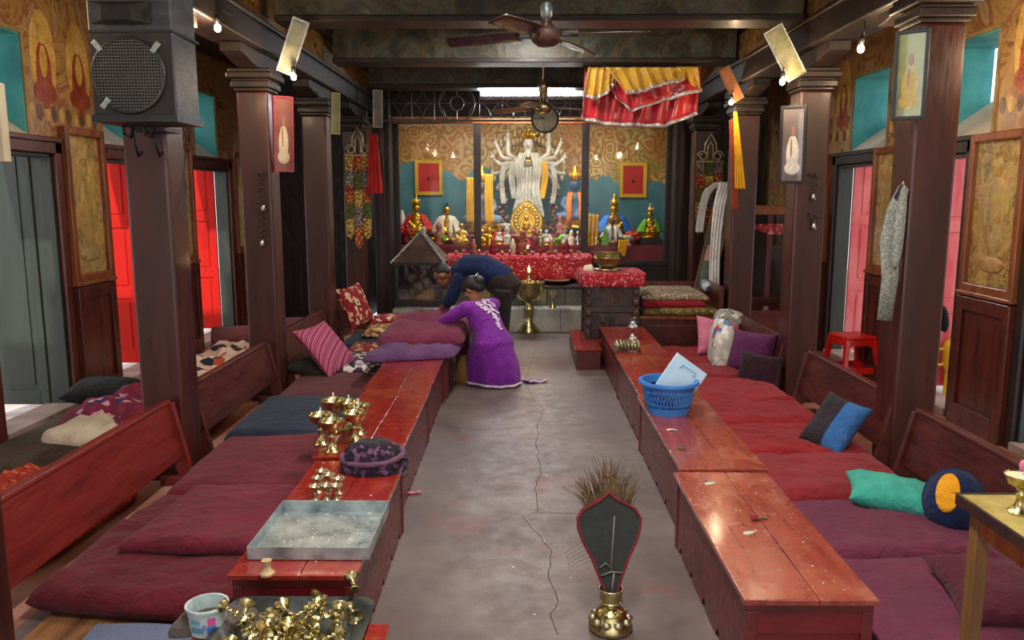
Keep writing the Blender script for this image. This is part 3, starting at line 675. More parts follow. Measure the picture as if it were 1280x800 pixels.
# striped cushion leaning on third-left backrest
STRIPE = pattern('pink_stripe', [(0,'#7d2a45'),(.2,'#b05070'),(.35,'#c77f92'),(.5,'#9a3a58'),(.65,'#4a1f38'),(.75,'#b86078'),(1,'#8a3555')], 4.2, kind='wave', rough=.9)
q = P(398, 440, Y=7.0); pr = (R(52), 0, R(72)); pl = (-1.72, 6.98, .36)
o = pillow('cushion', 'pink and purple striped cushion leaning on the left backrest', pl, (R(0), R(50), R(-12)), .52, .62, .13, STRIPE, seed=3, wr=.006, n=26)
seam(o, pl, (R(0), R(50), R(-12)), .52, .62, MAROON)
pillow('cushion', 'dark olive cushion squeezed under the striped cushion', (-1.8, 6.95, .19), (0, R(12), R(-8)), .42, .5, .12, fabric('olive_cloth', '#1f1d16', '#2e2b20'), seed=4)
PLAID = pattern('plaid', [(0,'#1b1a20'),(.4,'#3a3640'),(.6,'#a89a9c'),(.8,'#d8ccca')], 26, kind='voronoi')
pad('blanket', [(-1.75,6.9),(-1.15,6.85),(-1.15,7.6),(-1.75,7.6)], .1, .1, PLAID, 'black and white chequered blanket beside the striped cushion', 'blanket', seed=8, wr=.015)
CARP = pattern('red_gold_carpet', [(0,'#6d1420'),(.45,'#7f1a24'),(.6,'#b08d54'),(.75,'#d3b883'),(.9,'#5a1018')], 30, kind='voronoi')
pad('rug', [(-1.72,7.55),(-1.15,7.5),(-1.15,8.1),(-1.72,8.15)], .12, .08, CARP, 'red and gold floral seat rug beyond the chequered blanket', 'rug', seed=9)
pad('mattress', [(-1.9,8.1),(-1.15,8.05),(-1.15,9.0),(-1.9,9.0)], .05, .12, NAVY, 'dark blue mattress near the far left pillar', seed=10, wr=.004)
GOLDP = pattern('gold_floral', [(0,'#7a5a2c'),(.3,'#c7a468'),(.55,'#8a2028'),(.7,'#dcc18a'),(.9,'#6a1a20')], 34, kind='voronoi')
pillow('cushion', 'gold and maroon floral cushion lying flat on the far dark blue mattress', (-1.45, 8.6, .24), (0,0,.1), .5, .5, .14, GOLDP, seed=11)
FLOR = pattern('red_cream_floral', [(0,'#8a1524'),(.4,'#9c1d2c'),(.55,'#d8c29a'),(.7,'#7a101c'),(.85,'#c9a878')], 26, kind='voronoi')
pillow('cushion', 'red and cream floral cushion standing against the far left backrest', (-1.86, 8.95, .47), (R(10), R(68), R(-10)), .5, .5, .13, FLOR, seed=12)
pillow('cushion', 'red floral cushion lying behind the gold floral cushion', (-1.5, 9.3, .25), (0,0,.3), .6, .45, .14, FLOR, seed=13)
# blankets heaped over left far tables
def heap(name, label, poly, z0, h, mat, cat='blanket', seed=0, n=60, folds=1.0, drop=None, fold_dir=(1,.4)):
    """folded and crumpled cloth lying in a rounded outline, with real folds"""
    cx = sum(p[0] for p in poly)/len(poly); cy = sum(p[1] for p in poly)/len(poly); N = len(poly)
    def rad(a):
        best = 1e9
        for i in range(N):
            x1, y1 = poly[i][0]-cx, poly[i][1]-cy; x2, y2 = poly[(i+1) % N][0]-cx, poly[(i+1) % N][1]-cy
            dx, dy = math.cos(a), math.sin(a); ex, ey = x2-x1, y2-y1; den = dx*ey-dy*ex
            if abs(den) < 1e-9: continue
            t = (x1*ey-y1*ex)/den; u = (x1*dy-y1*dx)/den
            if t > 0 and -.001 <= u <= 1.001: best = min(best, t)
        return best
    b = MB(); rings = n//2; fx, fy = fold_dir
    def zz(x, y, s):
        f = 1-abs(nz(x*fx+y*fy+seed, (y*fx-x*fy)*.3, seed, 7))*2.2; g = nz(x, y, seed+5, 4)
        return h*(max(0, 1-s**5))**.5*(.75+.16*f*folds+.22*g*folds)
    vs = [(cx, cy, z0+zz(cx, cy, 0))]; rr = [rad(2*PI*k/n) for k in range(n)]
    rr = [(rr[k-1]+2*rr[k]+rr[(k+1) % n])/4*(1+.05*nz(k*.5, seed)) for k in range(n)]
    for i in range(1, rings+1):
        s = math.sin(i/rings*PI/2)
        for k in range(n):
            a = 2*PI*k/n; x = cx+math.cos(a)*rr[k]*s; y = cy+math.sin(a)*rr[k]*s; vs.append((x, y, z0+zz(x, y, s)))
    fs = [(0, 1+k, 1+(k+1) % n) for k in range(n)]+[(1+(i-1)*n+k, 1+i*n+k, 1+i*n+(k+1) % n, 1+(i-1)*n+(k+1) % n) for i in range(1, rings) for k in range(n)]
    base = len(vs); 
    for k in range(n): v = vs[1+(rings-1)*n+k]; vs.append((cx+(v[0]-cx)*.96, cy+(v[1]-cy)*.96, z0))
    fs += [(1+(rings-1)*n+k, base+k, base+(k+1) % n, 1+(rings-1)*n+(k+1) % n) for k in range(n)]; fs.append(tuple(base+k for k in range(n))[::-1])
    b.add(vs, fs); o = b.build(name, mat, None, smooth=True); return tag(o, label, cat)
PURP = fabric('purple_cloth', '#4a2a50', '#6d4270'); MAR3 = fabric('maroon_blanket_cloth', '#5c1f35', '#7a3048')
heap('blanket', 'purple blanket folded beneath the maroon heap on the left table', [(-1.3,6.3),(-.55,6.5),(-.5,7.2),(-1.2,7.4)], H, .09, PURP, seed=3)
heap('blanket', 'thick crumpled maroon blanket heaped on the left table by the kneeling woman', [(-1.25,6.75),(-.5,6.85),(-.48,7.7),(-.7,8.2),(-1.25,8.2)], H+.05, .17, MAR3, seed=5, folds=1.1, n=80)
o = pillow('cushion', 'pink lining corner of the folded quilt poking out of the maroon heap', (-.6, 7.12, .47), (0, R(20), .3), .16, .24, .09, PINK, seed=4, n=12)
# right side cushions
q = P(902, 436, Z=.3)
pillow('cushion', 'pink cushion leaning at the far end of the right mattresses', (1.95, 7.75, .32), (R(62), R(12), R(15)), .48, .4, .16, PINK, seed=31)
pl = (2.04, 6.95, .33); o = pillow('cushion', 'plum purple cushion against the dark backrest beside the plastic bag', pl, (R(68), 0, R(-48)), .42, .4, .2, PLUM, seed=33)
pillow('cushion', 'blackish purple cushion tucked behind the plum cushion', (2.02, 6.62, .24), (R(75), 0, R(-50)), .4, .3, .16, fabric('dark_plum_cloth', '#241019', '#351826'), seed=34)
DEN = fabric('denim_cloth', '#2f5f9a', '#4676b0'); CHAR = fabric('charcoal_cloth', '#2a2428', '#38323a')
pl = (1.95, 4.82, .3)
o = pillow('cushion', 'charcoal and denim blue cushion leaning against the right pillar', pl, (R(52), R(-8), R(-40)), .3, .38, .15, CHAR, seed=35, roll=R(-24), mats=[CHAR, DEN], split=lambda x, y: 1 if x > .02 else 0, n=24, wr=.007)
pl = (1.88, 3.86, .22)
o = pillow('cushion', 'teal green cushion on the mauve mattress', pl, (R(6), R(6), R(-18)), .44, .32, .14, TEALC, seed=36, wr=.014, n=26)
NAV2 = fabric('navy_round_cloth', '#121d3c', '#1f2d55'); YEL = fabric('yellow_cloth', '#d98f14', '#eaa52a')
t = thing('cushion', 'round navy blue cushion with an oval yellow patch', 'cushion', (P(1191,640,Y=3.62).x, 3.62, .13))
b = MB(); Mx = T((0, 0, .15), (R(66), R(0), R(-34)), (.72,.78,.95)); b.ell((0,0,0), (.18,.19,.1), 28, Mx); b.build('body', NAV2, t, smooth=True)
b = MB(); b.tube([Mx @ Vector((math.cos(a)*.181, math.sin(a)*.191, 0)) for a in [2*PI*k/28 for k in range(29)]], .006, 6, cap=False); b.build('piping', NAV2, t, smooth=True)
b = MB()
def patch(i, j):
    a = i*2*PI; r = j; x = -.03+math.cos(a)*r*.07; y = .03+math.sin(a)*r*.12; z = .1*math.sqrt(max(0,1-(x/.18)**2-(y/.19)**2))+.003; return Mx @ Vector((x, y, z))
b.grid(patch, 28, 8); b.build('patch', YEL, t, smooth=True, solid=.003)
t2 = pillow('cushion', 'dark maroon slumped cushion under the brown table at the right edge', (1.86, 2.85, .22), (R(4), R(0), R(-10)), .5, .46, .14, fabric('wine_cloth', '#431422', '#5a2032'), seed=39, n=26)
# left aisle beddings behind the backrests
FLM = pattern('maroon_print', [(0,'#6d1530'),(.55,'#7d1d3a'),(.72,'#8a2545'),(.84,'#2b2c55'),(.93,'#c08ca0')], 24, kind='voronoi')
pa = P(20, 572, Z=0)
heap('blanket', 'maroon blanket printed with dark blue flowers, left side aisle', [(-3.2,5.25),(-2.55,4.95),(-2.2,5.5),(-2.3,6.3),(-2.75,6.45),(-3.15,5.9)], .08, .24, FLM, seed=15, n=80)
pad('mattress', [(-3.45,4.6),(-2.35,4.6),(-2.3,6.2),(-3.4,6.3)], 0, .09, fabric('brown_mat_cloth', '#3a2a1e', '#4a382a'), 'thin brown mattress beneath the printed maroon blanket', seed=16, wr=.003)
q = P(110, 530, Z=.33); heap('shawl', 'beige crumpled shawl lying on the printed maroon blanket', [(q.x-.2,q.y-.18),(q.x+.25,q.y-.3),(q.x+.3,q.y-.15),(q.x+.05,q.y+.2),(q.x-.2,q.y+.15)], .27, .1, fabric('beige_cloth', '#a08e78', '#c6b69c'), 'shawl', seed=17, folds=1.5)
q = P(115, 500, Z=.2); pillow('cushion', 'black cushion behind the printed maroon blanket', (q.x, q.y+.15, .24), (R(8), 0, 0), .48, .36, .16, fabric('black_cloth', '#121214', '#1e1e20'), seed=18)
ORC = pattern('orange_red_print', [(0,'#8a2416'),(.5,'#a8321e'),(.7,'#c05a38'),(.9,'#74180f')], 40, kind='voronoi')
heap('blanket', 'orange-red patterned cloth behind the bright red backrest', [(-2.95,3.5),(-2.2,3.4),(-2.15,4.35),(-2.9,4.45)], .02, .24, ORC, seed=19)
BLK = pattern('block_print', [(0,'#c9a58e'),(.3,'#d8b8a2'),(.5,'#1d2030'),(.62,'#b0472e'),(.75,'#e0c8b4'),(.9,'#3a2a26')], 12, kind='voronoi')
heap('blanket', 'cream, navy and rust printed quilt in the left side aisle beyond the speaker pillar', [(-3.05,6.5),(-2.3,6.4),(-2.3,8.2),(-3.2,8.3)], .05, .24, BLK, seed=21, n=70)
pad('mattress', [(-3.3,6.6),(-2.3,6.5),(-2.3,8.6),(-3.3,8.6)], 0, .08, fabric('grey_mat_cloth', '#4a444c', '#655d62'), 'thin grey mattress under the printed quilt', seed=22, wr=.003)
pad('mattress', [(-3.3,6.5),(-2.75,6.5),(-2.75,7.3),(-3.3,7.3)], 0.09, .06, fabric('straw_cloth', '#8a7558', '#a89274'), 'small straw-coloured mat by the bright red door', 'mat', seed=23, wr=.003)
b = MB(); b.tube([(-3.3,8.45,.2),(-2.9,8.5,.21),(-2.3,8.4,.2)], .11, 16); tag(b.build('rolled_blanket', fabric('dusty_rose_cloth', '#7a4040', '#96585a'), smooth=True), 'dusty rose rolled blanket beyond the printed quilt', 'blanket')
pad('blanket', [(-2.9,8.75),(-2.32,8.75),(-2.32,9.6),(-2.9,9.6)], 0, .22, MAR3, 'maroon folded blanket beside the second left pillar base', 'blanket', seed=24)
pad('mat', [(-1.62,2.35),(-1.15,2.3),(-1.15,2.84),(-1.64,2.86)], .03, .05, fabric('slate_cloth', '#4b5268', '#646c84'), 'slate blue mat at the bottom left edge', 'mat', seed=25)
# ================================================================ FAR RIGHT SEAT, PEDESTAL
t = thing('wooden_seat', 'dark wooden throne bench beside the carved pedestal', 'bench', (1.75, 9.0, 0)); 
b = MB(); b.box(1.3, 2.15, 8.45, 9.5, .05, .4); b.build('box', W_WAIN, t, world=True, bevel=.006)
b = MB(); b.box(1.27, 2.18, 8.42, 9.52, .4, .44); b.build('seat_board', W_FRAME, t, world=True, bevel=.006)
b = MB(); b.box(1.36, 2.1, 8.435, 8.45, .1, .34); b.build('front_panel', W_BENCH, t, world=True, bevel=.006)
b = MB(); b.box(2.12, 2.17, 8.45, 9.5, .44, .75); b.build('side_board', W_WAIN, t, world=True, bevel=.006)
b = MB(); b.box(1.3, 2.12, 9.46, 9.5, .44, .7); b.build('back_board', W_WAIN, t, world=True, bevel=.006)
OLIVE = pattern('olive_carpet', [(0,'#5d4c28'),(.4,'#75602f'),(.6,'#8f7a45'),(.8,'#4a3a20')], 60, kind='voronoi')
BEIGEC = pattern('beige_carpet', [(0,'#7a6a55'),(.4,'#a8977c'),(.7,'#5d4535'),(.9,'#c0b090')], 60, kind='voronoi')
pad('seat_rug', rect(1.3,2.12,8.4,9.45), .44, .07, OLIVE, 'olive patterned rug at the bottom of the pile on the wooden bench', 'rug', seed=41)
pad('seat_rug', rect(1.3,1.98,8.48,9.4), .51, .08, CRIM, 'crimson flat cushion in the pile on the wooden bench', 'cushion', seed=42)
pad('seat_rug', rect(1.3,2.02,8.5,9.4), .59, .06, BEIGEC, 'beige patterned rug on top of the pile on the wooden bench', 'rug', seed=43)
t = thing('plinth_box', 'low red plinth box at the far end of the aisle under the carved pedestal', 'plinth', (.95, 8.3, 0))
b = MB(); b.box(.56, .8, 7.75, 8.9, 0, .19); b.box(.8, 1.26, 8.18, 8.9, 0, .19); b.build('body', TABSIDE, t, world=True, bevel=.006)
b = MB(); b.box(.545, .81, 7.735, 8.91, .19, .215); b.box(.81, 1.27, 8.17, 8.91, .19, .215); b.build('lid', TABTOP, t, world=True, bevel=.004)
CARVE = pm('carved_dark_wood', '#20120e', '#33201a', '#4a3028', scale=10, rough=.4, coat=.2)
t = thing('carved_pedestal', 'dark carved wooden pedestal with red floral cloth on top', 'pedestal', (.98, 8.5, .215)); x0, x1, y0, y1 = .68, 1.24, 8.25, 8.8
b = MB(); b.box(x0+.03, x1-.03, y0+.03, y1-.03, .215, .9); b.build('body', CARVE, t, world=True, bevel=.006)
for X in (x0, x1-.07):
    for Y in (y0, y1-.07):
        b = MB(); b.box(X, X+.07, Y, Y+.07, .215, .9)
        for k in range(6): b.ell((X+.035, Y, .27+k*.11), (.034,.016,.045), 10)
        b.build('corner_post', CARVE, t, world=True, bevel=.004)
for z in (.5, .86): b = MB(); b.box(x0+.01, x1-.01, y0+.005, y0+.04, z, z+.06); b.build('rail', CARVE, t, world=True, bevel=.006)
FRET = pm('reddish_carving', '#4a241a', '#7a4a34', scale=12, rough=.4)
for (za, zb) in ((.57,.85), (.25,.49)):
    b = MB(); b.box(x0+.1, x1-.1, y0+.012, y0+.03, za, zb); b.build('panel', CARVE, t, world=True)
    b = MB(); r4 = random.Random(int(za*100))
    for k in range(16):
        cx, cz = x0+.14+r4.random()*(x1-x0-.28), za+.04+r4.random()*(zb-za-.08); a0 = r4.random()*6; R0 = .03
        b.tube([(cx+math.cos(a0+s*.9)*R0*(1-s/9), y0+.004, cz+math.sin(a0+s*.9)*R0*(1-s/9)) for s in range(8)], .006, 5)
    o = b.build('carving', FRET if za > .5 else CARVE, t, world=True, smooth=True); o['kind'] = 'stuff'
REDC = pattern('red_floral_cloth', [(0,'#9c1a26'),(.5,'#b5303a'),(.66,'#cfa8a0'),(.7,'#a01828'),(.88,'#c07078')], 55, kind='voronoi')
def cover(name, label, x0, x1, y0, y1, z, dropf, drops, mat, parent=None, wav=.012, zt=.012):
    """tablecloth: slab top plus wavy skirts front and sides"""
    b = MB(); b.box(x0, x1, y0, y1, z, z+zt)
    def fr(s, t): x = x0+(x1-x0)*s; return (x, y0-.012-t*.01+wav*math.sin(s*34+nz(s*5)*4)*t, z+zt-t*dropf*(1+.06*nz(s*6, 3)))
    b.grid(fr, 70, 4)
    for sx, X in ((-1, x0), (1, x1)):
        def sd(s, t, X=X, sx=sx): y = y0+(y1-y0)*s; return (X+sx*(.012+wav*math.sin(s*26)*t), y, z+zt-t*drops*(1+.06*nz(s*6, 7)))
        b.grid(sd, 40, 4)
    o = b.build(name, mat, parent, smooth=True, world=bool(parent), solid=.004, angle=40); 
    return o if parent else tag(o, label, 'cloth')
cover('cloth', '', .64, 1.28, 8.2, 8.84, .905, .14, .14, REDC, t)
t = thing('cabinet', 'dark glazed cabinet standing behind the third right pillar', 'cabinet', (2.75, 9.0, 0)); x0, x1, y0, y1 = 2.46, 3.1, 8.75, 9.3
for X in (x0, x1-.07): b = MB(); b.box(X, X+.07, y0, y1, 0, 1.55); b.build('side_post', W_FRAME, t, world=True, bevel=.006)
b = MB(); b.box(x0, x1, y0, y1, 0, .45); b.build('base', TABSIDE, t, world=True, bevel=.006)
b = MB(); b.box(x0-.02, x1+.02, y0-.02, y1, 1.5, 1.6); b.build('top', W_FRAME, t, world=True, bevel=.006)
b = MB(); b.box(x0+.07, x1-.07, y1-.04, y1, .45, 1.5); b.build('back', W_DARK, t, world=True)
b = MB(); b.box(x0+.07, x1-.07, y0+.02, y0+.024, .45, 1.5); b.build('pane', GLASS, t, world=True)
b = MB(); b.grid(lambda s, tt: (x0+.08+.48*s, y0+.06+.01*math.sin(s*30), 1.5-.1-.07*math.sin(s*PI)*tt-.05*tt), 30, 3); b.build('valance', REDC, t, world=True, smooth=True, solid=.004)
# ================================================================ SMALL THINGS, FOREGROUND AND TABLES
def butter_lamp_mesh(b, s=1.0, M=None):
    b.lathe([(r*s, z*s) for r, z in [(.001,0),(.023,0),(.024,.005),(.016,.012),(.009,.022),(.008,.038),(.012,.045),(.008,.054),(.011,.060),(.028,.070),(.034,.086),(.037,.090),(.035,.090),(.030,.080),(.012,.070),(.001,.069)]], 18, M)
LM = None
def lamp(x, y, z, s, label, group=None, wick=True, rot=None, m=None):
    t = thing('butter_lamp', label, 'lamp', (x, y, z), 0, group, rot)
    b = MB(); butter_lamp_mesh(b, s); b.build('cup', m or BRASS, t, smooth=True, angle=50)
    if wick: b = MB(); b.tube([(0,0,.069*s),(0,0,.11*s)], .0022*s, 6); b.build('wick', WHITEC, t)
    return t
TL = [(416,565,'tallest lamp at the left front of the cluster, left table'),(402,556,'brass lamp at the left of the tall cluster'),(444,553,'brass lamp with pale wax at the right of the tall cluster'),(418,540,'brass lamp at the rear left of the tall cluster'),(437,538,'brass lamp at the rear middle of the tall cluster'),(449,543,'brass lamp at the rear right of the tall cluster')]
for i, (px, py, l) in enumerate(TL):
    q = P(px, py, Z=H); lamp(q.x, q.y, H, 1.9 if i not in (3,) else 2.1, l if 'brass' in l else 'brass butter lamp, '+l)
SL = [(395,627),(409,626),(421,626),(398,616),(412,612),(424,617),(403,607)]
SLN = ('front left','front middle','front right','middle left','centre','middle right','rearmost')
for i, (px, py) in enumerate(SL):
    q = P(px, py, Z=H); lamp(q.x, q.y, H, .82, 'small brass butter lamp behind the metal tray, %s of its cluster' % SLN[i], 'small butter lamps behind the metal tray', m=BRASSP)
q = P(334, 718, Z=H); b = MB(); b.lathe([(.001,0),(.026,0),(.027,.008),(.014,.02),(.011,.034),(.017,.048),(.018,.054),(.001,.054)], 18, T((q.x,q.y,H)))
tag(b.build('clay_cup', pm('pale_clay', '#a08058', '#c4a67a', scale=20, rough=.7), smooth=True, angle=50), 'small pale clay cup upside down in front of the metal tray', 'cup')
# square galvanised tray
p = [P(307,700,Z=H), P(458,703,Z=H), P(478,632,Z=H+.0), P(341,631,Z=H+.0)]
t = thing('metal_tray', 'large rectangular galvanised metal tray on the left table', 'tray', (p[0].x+.2, p[0].y+.2, H+.003))
xa, xb, ya, yb = p[0].x+.01, p[1].x+.005, p[0].y+.0, p[3].y-.08
b = MB(); b.box(xa, xb, ya, yb, H+.003, H+.006); b.build('bottom', ZINC, t, world=True)
for bx_ in ((xa,xb,ya-.003,ya), (xa,xb,yb,yb+.003), (xa-.003,xa,ya-.003,yb+.003), (xb,xb+.003,ya-.003,yb+.003)):
    b = MB(); b.box(*bx_, H+.003, H+.052); b.build('rim', ZINC, t, world=True, bevel=.001)
r5 = random.Random(3); b = MB()
for k in range(70): x, y = r5.uniform(xa+.02, xb-.02), r5.uniform(ya+.02, yb-.02); b.ell((x,y,H+.008), (r5.uniform(.001,.005), r5.uniform(.001,.004), .0025), 5)
tag(b.build('grain', WHITEC), 'scattered rice grains and crumbs in the metal tray', 'rice', kind='stuff')
# knitted bag
KNIT = pattern('purple_black_knit', [(0,'#1d1620'),(.35,'#2a1f2c'),(.5,'#5a3a58'),(.7,'#6d4a68'),(.85,'#2a1f2c')], 55, kind='voronoi', rough=.95, bmp=.8)
q = P(462, 595, Z=H); t = thing('knitted_bag', 'purple and black knitted bag slumped on the left table edge', 'bag', (q.x, q.y+.1, H))
b = MB()
def bagf(s, tt):
    a = s*2*PI; ph = tt*PI/2; r = math.cos(ph*.98)**.55; w = 1+.1*math.sin(a*5+1)*math.sin(ph)+.08*nz(math.cos(a)*2, math.sin(a)*2, tt*3)
    return (math.cos(a)*.165*r*w, math.sin(a)*.12*r*w, .135*math.sin(ph)*(1+.12*nz(math.cos(a)*2, math.sin(a)*2, 4))+.001)
b.grid(bagf, 48, 16); b.build('body', KNIT, t, smooth=True)
b = MB(); b.tube([(math.cos(a)*.15, math.sin(a)*.1-.01, .075+.02*math.sin(a+.5)) for a in [2*PI*k/32 for k in range(33)]], .014, 8, cap=False); b.build('band', fabric('dusty_purple_cloth', '#55384f', '#6d4a62'), t, smooth=True)
b = MB()
for k in range(5): a = k*1.2; b.ell((math.cos(a)*.05, math.sin(a)*.035, .125), (.05,.035,.028), 12)
b.build('gathered_top', CHAR, t, smooth=True)
b = MB(); b.tube([(.15,-.03,.05),(.185,-.06,.02),(.18,-.1,.006),(.16,-.14,.004)], .004, 6); b.build('drawstring', CHAR, t, smooth=True)
# dark tray with heap of little brass lamps
cx, cy = P(371, 770, Z=.33).x, 2.3; t = thing('dark_tray', 'black rounded metal tray holding a heap of small brass lamps', 'tray', (cx, cy+.03, .305))
def rrect(hx, hy, r, z, n=6):
    o = []
    for (sx, sy, a0) in ((1,1,0),(-1,1,PI/2),(-1,-1,PI),(1,-1,3*PI/2)):
        for k in range(n+1): a = a0+PI/2*k/n; o.append((sx*(hx-r)+math.cos(a)*r, sy*(hy-r)+math.sin(a)*r, z))
    return o
rings = [rrect(.19,.19,.05,0), rrect(.22,.22,.06,.022), rrect(.245,.245,.06,.03), rrect(.245,.245,.06,.026), rrect(.222,.222,.06,.018), rrect(.192,.192,.05,-.003)]
b = MB(); vs = [v for r_ in rings for v in r_]; m = len(rings[0]); fs = [(i*m+k, i*m+(k+1) % m, (i+1)*m+(k+1) % m, (i+1)*m+k) for i in range(5) for k in range(m)]
fs += [tuple(range(m)), tuple(5*m+k for k in range(m))[::-1]]; b.add(vs, fs); b.build('dish', GREYM, t, smooth=True, angle=40)
r6 = random.Random(11); proto = None; placed = []
for k in range(46):
    for tr in range(60):
        x, y = cx+r6.gauss(-.005, .085), cy+r6.gauss(0, .075)
        if abs(x-cx) > .19 or abs(y-cy) > .17: continue
        lv = 0
        nb = [w_ for w_ in placed if (w_[0]-x)**2+(w_[1]-y)**2 < .042**2]
        lv = len(nb)
        if lv <= 1 or (lv == 2 and tr > 40): break
    z = .313+.03+lv*.032
    rot = (r6.choice([0, PI, R(90), R(75), R(110), R(60), R(-80)])+r6.uniform(-.3,.3), r6.uniform(-.3,.3), r6.uniform(0, 6.28))
    M = T((x,y,z), rot)
    if proto is None:
        b = MB(); butter_lamp_mesh(b, .72); b.v = [(v[0], v[1], v[2]-.033) for v in b.v]
        proto = b.build('butter_lamp', BRASS, None, smooth=True, angle=50); o = proto
        proto.location = (0,0,0)
        for v in proto.data.vertices: pass
    else: o = proto.copy(); COL.objects.link(o)
    o.location = (x, y, z); o.rotation_euler = rot
    tag(o, 'small brass butter lamp lying in the heap on the dark tray', 'lamp', 'brass lamps heaped on the dark tray'); placed.append((x, y))
for (px, py, rt, lb_) in ((436,745,(R(100),0,R(30)),'small brass lamp tipped over at the rear right corner of the dark tray, lower one'),(443,736,(R(70),0,R(200)),'small brass lamp propped on the rear right rim of the dark tray, upper one')):
    q = P(px, py, Z=.38); o = proto.copy(); COL.objects.link(o); o.location = (q.x, q.y, .345 if py > 740 else .375); o.rotation_euler = rt
    tag(o, lb_, 'lamp', 'brass lamps heaped on the dark tray')
# plastic tub with printed band
q = P(253, 795, Z=.31); t = thing('plastic_tub', 'used white plastic tub with blue and pink print beside the dark tray', 'tub', (q.x+.0, q.y+.05, .3))
TUB = pm('dirty_white_plastic', '#8fa3a3', '#b5c4c3', '#9aa8a5', scale=12, rough=.35, bmp=.05)
b = MB(); b.lathe([(.001,.002),(.052,.002),(.055,.004),(.062,.088),(.068,.09),(.068,.096),(.06,.096),(.052,.012),(.001,.01)], 36); b.build('body', TUB, t, smooth=True, angle=50)
for (a0, a1, z0, z1, c) in ((-2.2,-1.45,.02,.04,'#4a8ba0'),(-2.1,-1.6,.05,.065,'#5d9bb0'),(-1.25,-.75,.018,.042,'#3a6fc0'),(-1.2,-.8,.046,.072,'#d0508a'),(-1.5,-1.3,.03,.05,'#6a86b8')):
    rr = lambda z: .0555+.0075*z/.088+.0006
    b = MB(); b.grid(lambda s, tt: (math.cos(a0+(a1-a0)*s)*rr(z0+(z1-z0)*tt), math.sin(a0+(a1-a0)*s)*rr(z0+(z1-z0)*tt), z0+(z1-z0)*tt), 10, 2); b.build('print', pm('print'+c, c, rough=.4), t, smooth=True)
b = MB(); b.lathe([(.001,.014),(.052,.014)], 24); b.build('residue', pm('grey_residue', '#5a6466', '#8a9698', scale=30, rough=.6), t)
heap('rag', 'grey-brown rag lying behind the white plastic tub', [(q.x-.12,q.y+.0),(q.x+.1,q.y+.02),(q.x+.14,q.y+.16),(q.x-.1,q.y+.18)], .3, .06, fabric('grey_brown_cloth', '#4a3e3a', '#665954'), 'rag', seed=51)
# right table 1: scraps
q = P(943, 650, Z=H); t = thing('flower_sprig', 'dried red flower with green stem on the near right table', 'flower', (q.x, q.y, H))
b = MB()
for k in range(9): a = k*.7; b.ell((math.cos(a)*.012, math.sin(a)*.012, .008+.003*(k % 3)), (.011,.006,.005), 8, T((0,0,0),(0,0,a)))
b.build('petal', fabric('dried_red', '#5a1214', '#8a2420'), t, smooth=True)
b = MB(); b.tube([(0,0,.006),(.03,.004,.008),(.055,.0,.005)], .0035, 6); b.ell((.03,.008,.007), (.02,.006,.003), 8); b.build('stem', pm('leaf_green', '#2f4a24', '#4d6b34', rough=.6), t, smooth=True)
def wax(px, py, r, z=H, m=None, lab='', sx=1.6):
    q = P(px, py, Z=z); b = MB(); b.lathe([(r, 0), (r*.9, .002), (.0001, .003)], 14, T((q.x,q.y,z+.0003), (0,0,.4), (sx,.8,1))); return tag(b.build('wax_spill', m or pm('pale_wax', '#9fb09a', '#b9b59c', scale=20, rough=.4), smooth=True), lab, 'wax')
wax(888, 604, .02, lab='greenish wax spot near the far end of the near right table'); wax(936, 666, .018, lab='greenish wax spot beside the flower sprig')
q = P(840, 538, Z=H+.005); b = MB(); b.grid(lambda s, tt: (q.x-.03+.06*s, q.y-.012+.024*tt*(1-s*.5), H+.007+.006*math.sin(s*3)), 8, 4); tag(b.build('paper_scrap', WHITEC, solid=.001), 'white paper scrap in front of the blue basket', 'paper')
q = P(851, 561, Z=H+.005); heap('leaf_bits', 'small olive leaf crumbs on the table near the blue basket', [(q.x-.02,q.y-.015),(q.x+.02,q.y-.015),(q.x+.02,q.y+.015),(q.x-.02,q.y+.015)], H+.005, .014, pm('leaf_olive', '#3a3a18', '#5d5c2a', rough=.8), 'leaves', seed=52, n=16)
# crumbs over the floor, mats and tables (uncountable)
r7 = random.Random(5); b = MB()
for k in range(130):
    reg = r7.random()
    if reg < .45: x, y, z = r7.uniform(-.55,.72), r7.uniform(2.9, 8), 0
    elif reg < .75: x, y, z = r7.uniform(.78,1.17), r7.uniform(2.55,3.7), H
    else: x, y, z = r7.uniform(-1.0,-.62), r7.uniform(2.7,5.2), H
    s = r7.uniform(.0012,.004); b.ell((x,y,z+s*.4), (s*r7.uniform(.7,1.8), s, s*.5), 5)
tag(b.build('crumbs', pm('rice_white', '#c9c0b0', '#e0d8ca', rough=.7)), 'scattered pale rice crumbs on floor and tables', 'crumbs', kind='stuff')
q = P(514, 618, Z=0); b = MB(); b.ell((q.x,q.y,.01),(.03,.012,.01),8); b.ell((q.x+.04,q.y+.01,.01),(.02,.012,.01),8); tag(b.build('petals', PINK, smooth=True), 'pink petals lying on the floor beside the left table', 'petals')
# basket
q = P(839, 521, Z=H+.005); BL = pm('blue_plastic', '#2f6cb8', '#3f80cc', scale=5, rough=.35, bmp=0)
t = thing('basket', 'blue perforated plastic basket on the right table', 'basket', (q.x, q.y+.12, H+.005)); Rt, Rb, hh = .165, .125, .2
b = MB(); nn = 44; 
def pr(z): return Rb+(Rt-Rb)*z/hh
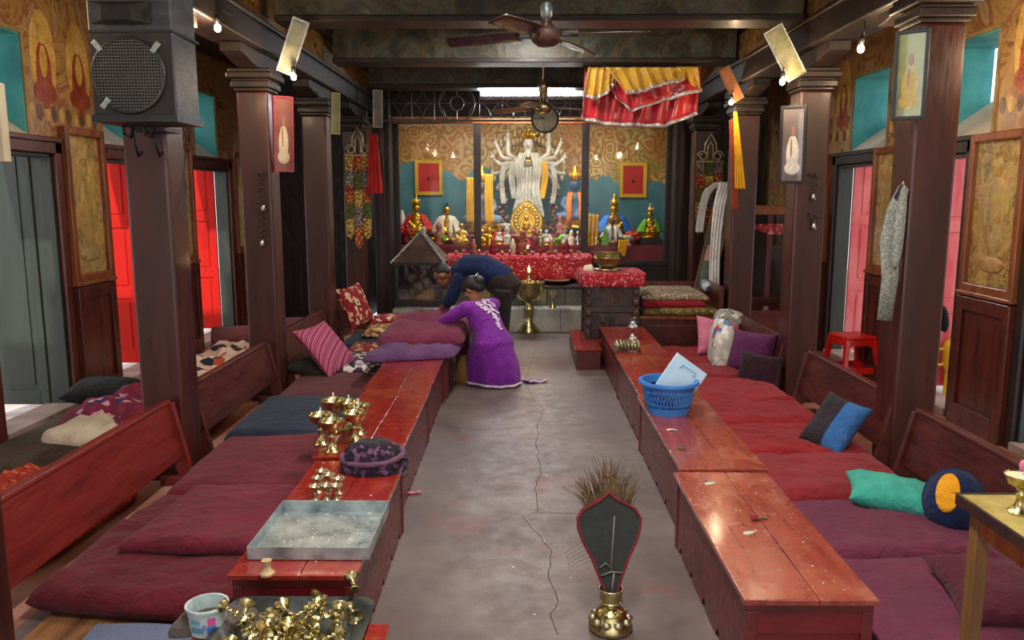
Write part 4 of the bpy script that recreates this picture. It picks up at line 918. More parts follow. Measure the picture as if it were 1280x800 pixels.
# wall as a net of lozenge ribs with rings
for k in range(nn):
    for sg in (1, -1):
        a = 2*PI*k/nn; pts = []
        for s in range(7): z = .045+.11*s/6; aa = a+sg*(2*PI/nn)*1.5*s/6; pts.append((math.cos(aa)*pr(z), math.sin(aa)*pr(z), z))
        b.tube(pts, .0048, 5)
b.build('lattice', BL, t, smooth=True)
b = MB(); b.lathe([(.001,0),(Rb,0),(pr(.047),.047),(pr(.047)-.004,.047),(Rb-.005,.006),(.001,.006)], 44); b.build('base', BL, t, smooth=True, angle=50)
b = MB(); b.lathe([(pr(.155),.155),(pr(.19),.19),(Rt+.016,.195),(Rt+.018,.186),(Rt+.022,.186),(Rt+.02,.203),(pr(.2)-.004,.203),(pr(.155)-.004,.155),(pr(.155),.155)], 44); b.build('rim', BL, t, smooth=True, angle=50)
t = thing('foam_box', 'pale blue plastic box lid sticking out of the blue basket', 'box', (q.x-.01, q.y+.11, H+.09), rot=(R(-12), R(36), 0))
PB = pm('pale_blue_plastic', '#9fc0d8', '#b9d3e4', rough=.4, bmp=0); b = MB(); b.box(-.11,.11,-.02,.02,0,.26); b.build('tray_body', PB, t, bevel=.012)
b = MB(); b.box(-.118,.118,-.03,-.02,-.008,.268); b.build('rim', PB, t, bevel=.005)
b = MB(); b.tube([(-.05,-.032,.2),(-.05,-.038,.23),(.05,-.038,.23),(.05,-.032,.2)], .004, 6); b.build('handle', PB, t, smooth=True)
# stacked shiny bowls, silver vase
q = P(785, 441, Z=H)
for k in range(7):
    b = MB(); xx = q.x-.09+.03*k; sc = .052 if k not in (5,) else .04
    b.lathe([(.018,-.03),(.035,-.018),(sc,.012),(sc+.003,.013),(.036,-.01),(.001,-.018)], 20, T((xx, q.y+.05, H+.054), (0, R(78), 0)))
    o = b.build('offering_bowl', pm('green_gold_metal', '#8fa07a', '#d0cca8', '#6a7a4a', scale=25, rough=.25, metal=.8), smooth=True); tag(o, 'small offering bowl in the tipped row on the third right table', 'bowl', 'row of nested bowls on the right table')
def vase(name, label, x, y, z, prof, m, s=1, cat='vase'):
    b = MB(); b.lathe([(r*s, h*s) for r, h in prof], 24, T((x,y,z))); return tag(b.build(name, m, smooth=True, angle=60), label, cat)
q = P(790, 423, Z=H); vase('silver_vase', 'small silver ritual vase at the far end of the right table', q.x, q.y, H, [(.001,0),(.045,0),(.045,.01),(.02,.03),(.018,.06),(.05,.09),(.055,.12),(.03,.145),(.02,.17),(.035,.2),(.032,.2),(.001,.17)], SILVER)
# brass vase with feather fan
vx, vy = P(765, 796, Z=0).x, P(765, 796, Z=0).y+.06
t = thing('ritual_vase', 'brass vase holding a peacock feather fan, front of the aisle', 'vase', (vx, vy, 0))
b = MB(); b.lathe([(.001,0),(.075,0),(.085,.006),(.088,.02),(.07,.045),(.062,.07),(.05,.085),(.03,.092),(.026,.1),(.04,.11),(.045,.135),(.046,.17),(.042,.172),(.04,.14),(.001,.12)], 36); b.build('vessel', BRASS, t, smooth=True, angle=50)
b = MB()
for k in range(10): a = 2*PI*k/10; b.ell((math.cos(a)*.07, math.sin(a)*.07, .045), (.02,.012,.018), 8, None); 
b.build('relief', BRASSP, t, smooth=True)
b = MB(); b.torus((0,0,.17), .045, .004, 28); b.torus((0,0,.12), .043, .004, 28); b.build('neck_ring', BRASSP, t, smooth=True)
t = thing('feather_fan', 'spade-shaped dark velvet fan with red border and brown feathers, in the brass vase', 'feather fan', (vx, vy, .13), rot=(R(-14), 0, R(4)))
half = [(0,0),(.02,.0),(.035,.06),(.07,.15),(.105,.22),(.122,.27),(.125,.31),(.105,.345),(.07,.365),(.03,.385),(0,.41)]
poly = half+[(-x,z) for x, z in half[1:-1]][::-1]
b = MB(); b.prism(poly, .02, T((0,-.01,0))); VEL = pm('dark_green_velvet', '#10130f', '#1b201a', scale=8, rough=.8, sheen=.4); b.build('face', VEL, t, bevel=.004)
b = MB(); b.tube([(x,-.012,z) for x, z in poly]+[(poly[0][0],-.012,poly[0][1])], .006, 8, cap=False); b.tube([(x,.012,z) for x, z in poly]+[(poly[0][0],.012,poly[0][1])], .005, 8, cap=False); b.build('border', fabric('dark_red_braid', '#5a1620', '#7a2430'), t, smooth=True)
b = MB(); b.tube([(.0,-.016,.1),(.008,-.016,.2),(.02,-.016,.32)], .0025, 6); b.tube([(-.045,-.016,.12),(-.02,-.018,.14),(.0,-.016,.12)], .0025, 6); b.tube([(-.04,-.016,.09),(0,-.018,.105),(.045,-.016,.1)], .003, 6); b.tube([(.0,-.016,.02),(.012,-.016,.1)], .004, 6); b.build('quill', pm('grey_quill', '#5d5a50', '#8a857a', rough=.5), t, smooth=True)
r8 = random.Random(2); b = MB()
for k in range(150):
    a = r8.uniform(-1,1); x0_ = a*.085; z0_ = .405-abs(a)*.06; an = a*.45+r8.gauss(0,.12); L = r8.uniform(.06,.15)*(1 if abs(a) > .25 else 1.1)
    b.tube([(x0_, r8.uniform(-.008,.008), z0_-.02), (x0_+math.sin(an)*L*.5, r8.uniform(-.01,.01), z0_+math.cos(an)*L*.5), (x0_+math.sin(an*1.3)*L, r8.uniform(-.02,.02), z0_+math.cos(an*1.3)*L)], [.0022,.0016,.0006], 4)
o = b.build('feather_tuft', pm('brown_feather', '#3a2a18', '#5d4526', '#6d5530', scale=20, rough=.7), t); o['kind'] = 'stuff'
b = MB()
for k in range(6): b.tube([(-.06,0,.15+.02*k),(-.13-.01*k,-.01,.13+.01*k),(-.17,-.02,.1+.012*k)], .0008, 4)
b.build('loose_barb', pm('brown_feather', ''), t)
# small side table at the right edge with brass lamp
q = P(1201, 618, Z=.75); x0, y1 = q.x, q.y; TW, TLn = .75, 1.0
t = thing('side_table', 'small brown wooden table with yellowish top at the right edge', 'table', (x0+TW/2, y1-TLn/2, 0))
b = MB(); b.box(x0, x0+TW, y1-TLn, y1, .725, .75); b.build('table_top', pattern('ochre_table_top', [(0,'#6d5c2c'),(.4,'#93803f'),(.6,'#b5a45e'),(.8,'#7a6632')], 9, kind='noise', rough=.35), t, world=True, bevel=.003)
b = MB(); b.box(x0-.004, x0+TW+.004, y1-.002, y1+.012, .715, .752); b.build('edge_strip', W_DARK, t, world=True, bevel=.002); b = MB(); b.box(x0-.012, x0-.001, y1-TLn, y1+.01, .715, .752); b.build('edge_strip', W_DARK, t, world=True, bevel=.002)
for X in (x0+.02, x0+TW-.07):
    for Y in (y1-.07, y1-TLn+.02): b = MB(); b.box(X, X+.045, Y, Y+.045, 0, .725); b.build('leg', W_TAN, t, world=True, bevel=.004)
b = MB(); b.box(x0+.025, x0+.045, y1-TLn+.06, y1-.07, .64, .725); b.build('apron', W_FRAME, t, world=True, bevel=.003)
b = MB(); b.box(x0+.06, x0+TW-.07, y1-.06, y1-.04, .64, .725); b.build('apron', W_FRAME, t, world=True, bevel=.003)
q = P(1272, 645, Z=.75); t = lamp(q.x+.015, q.y+.02, .75, 1.35, 'brass butter lamp with white wax on the brown side table', m=BRASS)
b = MB(); b.lathe([(.045,.118),(.001,.12)], 20); b.build('wax', pm('white_wax', '#c4c8a4', '#d8dab8', rough=.4), t)
b = MB(); b.ell((0,0,.15), (.012,.012,.02), 8); b.build('bud', PINK, t, smooth=True)
r9 = random.Random(8); b = MB()
for k in range(60): b.ell((x0+.03+r9.random()*.3, y1-.03-r9.random()*.25, .752), (r9.uniform(.001,.004), .0015, .001), 5)
tag(b.build('grain', WHITEC), 'rice grains scattered on the brown side table', 'rice', kind='stuff')
# red plastic stool
q0 = (3.12, 7.42); RP = pm('red_plastic', '#b8140f', '#d02018', scale=4, rough=.3, bmp=0); t = thing('plastic_stool', 'bright red plastic stool by the right wall', 'stool', (q0[0], q0[1], 0), R(10))
hs = .42; b = MB(); b.box(-.155,.155,-.155,.155,hs-.03,hs); b.build('seat', RP, t, bevel=.012)
for sx in (-1,1):
    for sy in (-1,1):
        b = MB(); tx, ty, bx2, by2 = .135*sx, .135*sy, .18*sx, .18*sy
        b.tube([(tx,ty,hs-.03),(bx2,by2,.0)], [.032,.026], 4, up=(1,1,0)); b.build('leg', RP, t, bevel=.004)
for sgn, ax in ((1,0),(-1,0),(1,1),(-1,1)):
    b = MB(); pl_ = [(-.14,hs-.03),(-.14,hs-.1),(-.12,hs-.115),(-.08,hs-.09),(.08,hs-.09),(.12,hs-.115),(.14,hs-.1),(.14,hs-.03)][::-1]
    b.prism(pl_, .008, T((0,0,0),(0,0,ax*PI/2)) @ T((0, sgn*.14,0))); b.build('apron', RP, t)
    b = MB(); pl_ = [(-.17,.11),(-.165,.05),(-.1,.075),(.1,.075),(.165,.05),(.17,.11),(.15,.13),(-.15,.13)]
    b.prism(pl_, .008, T((0,0,0),(0,0,ax*PI/2)) @ T((0, sgn*.168,0))); b.build('lower_rail', RP, t)
# hand-sanitiser-like yellow bottle stand seen through the near right door
t = thing('yellow_stand', 'yellow plastic stand outside the near right door', 'stand', (3.75, 6.85, -.1)); YP = pm('yellow_plastic', '#c9a012', '#e0b81c', rough=.4, bmp=0)
b = MB(); b.lathe([(.1,0),(.1,.03),(.05,.08),(.045,.3),(.07,.34),(.08,.5),(.06,.56),(.02,.58),(.02,.62),(.001,.62)], 20); b.build('body', YP, t, smooth=True, angle=50)
b = MB(); b.lathe([(.02,.62),(.03,.64),(.02,.7),(.001,.71)], 16); b.build('knob', WHITEC, t, smooth=True)
b = MB(); b.torus((-.1,0,.42), .07, .012, 20, axis='Y'); b.build('handle', YP, t, smooth=True)
# plastic bag with things, patterned cloth on far right mattress
t = heap('plastic_bag', 'crumpled white plastic bag between the pink and plum cushions', [(1.72,7.0),(1.95,7.05),(1.98,7.45),(1.78,7.5)], .17, .36, pattern('printed_bag', [(0,'#b9b6ae'),(.6,'#d6d4cc'),(.85,'#c0403c'),(.9,'#4a6a9a')], 22, kind='voronoi', rough=.4), 'bag', seed=61, folds=1.6, n=40)
heap('headscarf', 'grey and white patterned cloth on the far end of the right backrest', [(2.0,8.0),(2.3,7.95),(2.32,8.3),(2.02,8.3)], .42, .14, pattern('scarf_print', [(0,'#8a8c84'),(.5,'#c9c6b8'),(.8,'#6a6448')], 30), 'cloth', seed=62, n=40)
# ================================================================ SHRINE
SY = 11.4
zt = P(640, 155, Y=SY).z; zb = P(640, 326, Y=SY).z
t = thing('shrine_screen', 'dark wooden shrine screen with three tall glass panes', 'screen', (.1, SY, 0))
for px, wd in ((494, 12), (597, 9), (731, 9), (836, 9)):
    a, c = P(px-wd/2, 250, Y=SY).x, P(px+wd/2, 250, Y=SY).x; b = MB(); b.box(a, c, SY-.04, SY+.04, zb if 500 < px < 800 else 0, zt); b.build('upright', W_DARK, t, world=True, bevel=.004)
xa, xc = P(488, 155, Y=SY).x, P(841, 155, Y=SY).x
b = MB(); b.box(xa-.6, xc+.6, SY-.05, SY+.05, zt, zt+.07); b.build('top_rail', W_FRAME, t, world=True, bevel=.006)
b = MB(); b.box(xa, xc, SY-.05, SY+.05, zb-.06, zb); b.build('bottom_rail', W_DARK, t, world=True, bevel=.006)
b = MB(); b.box(xa, xc, SY-.02, SY+.02, 0, zb-.06); b.build('lower_boards', W_DARK, t, world=True)
for (p0, p1) in ((499,593),(602,727),(736,832)):
    a, c = P(p0, 250, Y=SY).x, P(p1, 250, Y=SY).x; b = MB(); b.box(a-.02, c+.02, SY-.003, SY+.003, zb, zt); b.build('pane', SGLASS, t, world=True)
    if p0 != 602:                                            # thin gold and white inner bead
        b = MB(); b.box(a, c, SY+.01, SY+.02, zt-.02, zt); b.build('bead', BRASSP, t, world=True)
# side posts flanking the shrine
for i, (p0, p1, Y, lab) in enumerate(((467,489,11.0,'dark wide post left of the shrine'),(842,862,11.05,'dark wide post right of the shrine'))):
    a, c = P(p0,250,Y=Y).x, P(p1,250,Y=Y).x; t = thing('shrine_post', lab, 'post', ((a+c)/2, Y, 0))
    b = MB(); b.box(a, c, Y, Y+.25, 0, 3.0); b.build('shaft', W_DARK, t, world=True, bevel=.02)
    b = MB(); b.box(a+(c-a)*.35, a+(c-a)*.65, Y-.02, Y, 0, 3.0); b.build('fillet', W_PILLAR, t, world=True, bevel=.008)
# iron grille above the screen with rosette
t = thing('iron_grille', 'black ironwork grille with a rosette above the shrine screen', 'grille', (.1, 10.9, zt)); Y = 10.9; g0, g1 = P(640,152,Y=Y).z, P(640,106,Y=Y).z
xl, xr = P(478,130,Y=Y).x, P(730,130,Y=Y).x
b = MB(); b.box(xl, 2.2, Y-.01, Y+.01, g0, g0+.025); b.box(xl, 2.2, Y-.01, Y+.01, g1, g1+.025); b.build('frame', IRONL, t, world=True)
cz = (g0+g1)/2; cxr = P(571,128,Y=Y).x
for Rr, nm in ((.235,'outer_ring'),(.09,'inner_ring')): b = MB(); b.torus((cxr,Y,cz), Rr, .008, 36, axis='Y'); b.build(nm, IRONL, t, world=True, smooth=True)
b = MB()
for k in range(4): a = k*PI/2+PI/4*0; b.tube([(cxr+math.cos(a)*.09,Y,cz+math.sin(a)*.09),(cxr+math.cos(a)*.235,Y,cz+math.sin(a)*.235)], .006, 5)
for k in range(-5, 9):
    x = cxr+k*.3; 
    if abs(k) < 1: continue
    b.tube([(x,Y,g0),(x,Y,g1)], .005, 5)
    for sg in (1,-1): b.tube([(x+.15*math.cos(a_)*1.0,Y,cz+sg*(.22-.22*math.sin(a_))) for a_ in [PI*j/10 for j in range(11)]], .005, 5)
b.tube([(xl,Y,cz),(cxr-.235,Y,cz)], .005, 5); b.tube([(cxr+.235,Y,cz),(2.2,Y,cz)], .005, 5)
b.build('scrollwork', IRONL, t, world=True)
# tube lamp fitting
xa_, xc_ = P(602,115,Y=11.15).x, P(727,115,Y=11.15).x; z = P(660,116,Y=11.15).z
t = thing('tube_lamp', 'white fluorescent tube lamp above the middle pane', 'lamp', ((xa_+xc_)/2, 11.15, z))
b = MB(); b.tube([(xa_,11.12,z),(xc_,11.12,z)], .019, 12); b.build('tube', emis('tube_glow', '#e8f4ff', 9), t, world=True, smooth=True)
b = MB(); b.box(xa_-.03, xc_+.03, 11.15, 11.485, z-.05, z+.07); b.build('batten', pm('white_enamel', '#b8c0c8', '#d0d6dc', rough=.4), t, world=True, bevel=.006)
# stepped shelves inside the shrine
def S(px, py, Y): return P(px, py, Y=Y)
t = thing('shrine_shelf', 'stepped shelf inside the shrine carrying the statues', 'shelf', (.1, 12, 0))
zA, zB = S(640,306,11.75).z, S(640,292,12.2).z
REDL = pm('red_lacquer', '#6a1420', '#851a28', rough=.4)
for (y0, y1, z) in ((11.5, 12.0, zA), (12.0, YEND-.01, zB)):
    b = MB(); b.box(-1.78, 2.05, y0, y1, 0.01, z); b.build('step', REDL, t, world=True, bevel=.004)
# pictures on the back wall
YB = YEND-.02
for (p0, p1, q0, q1, lab) in ((519,553,200,244,'red picture in a yellow frame on the left of the shrine wall'),(774,809,203,247,'red picture in a yellow frame on the right of the shrine wall')):
    A, B = S(p0,q1,YB), S(p1,q0,YB); t = thing('picture', lab, 'picture', ((A.x+B.x)/2, YB, A.z)); f = .055
    b = MB(); b.box(A.x, A.x+f, YB-.03, YB+.01, A.z, B.z); b.box(B.x-f, B.x, YB-.03, YB+.01, A.z, B.z); b.box(A.x+f, B.x-f, YB-.03, YB+.01, A.z, A.z+f); b.box(A.x+f, B.x-f, YB-.03, YB+.01, B.z-f, B.z); b.build('frame', pm('yellow_frame', '#c79a1a', '#e0b830', rough=.4), t, world=True, bevel=.006)
    b = MB(); b.box(A.x+f, B.x-f, YB-.015, YB, A.z+f, B.z-f); b.build('red_field', pm('red_field', '#b3201a', '#c42a20', rough=.5), t, world=True)
    b = MB(); b.ell(((A.x+B.x)/2, YB-.016, (A.z+B.z)/2-.02), (.02,.006,.03), 8); b.build('emblem', W_DARK, t, world=True, smooth=True)
# ---- figures
def figure(label, px, pyb, pyt, Y, skin, robe, robe2=None, crown=True, seat=True, wid=1.0, name='statue', cat='statue', arms=2, shawl=None, rz=0):
    """seated deity: lotus base, crossed legs, torso, arms in lap, head with topknot/crown, cloak"""
    A = S(px, pyb, Y); h = S(px, pyt, Y).z-A.z; t = thing(name, label, cat, (A.x, Y, A.z), rz); u = h
    b = MB(); b.lathe([(.001,0),(.30*u,0),(.31*u,.02*u),(.27*u,.05*u),(.25*u,.07*u),(.29*u,.09*u),(.30*u,.11*u),(.22*u,.13*u),(.001,.13*u)], 20, None, sy=.75); b.build('lotus_base', GOLD, t, smooth=True, angle=40)
    b = MB()
    if seat:
        b.ell((0,-.03*u,.19*u), (.28*u*wid,.17*u,.07*u), 16)
        b.tube([(-.1*u,0,.2*u),(-.25*u,-.06*u,.19*u),(-.05*u,-.16*u,.17*u)], [.08*u,.075*u,.05*u], 10); b.tube([(.1*u,0,.2*u),(.25*u,-.06*u,.19*u),(.05*u,-.16*u,.17*u)], [.08*u,.075*u,.05*u], 10)
        zs, zh = .2, .0
    b.ell((0,0,.32*u), (.145*u,.09*u,.13*u), 14); b.ell((0,0,.45*u), (.18*u,.085*u,.1*u), 14)
    for s in (-1, 1): b.tube([(s*.14*u,0,.49*u),(s*.2*u,-.02*u,.36*u),(s*.1*u,-.13*u,.27*u),(s*.02*u,-.15*u,.26*u)], [.05*u,.045*u,.035*u,.03*u], 10)
    b.tube([(0,0,.5*u),(0,-.005*u,.6*u)], [.05*u,.04*u], 10)
    b.ell((0,-.01*u,.68*u), (.092*u,.09*u,.105*u), 16); b.ell((0,-.1*u,.67*u), (.014*u,.02*u,.025*u), 8)
    for s in (-1,1): b.ell((s*.092*u,0,.66*u), (.014*u,.022*u,.045*u), 8)
    b.build('body', skin, t, smooth=True, remesh=max(.006, .022*u))
    b = MB()
    if crown:
        b.lathe([(.08*u,.73*u),(.088*u,.75*u),(.085*u,.77*u),(.06*u,.8*u),(.05*u,.86*u),(.03*u,.9*u),(.022*u,.95*u),(.012*u,1.0*u),(.001,1.0*u)], 14)
        for k in range(5): a = -PI/2+(k-2)*.5; b.tube([(math.cos(a)*.085*u,math.sin(a)*.085*u,.75*u),(math.cos(a)*.1*u,math.sin(a)*.1*u,.88*u)], [.022*u,.003*u], 6)
        b.build('crown', GOLD, t, smooth=True)
    else:
        b.ell((0,.008*u,.73*u), (.08*u,.082*u,.065*u), 14); b.ell((0,.01*u,.81*u), (.03*u,.03*u,.045*u), 10); b.build('hair', pm('blue_black_hair', '#14161f', '#20222c', rough=.5), t, smooth=True)
    # cloak: open cone of cloth round shoulders with folds
    if robe:
        def cl(s, tt):
            a = -PI/2+.55+s*(2*PI-1.1); r = (.16+.22*tt**.8)*u*wid*(1+.05*math.sin(a*9)*tt); return (math.cos(a)*r*1.05, math.sin(a)*r*.62, (.54-.38*tt)*u)
        b = MB(); b.grid(cl, 44, 8); b.build('cloak', robe, t, smooth=True, solid=.012*u)
    if shawl:
        for s in (-1, 1):
            b = MB(); b.tube([(s*.07*u,-.06*u,.56*u),(s*.1*u,-.15*u,.42*u),(s*.09*u,-.2*u,.25*u),(s*.11*u,-.24*u,.04*u)], [(.045*u,.012*u)]*4, 8, up=(1,0,0)); b.build('scarf', shawl, t, smooth=True)
    # face paint
    b = MB()
    for s in (-1,1): b.ell((s*.032*u,-.096*u,.695*u), (.013*u,.006*u,.006*u), 6)
    b.ell((0,-.096*u,.635*u), (.02*u,.006*u,.006*u), 6); b.build('features', pm('face_paint', '#2a1512', '#4a1a16', rough=.6), t)
    return t
RED_S = fabric('red_silk', '#a81a1c', '#c9302a', rough=.5); BLUE_S = fabric('blue_silk', '#1d56a8', '#2f78cc', rough=.5); GREEN_S = fabric('green_silk', '#5d9a1f', '#7dbb35', rough=.5)
YEL_S = fabric('yellow_silk', '#d99a12', '#f0bc22', rough=.5); CREAM_S = fabric('cream_silk', '#c9b89c', '#e0d4bc', rough=.6); ORANGE_S = fabric('orange_silk', '#c8601a', '#de7a24', rough=.5)
WHITEP = pm('white_painted_clay', '#a39a88', '#c4bca9', '#8a6a40', scale=6, rough=.4); TERRA = pm('terracotta', '#8a4a3a', '#a86048', rough=.6)
figure('crowned gold-faced statue in a red robe, leftmost behind the left pane', 521, 297, 242, 12.0, GOLD, RED_S)
figure('gold-faced statue wrapped in a cream cloak behind the left pane', 559, 300, 245, 12.0, GOLD, CREAM_S, crown=False, shawl=CREAM_S)
figure('small all-gold seated statue in front of the cream-cloaked one', 577, 308, 270, 11.75, GOLD, None, crown=False)
figure('blue-robed gold statue behind the right pane', 767, 300, 242, 12.0, GOLD, BLUE_S, wid=1.1)
figure('small bronze statue with white scarf in front of the blue-robed statue', 765, 303, 265, 11.7, pm('bronze', '#6a5030', '#8a6c44', rough=.35, metal=.8), WHITEC, shawl=WHITEC)
figure('green-robed statue on the dark box at the far right of the shrine', 812, 297, 254, 11.85, GOLD, GREEN_S)
figure('tiny statue beside the red flowers, right pane', 791, 300, 279, 11.7, TERRA, None, crown=False)
figure('tiny red and white seated figure left of the gold medallion', 624, 305, 277, 11.65, WHITEP, RED_S)
figure('small white seated figure right of the gold medallion', 683, 306, 281, 11.65, WHITEP, CREAM_S, crown=False)
figure('small green and white figure at the right of the middle pane', 706, 309, 279, 11.65, WHITEP, GREEN_S)
figure('small red figure at the left foot of the gold medallion', 656, 311, 288, 11.6, REDL, RED_S)
figure('small gold seated figure at the left end of the middle pane', 607, 306, 280, 11.7, GOLD, None)
figure('blue-faced statue in orange scarf standing at the right of the middle pane', 718, 285, 205, 12.2, pm('blue_clay', '#3a5a78', '#4f7a94', rough=.5), None, shawl=ORANGE_S)
figure('statue with yellow scarves half hidden by the left upright of the middle pane', 603, 290, 205, 12.25, pm('grey_blue_clay', '#5a6a80', '#7a8a9a', rough=.5), None, shawl=YEL_S)
# dark box under green statue
A, B = S(796,326,11.8), S(826,298,11.8); b = MB(); b.box(A.x, B.x, 11.62, 12.0, A.z, B.z); tag(b.build('dark_box', W_DARK, bevel=.01), 'dark wooden box under the green-robed statue', 'box')
# large many-armed central deity
Yc = 12.3; A = S(660, 286, Yc); hh = S(660, 158, Yc).z-A.z
t = thing('deity_statue', 'tall white many-armed deity statue draped in scarves at the centre of the shrine', 'statue', (A.x, Yc, A.z)); u = hh
b = MB(); b.lathe([(.001,0),(.2*u,0),(.21*u,.02*u),(.17*u,.05*u),(.2*u,.08*u),(.12*u,.1*u),(.001,.1*u)], 24); b.build('lotus_base', GOLD, t, smooth=True, angle=40)
b = MB(); b.tube([(0,0,.08*u),(0,0,.3*u),(0,0,.45*u),(0,0,.56*u),(0,0,.68*u),(0,0,.74*u)], [(.1*u,.07*u),(.11*u,.08*u),(.085*u,.065*u),(.08*u,.06*u),(.12*u,.07*u),(.04*u,.04*u)], 16, up=(1,0,0))
b.tube([(0,0,.7*u),(0,-.01*u,.8*u)], .035*u, 10); b.ell((0,-.01*u,.83*u), (.055*u,.055*u,.07*u), 16); b.ell((0,-.068*u,.825*u), (.01*u,.014*u,.018*u), 8)
for s in (-1, 1): b.tube([(s*.11*u,0,.69*u),(s*.16*u,-.03*u,.56*u),(s*.03*u,-.11*u,.6*u)], [.035*u,.03*u,.018*u], 8)
b.build('body', WHITEP, t, smooth=True, remesh=.02)
for s in (-1,1):
    for k, (dx, dz) in enumerate(((.32,.22),(.36,.08),(.35,-.08),(.3,-.22),(.2,.3))):
        b = MB(); p0 = Vector((s*.1*u,.02*u,.66*u)); p2 = Vector((s*dx*u,-.03*u,(.62+dz)*u)); p1 = (p0+p2)/2+Vector((s*.05*u,.0,-.05*u))
        b.tube([p0,p1,p2], [.03*u,.024*u,.015*u], 8); b.ell(p2, .022*u, 8); b.ell(p2+Vector((0,0,.03*u)), (.008*u,.008*u,.022*u), 6); b.build('arm', WHITEP, t, smooth=True)
b = MB()
for k in range(4): b.ell((0,0,(.92+k*.0)*u), (.045*u,.045*u,.03*u), 12) if k == 0 else b.ell((0,-.0,(.92+k*.025)*u), ((.04-.008*k)*u,(.04-.008*k)*u,.025*u), 12)
for k in range(7): a = -PI/2+(k-3)*.45; b.tube([(math.cos(a)*.055*u,math.sin(a)*.055*u,.88*u),(math.cos(a)*.07*u,math.sin(a)*.07*u,.96*u)], [.014*u,.003*u], 6)
b.torus((0,-.02*u,.7*u), .06*u, .01*u, 20); b.torus((0,-.03*u,.66*u), .08*u, .008*u, 20); b.build('crown_and_necklaces', GOLD, t, smooth=True)
b = MB()
for s in (-1,1): b.ell((s*.02*u,-.06*u,.84*u), (.009*u,.005*u,.004*u), 6)
b.ell((0,-.062*u,.795*u), (.012*u,.005*u,.004*u), 6); b.build('features', pm('face_paint', ''), t)
def scarf(parent, pts, w, m, name='scarf', th=.012, n=30, wav=.25, world=False, lab=None, cat='scarf', group=None):
    """hanging ribbon of cloth with lengthwise folds along a centre line"""
    pts = [Vector(p) for p in pts]
    def at(s):
        f = s*(len(pts)-1); i = min(int(f), len(pts)-2); f -= i
        p0 = pts[max(i-1,0)]; p1 = pts[i]; p2 = pts[i+1]; p3 = pts[min(i+2, len(pts)-1)]
        return .5*((2*p1)+(p2-p0)*f+(2*p0-5*p1+4*p2-p3)*f*f+(3*p1-p0-3*p2+p3)*f**3)
    ww = w if callable(w) else (lambda s: w)
    def fn(a, s):
        p = at(s); x = (a-.5)*ww(s); return (p.x+x, p.y-abs(math.sin(a*PI*3.5+s*2))*ww(s)*wav, p.z+.004*math.sin(a*20))
    b = MB(); b.grid(fn, 16, n); o = b.build(name, m, parent, smooth=True, world=world, solid=th)
    return tag(o, lab, cat, group) if lab else o
DSILK = fabric('ivory_silk', '#a09a88', '#c9c3b2', rough=.6)
for s in (-1, 1):
    scarf(t, [(s*.05*u,-.09*u,.74*u),(s*.09*u,-.13*u,.6*u),(s*.07*u,-.15*u,.4*u),(s*.12*u,-.17*u,.12*u)], .08*u, DSILK)
    scarf(t, [(s*.14*u,-.08*u,.66*u),(s*.16*u,-.12*u,.5*u),(s*.13*u,-.14*u,.3*u)], .06*u, YEL_S if s > 0 else DSILK)
    scarf(t, [(s*.24*u,-.06*u,.62*u),(s*.26*u,-.09*u,.45*u),(s*.24*u,-.1*u,.25*u)], .045*u, DSILK)
scarf(t, [(0,-.1*u,.6*u),(0,-.14*u,.4*u),(0,-.15*u,.1*u)], .12*u, DSILK)
# hand-halo behind the deity
b = MB()
for k in range(26):
    a = -.35+k/25*(PI+.7); 
    for Rr in (.36,.29): b.ell((math.cos(a)*Rr*u, .1*u, (.62+math.sin(a)*Rr*.95)*u), (.02*u,.01*u,.035*u), 8)
o = b.build('hand_halo', pm('halo_mix', '#b5803a', '#d8c090', '#7a3a30', scale=9, rough=.4), t, smooth=True); o['kind'] = 'stuff'
# flanking garland columns
for px, lab in ((692,'garland of pink flowers right of the central deity'),(629,'garland of pink flowers left of the central deity')):
    A = S(px, 290, 12.2); Bz = S(px, 225, 12.2).z; r4 = random.Random(px); b = MB()
    for k in range(40): b.ell((A.x+r4.uniform(-.06,.06), 12.2+r4.uniform(-.03,.03), A.z+(Bz-A.z)*k/40), .03, 7)
    o = b.build('garland', pattern('garland', [(0,'#5a2a20'),(.4,'#a05a4a'),(.6,'#c98a74'),(.8,'#3a4a20')], 30), smooth=True); tag(o, lab, 'garland', kind='stuff')
# gold medallion (back-screen) with relief
A = S(658, 297, 11.8); z1 = S(658, 248, 11.8).z; t = thing('gold_medallion', 'gold leaf-shaped openwork medallion below the central deity', 'ornament', (A.x, 11.8, A.z)); h_ = z1-A.z; w_ = .24
out = [(w_*math.sin(a)*(1 if a < 2.4 else .9), h_*(.42-.42*math.cos(a)+(.0 if a < 2.2 else .14*((a-2.2)/.94)))) for a in [PI*k/18 for k in range(19)]]
poly = out+[(-x,z) for x, z in out[1:-1]][::-1]; b = MB(); b.prism(poly, .02); b.build('disc', GOLD, t, bevel=.005)
for k, sc in enumerate((.97,.78,.55)):
    b = MB(); pts = [(x*sc,-.006,z*sc+h_*.45*(1-sc)) for x, z in poly]; b.tube(pts+[pts[0]], .008, 6, cap=False); b.build('relief_ring', BRASS, t, smooth=True)
b = MB()
for k in range(22): a = 2*PI*k/22; b.ell((math.sin(a)*w_*.66,-.006,h_*.46-math.cos(a)*h_*.33), (.022,.014,.022), 8)
b.ell((0,-.02,h_*.3), (.06,.03,.07), 12); b.ell((0,-.03,h_*.5), (.035,.03,.04), 10); b.build('relief', GOLD, t, smooth=True)
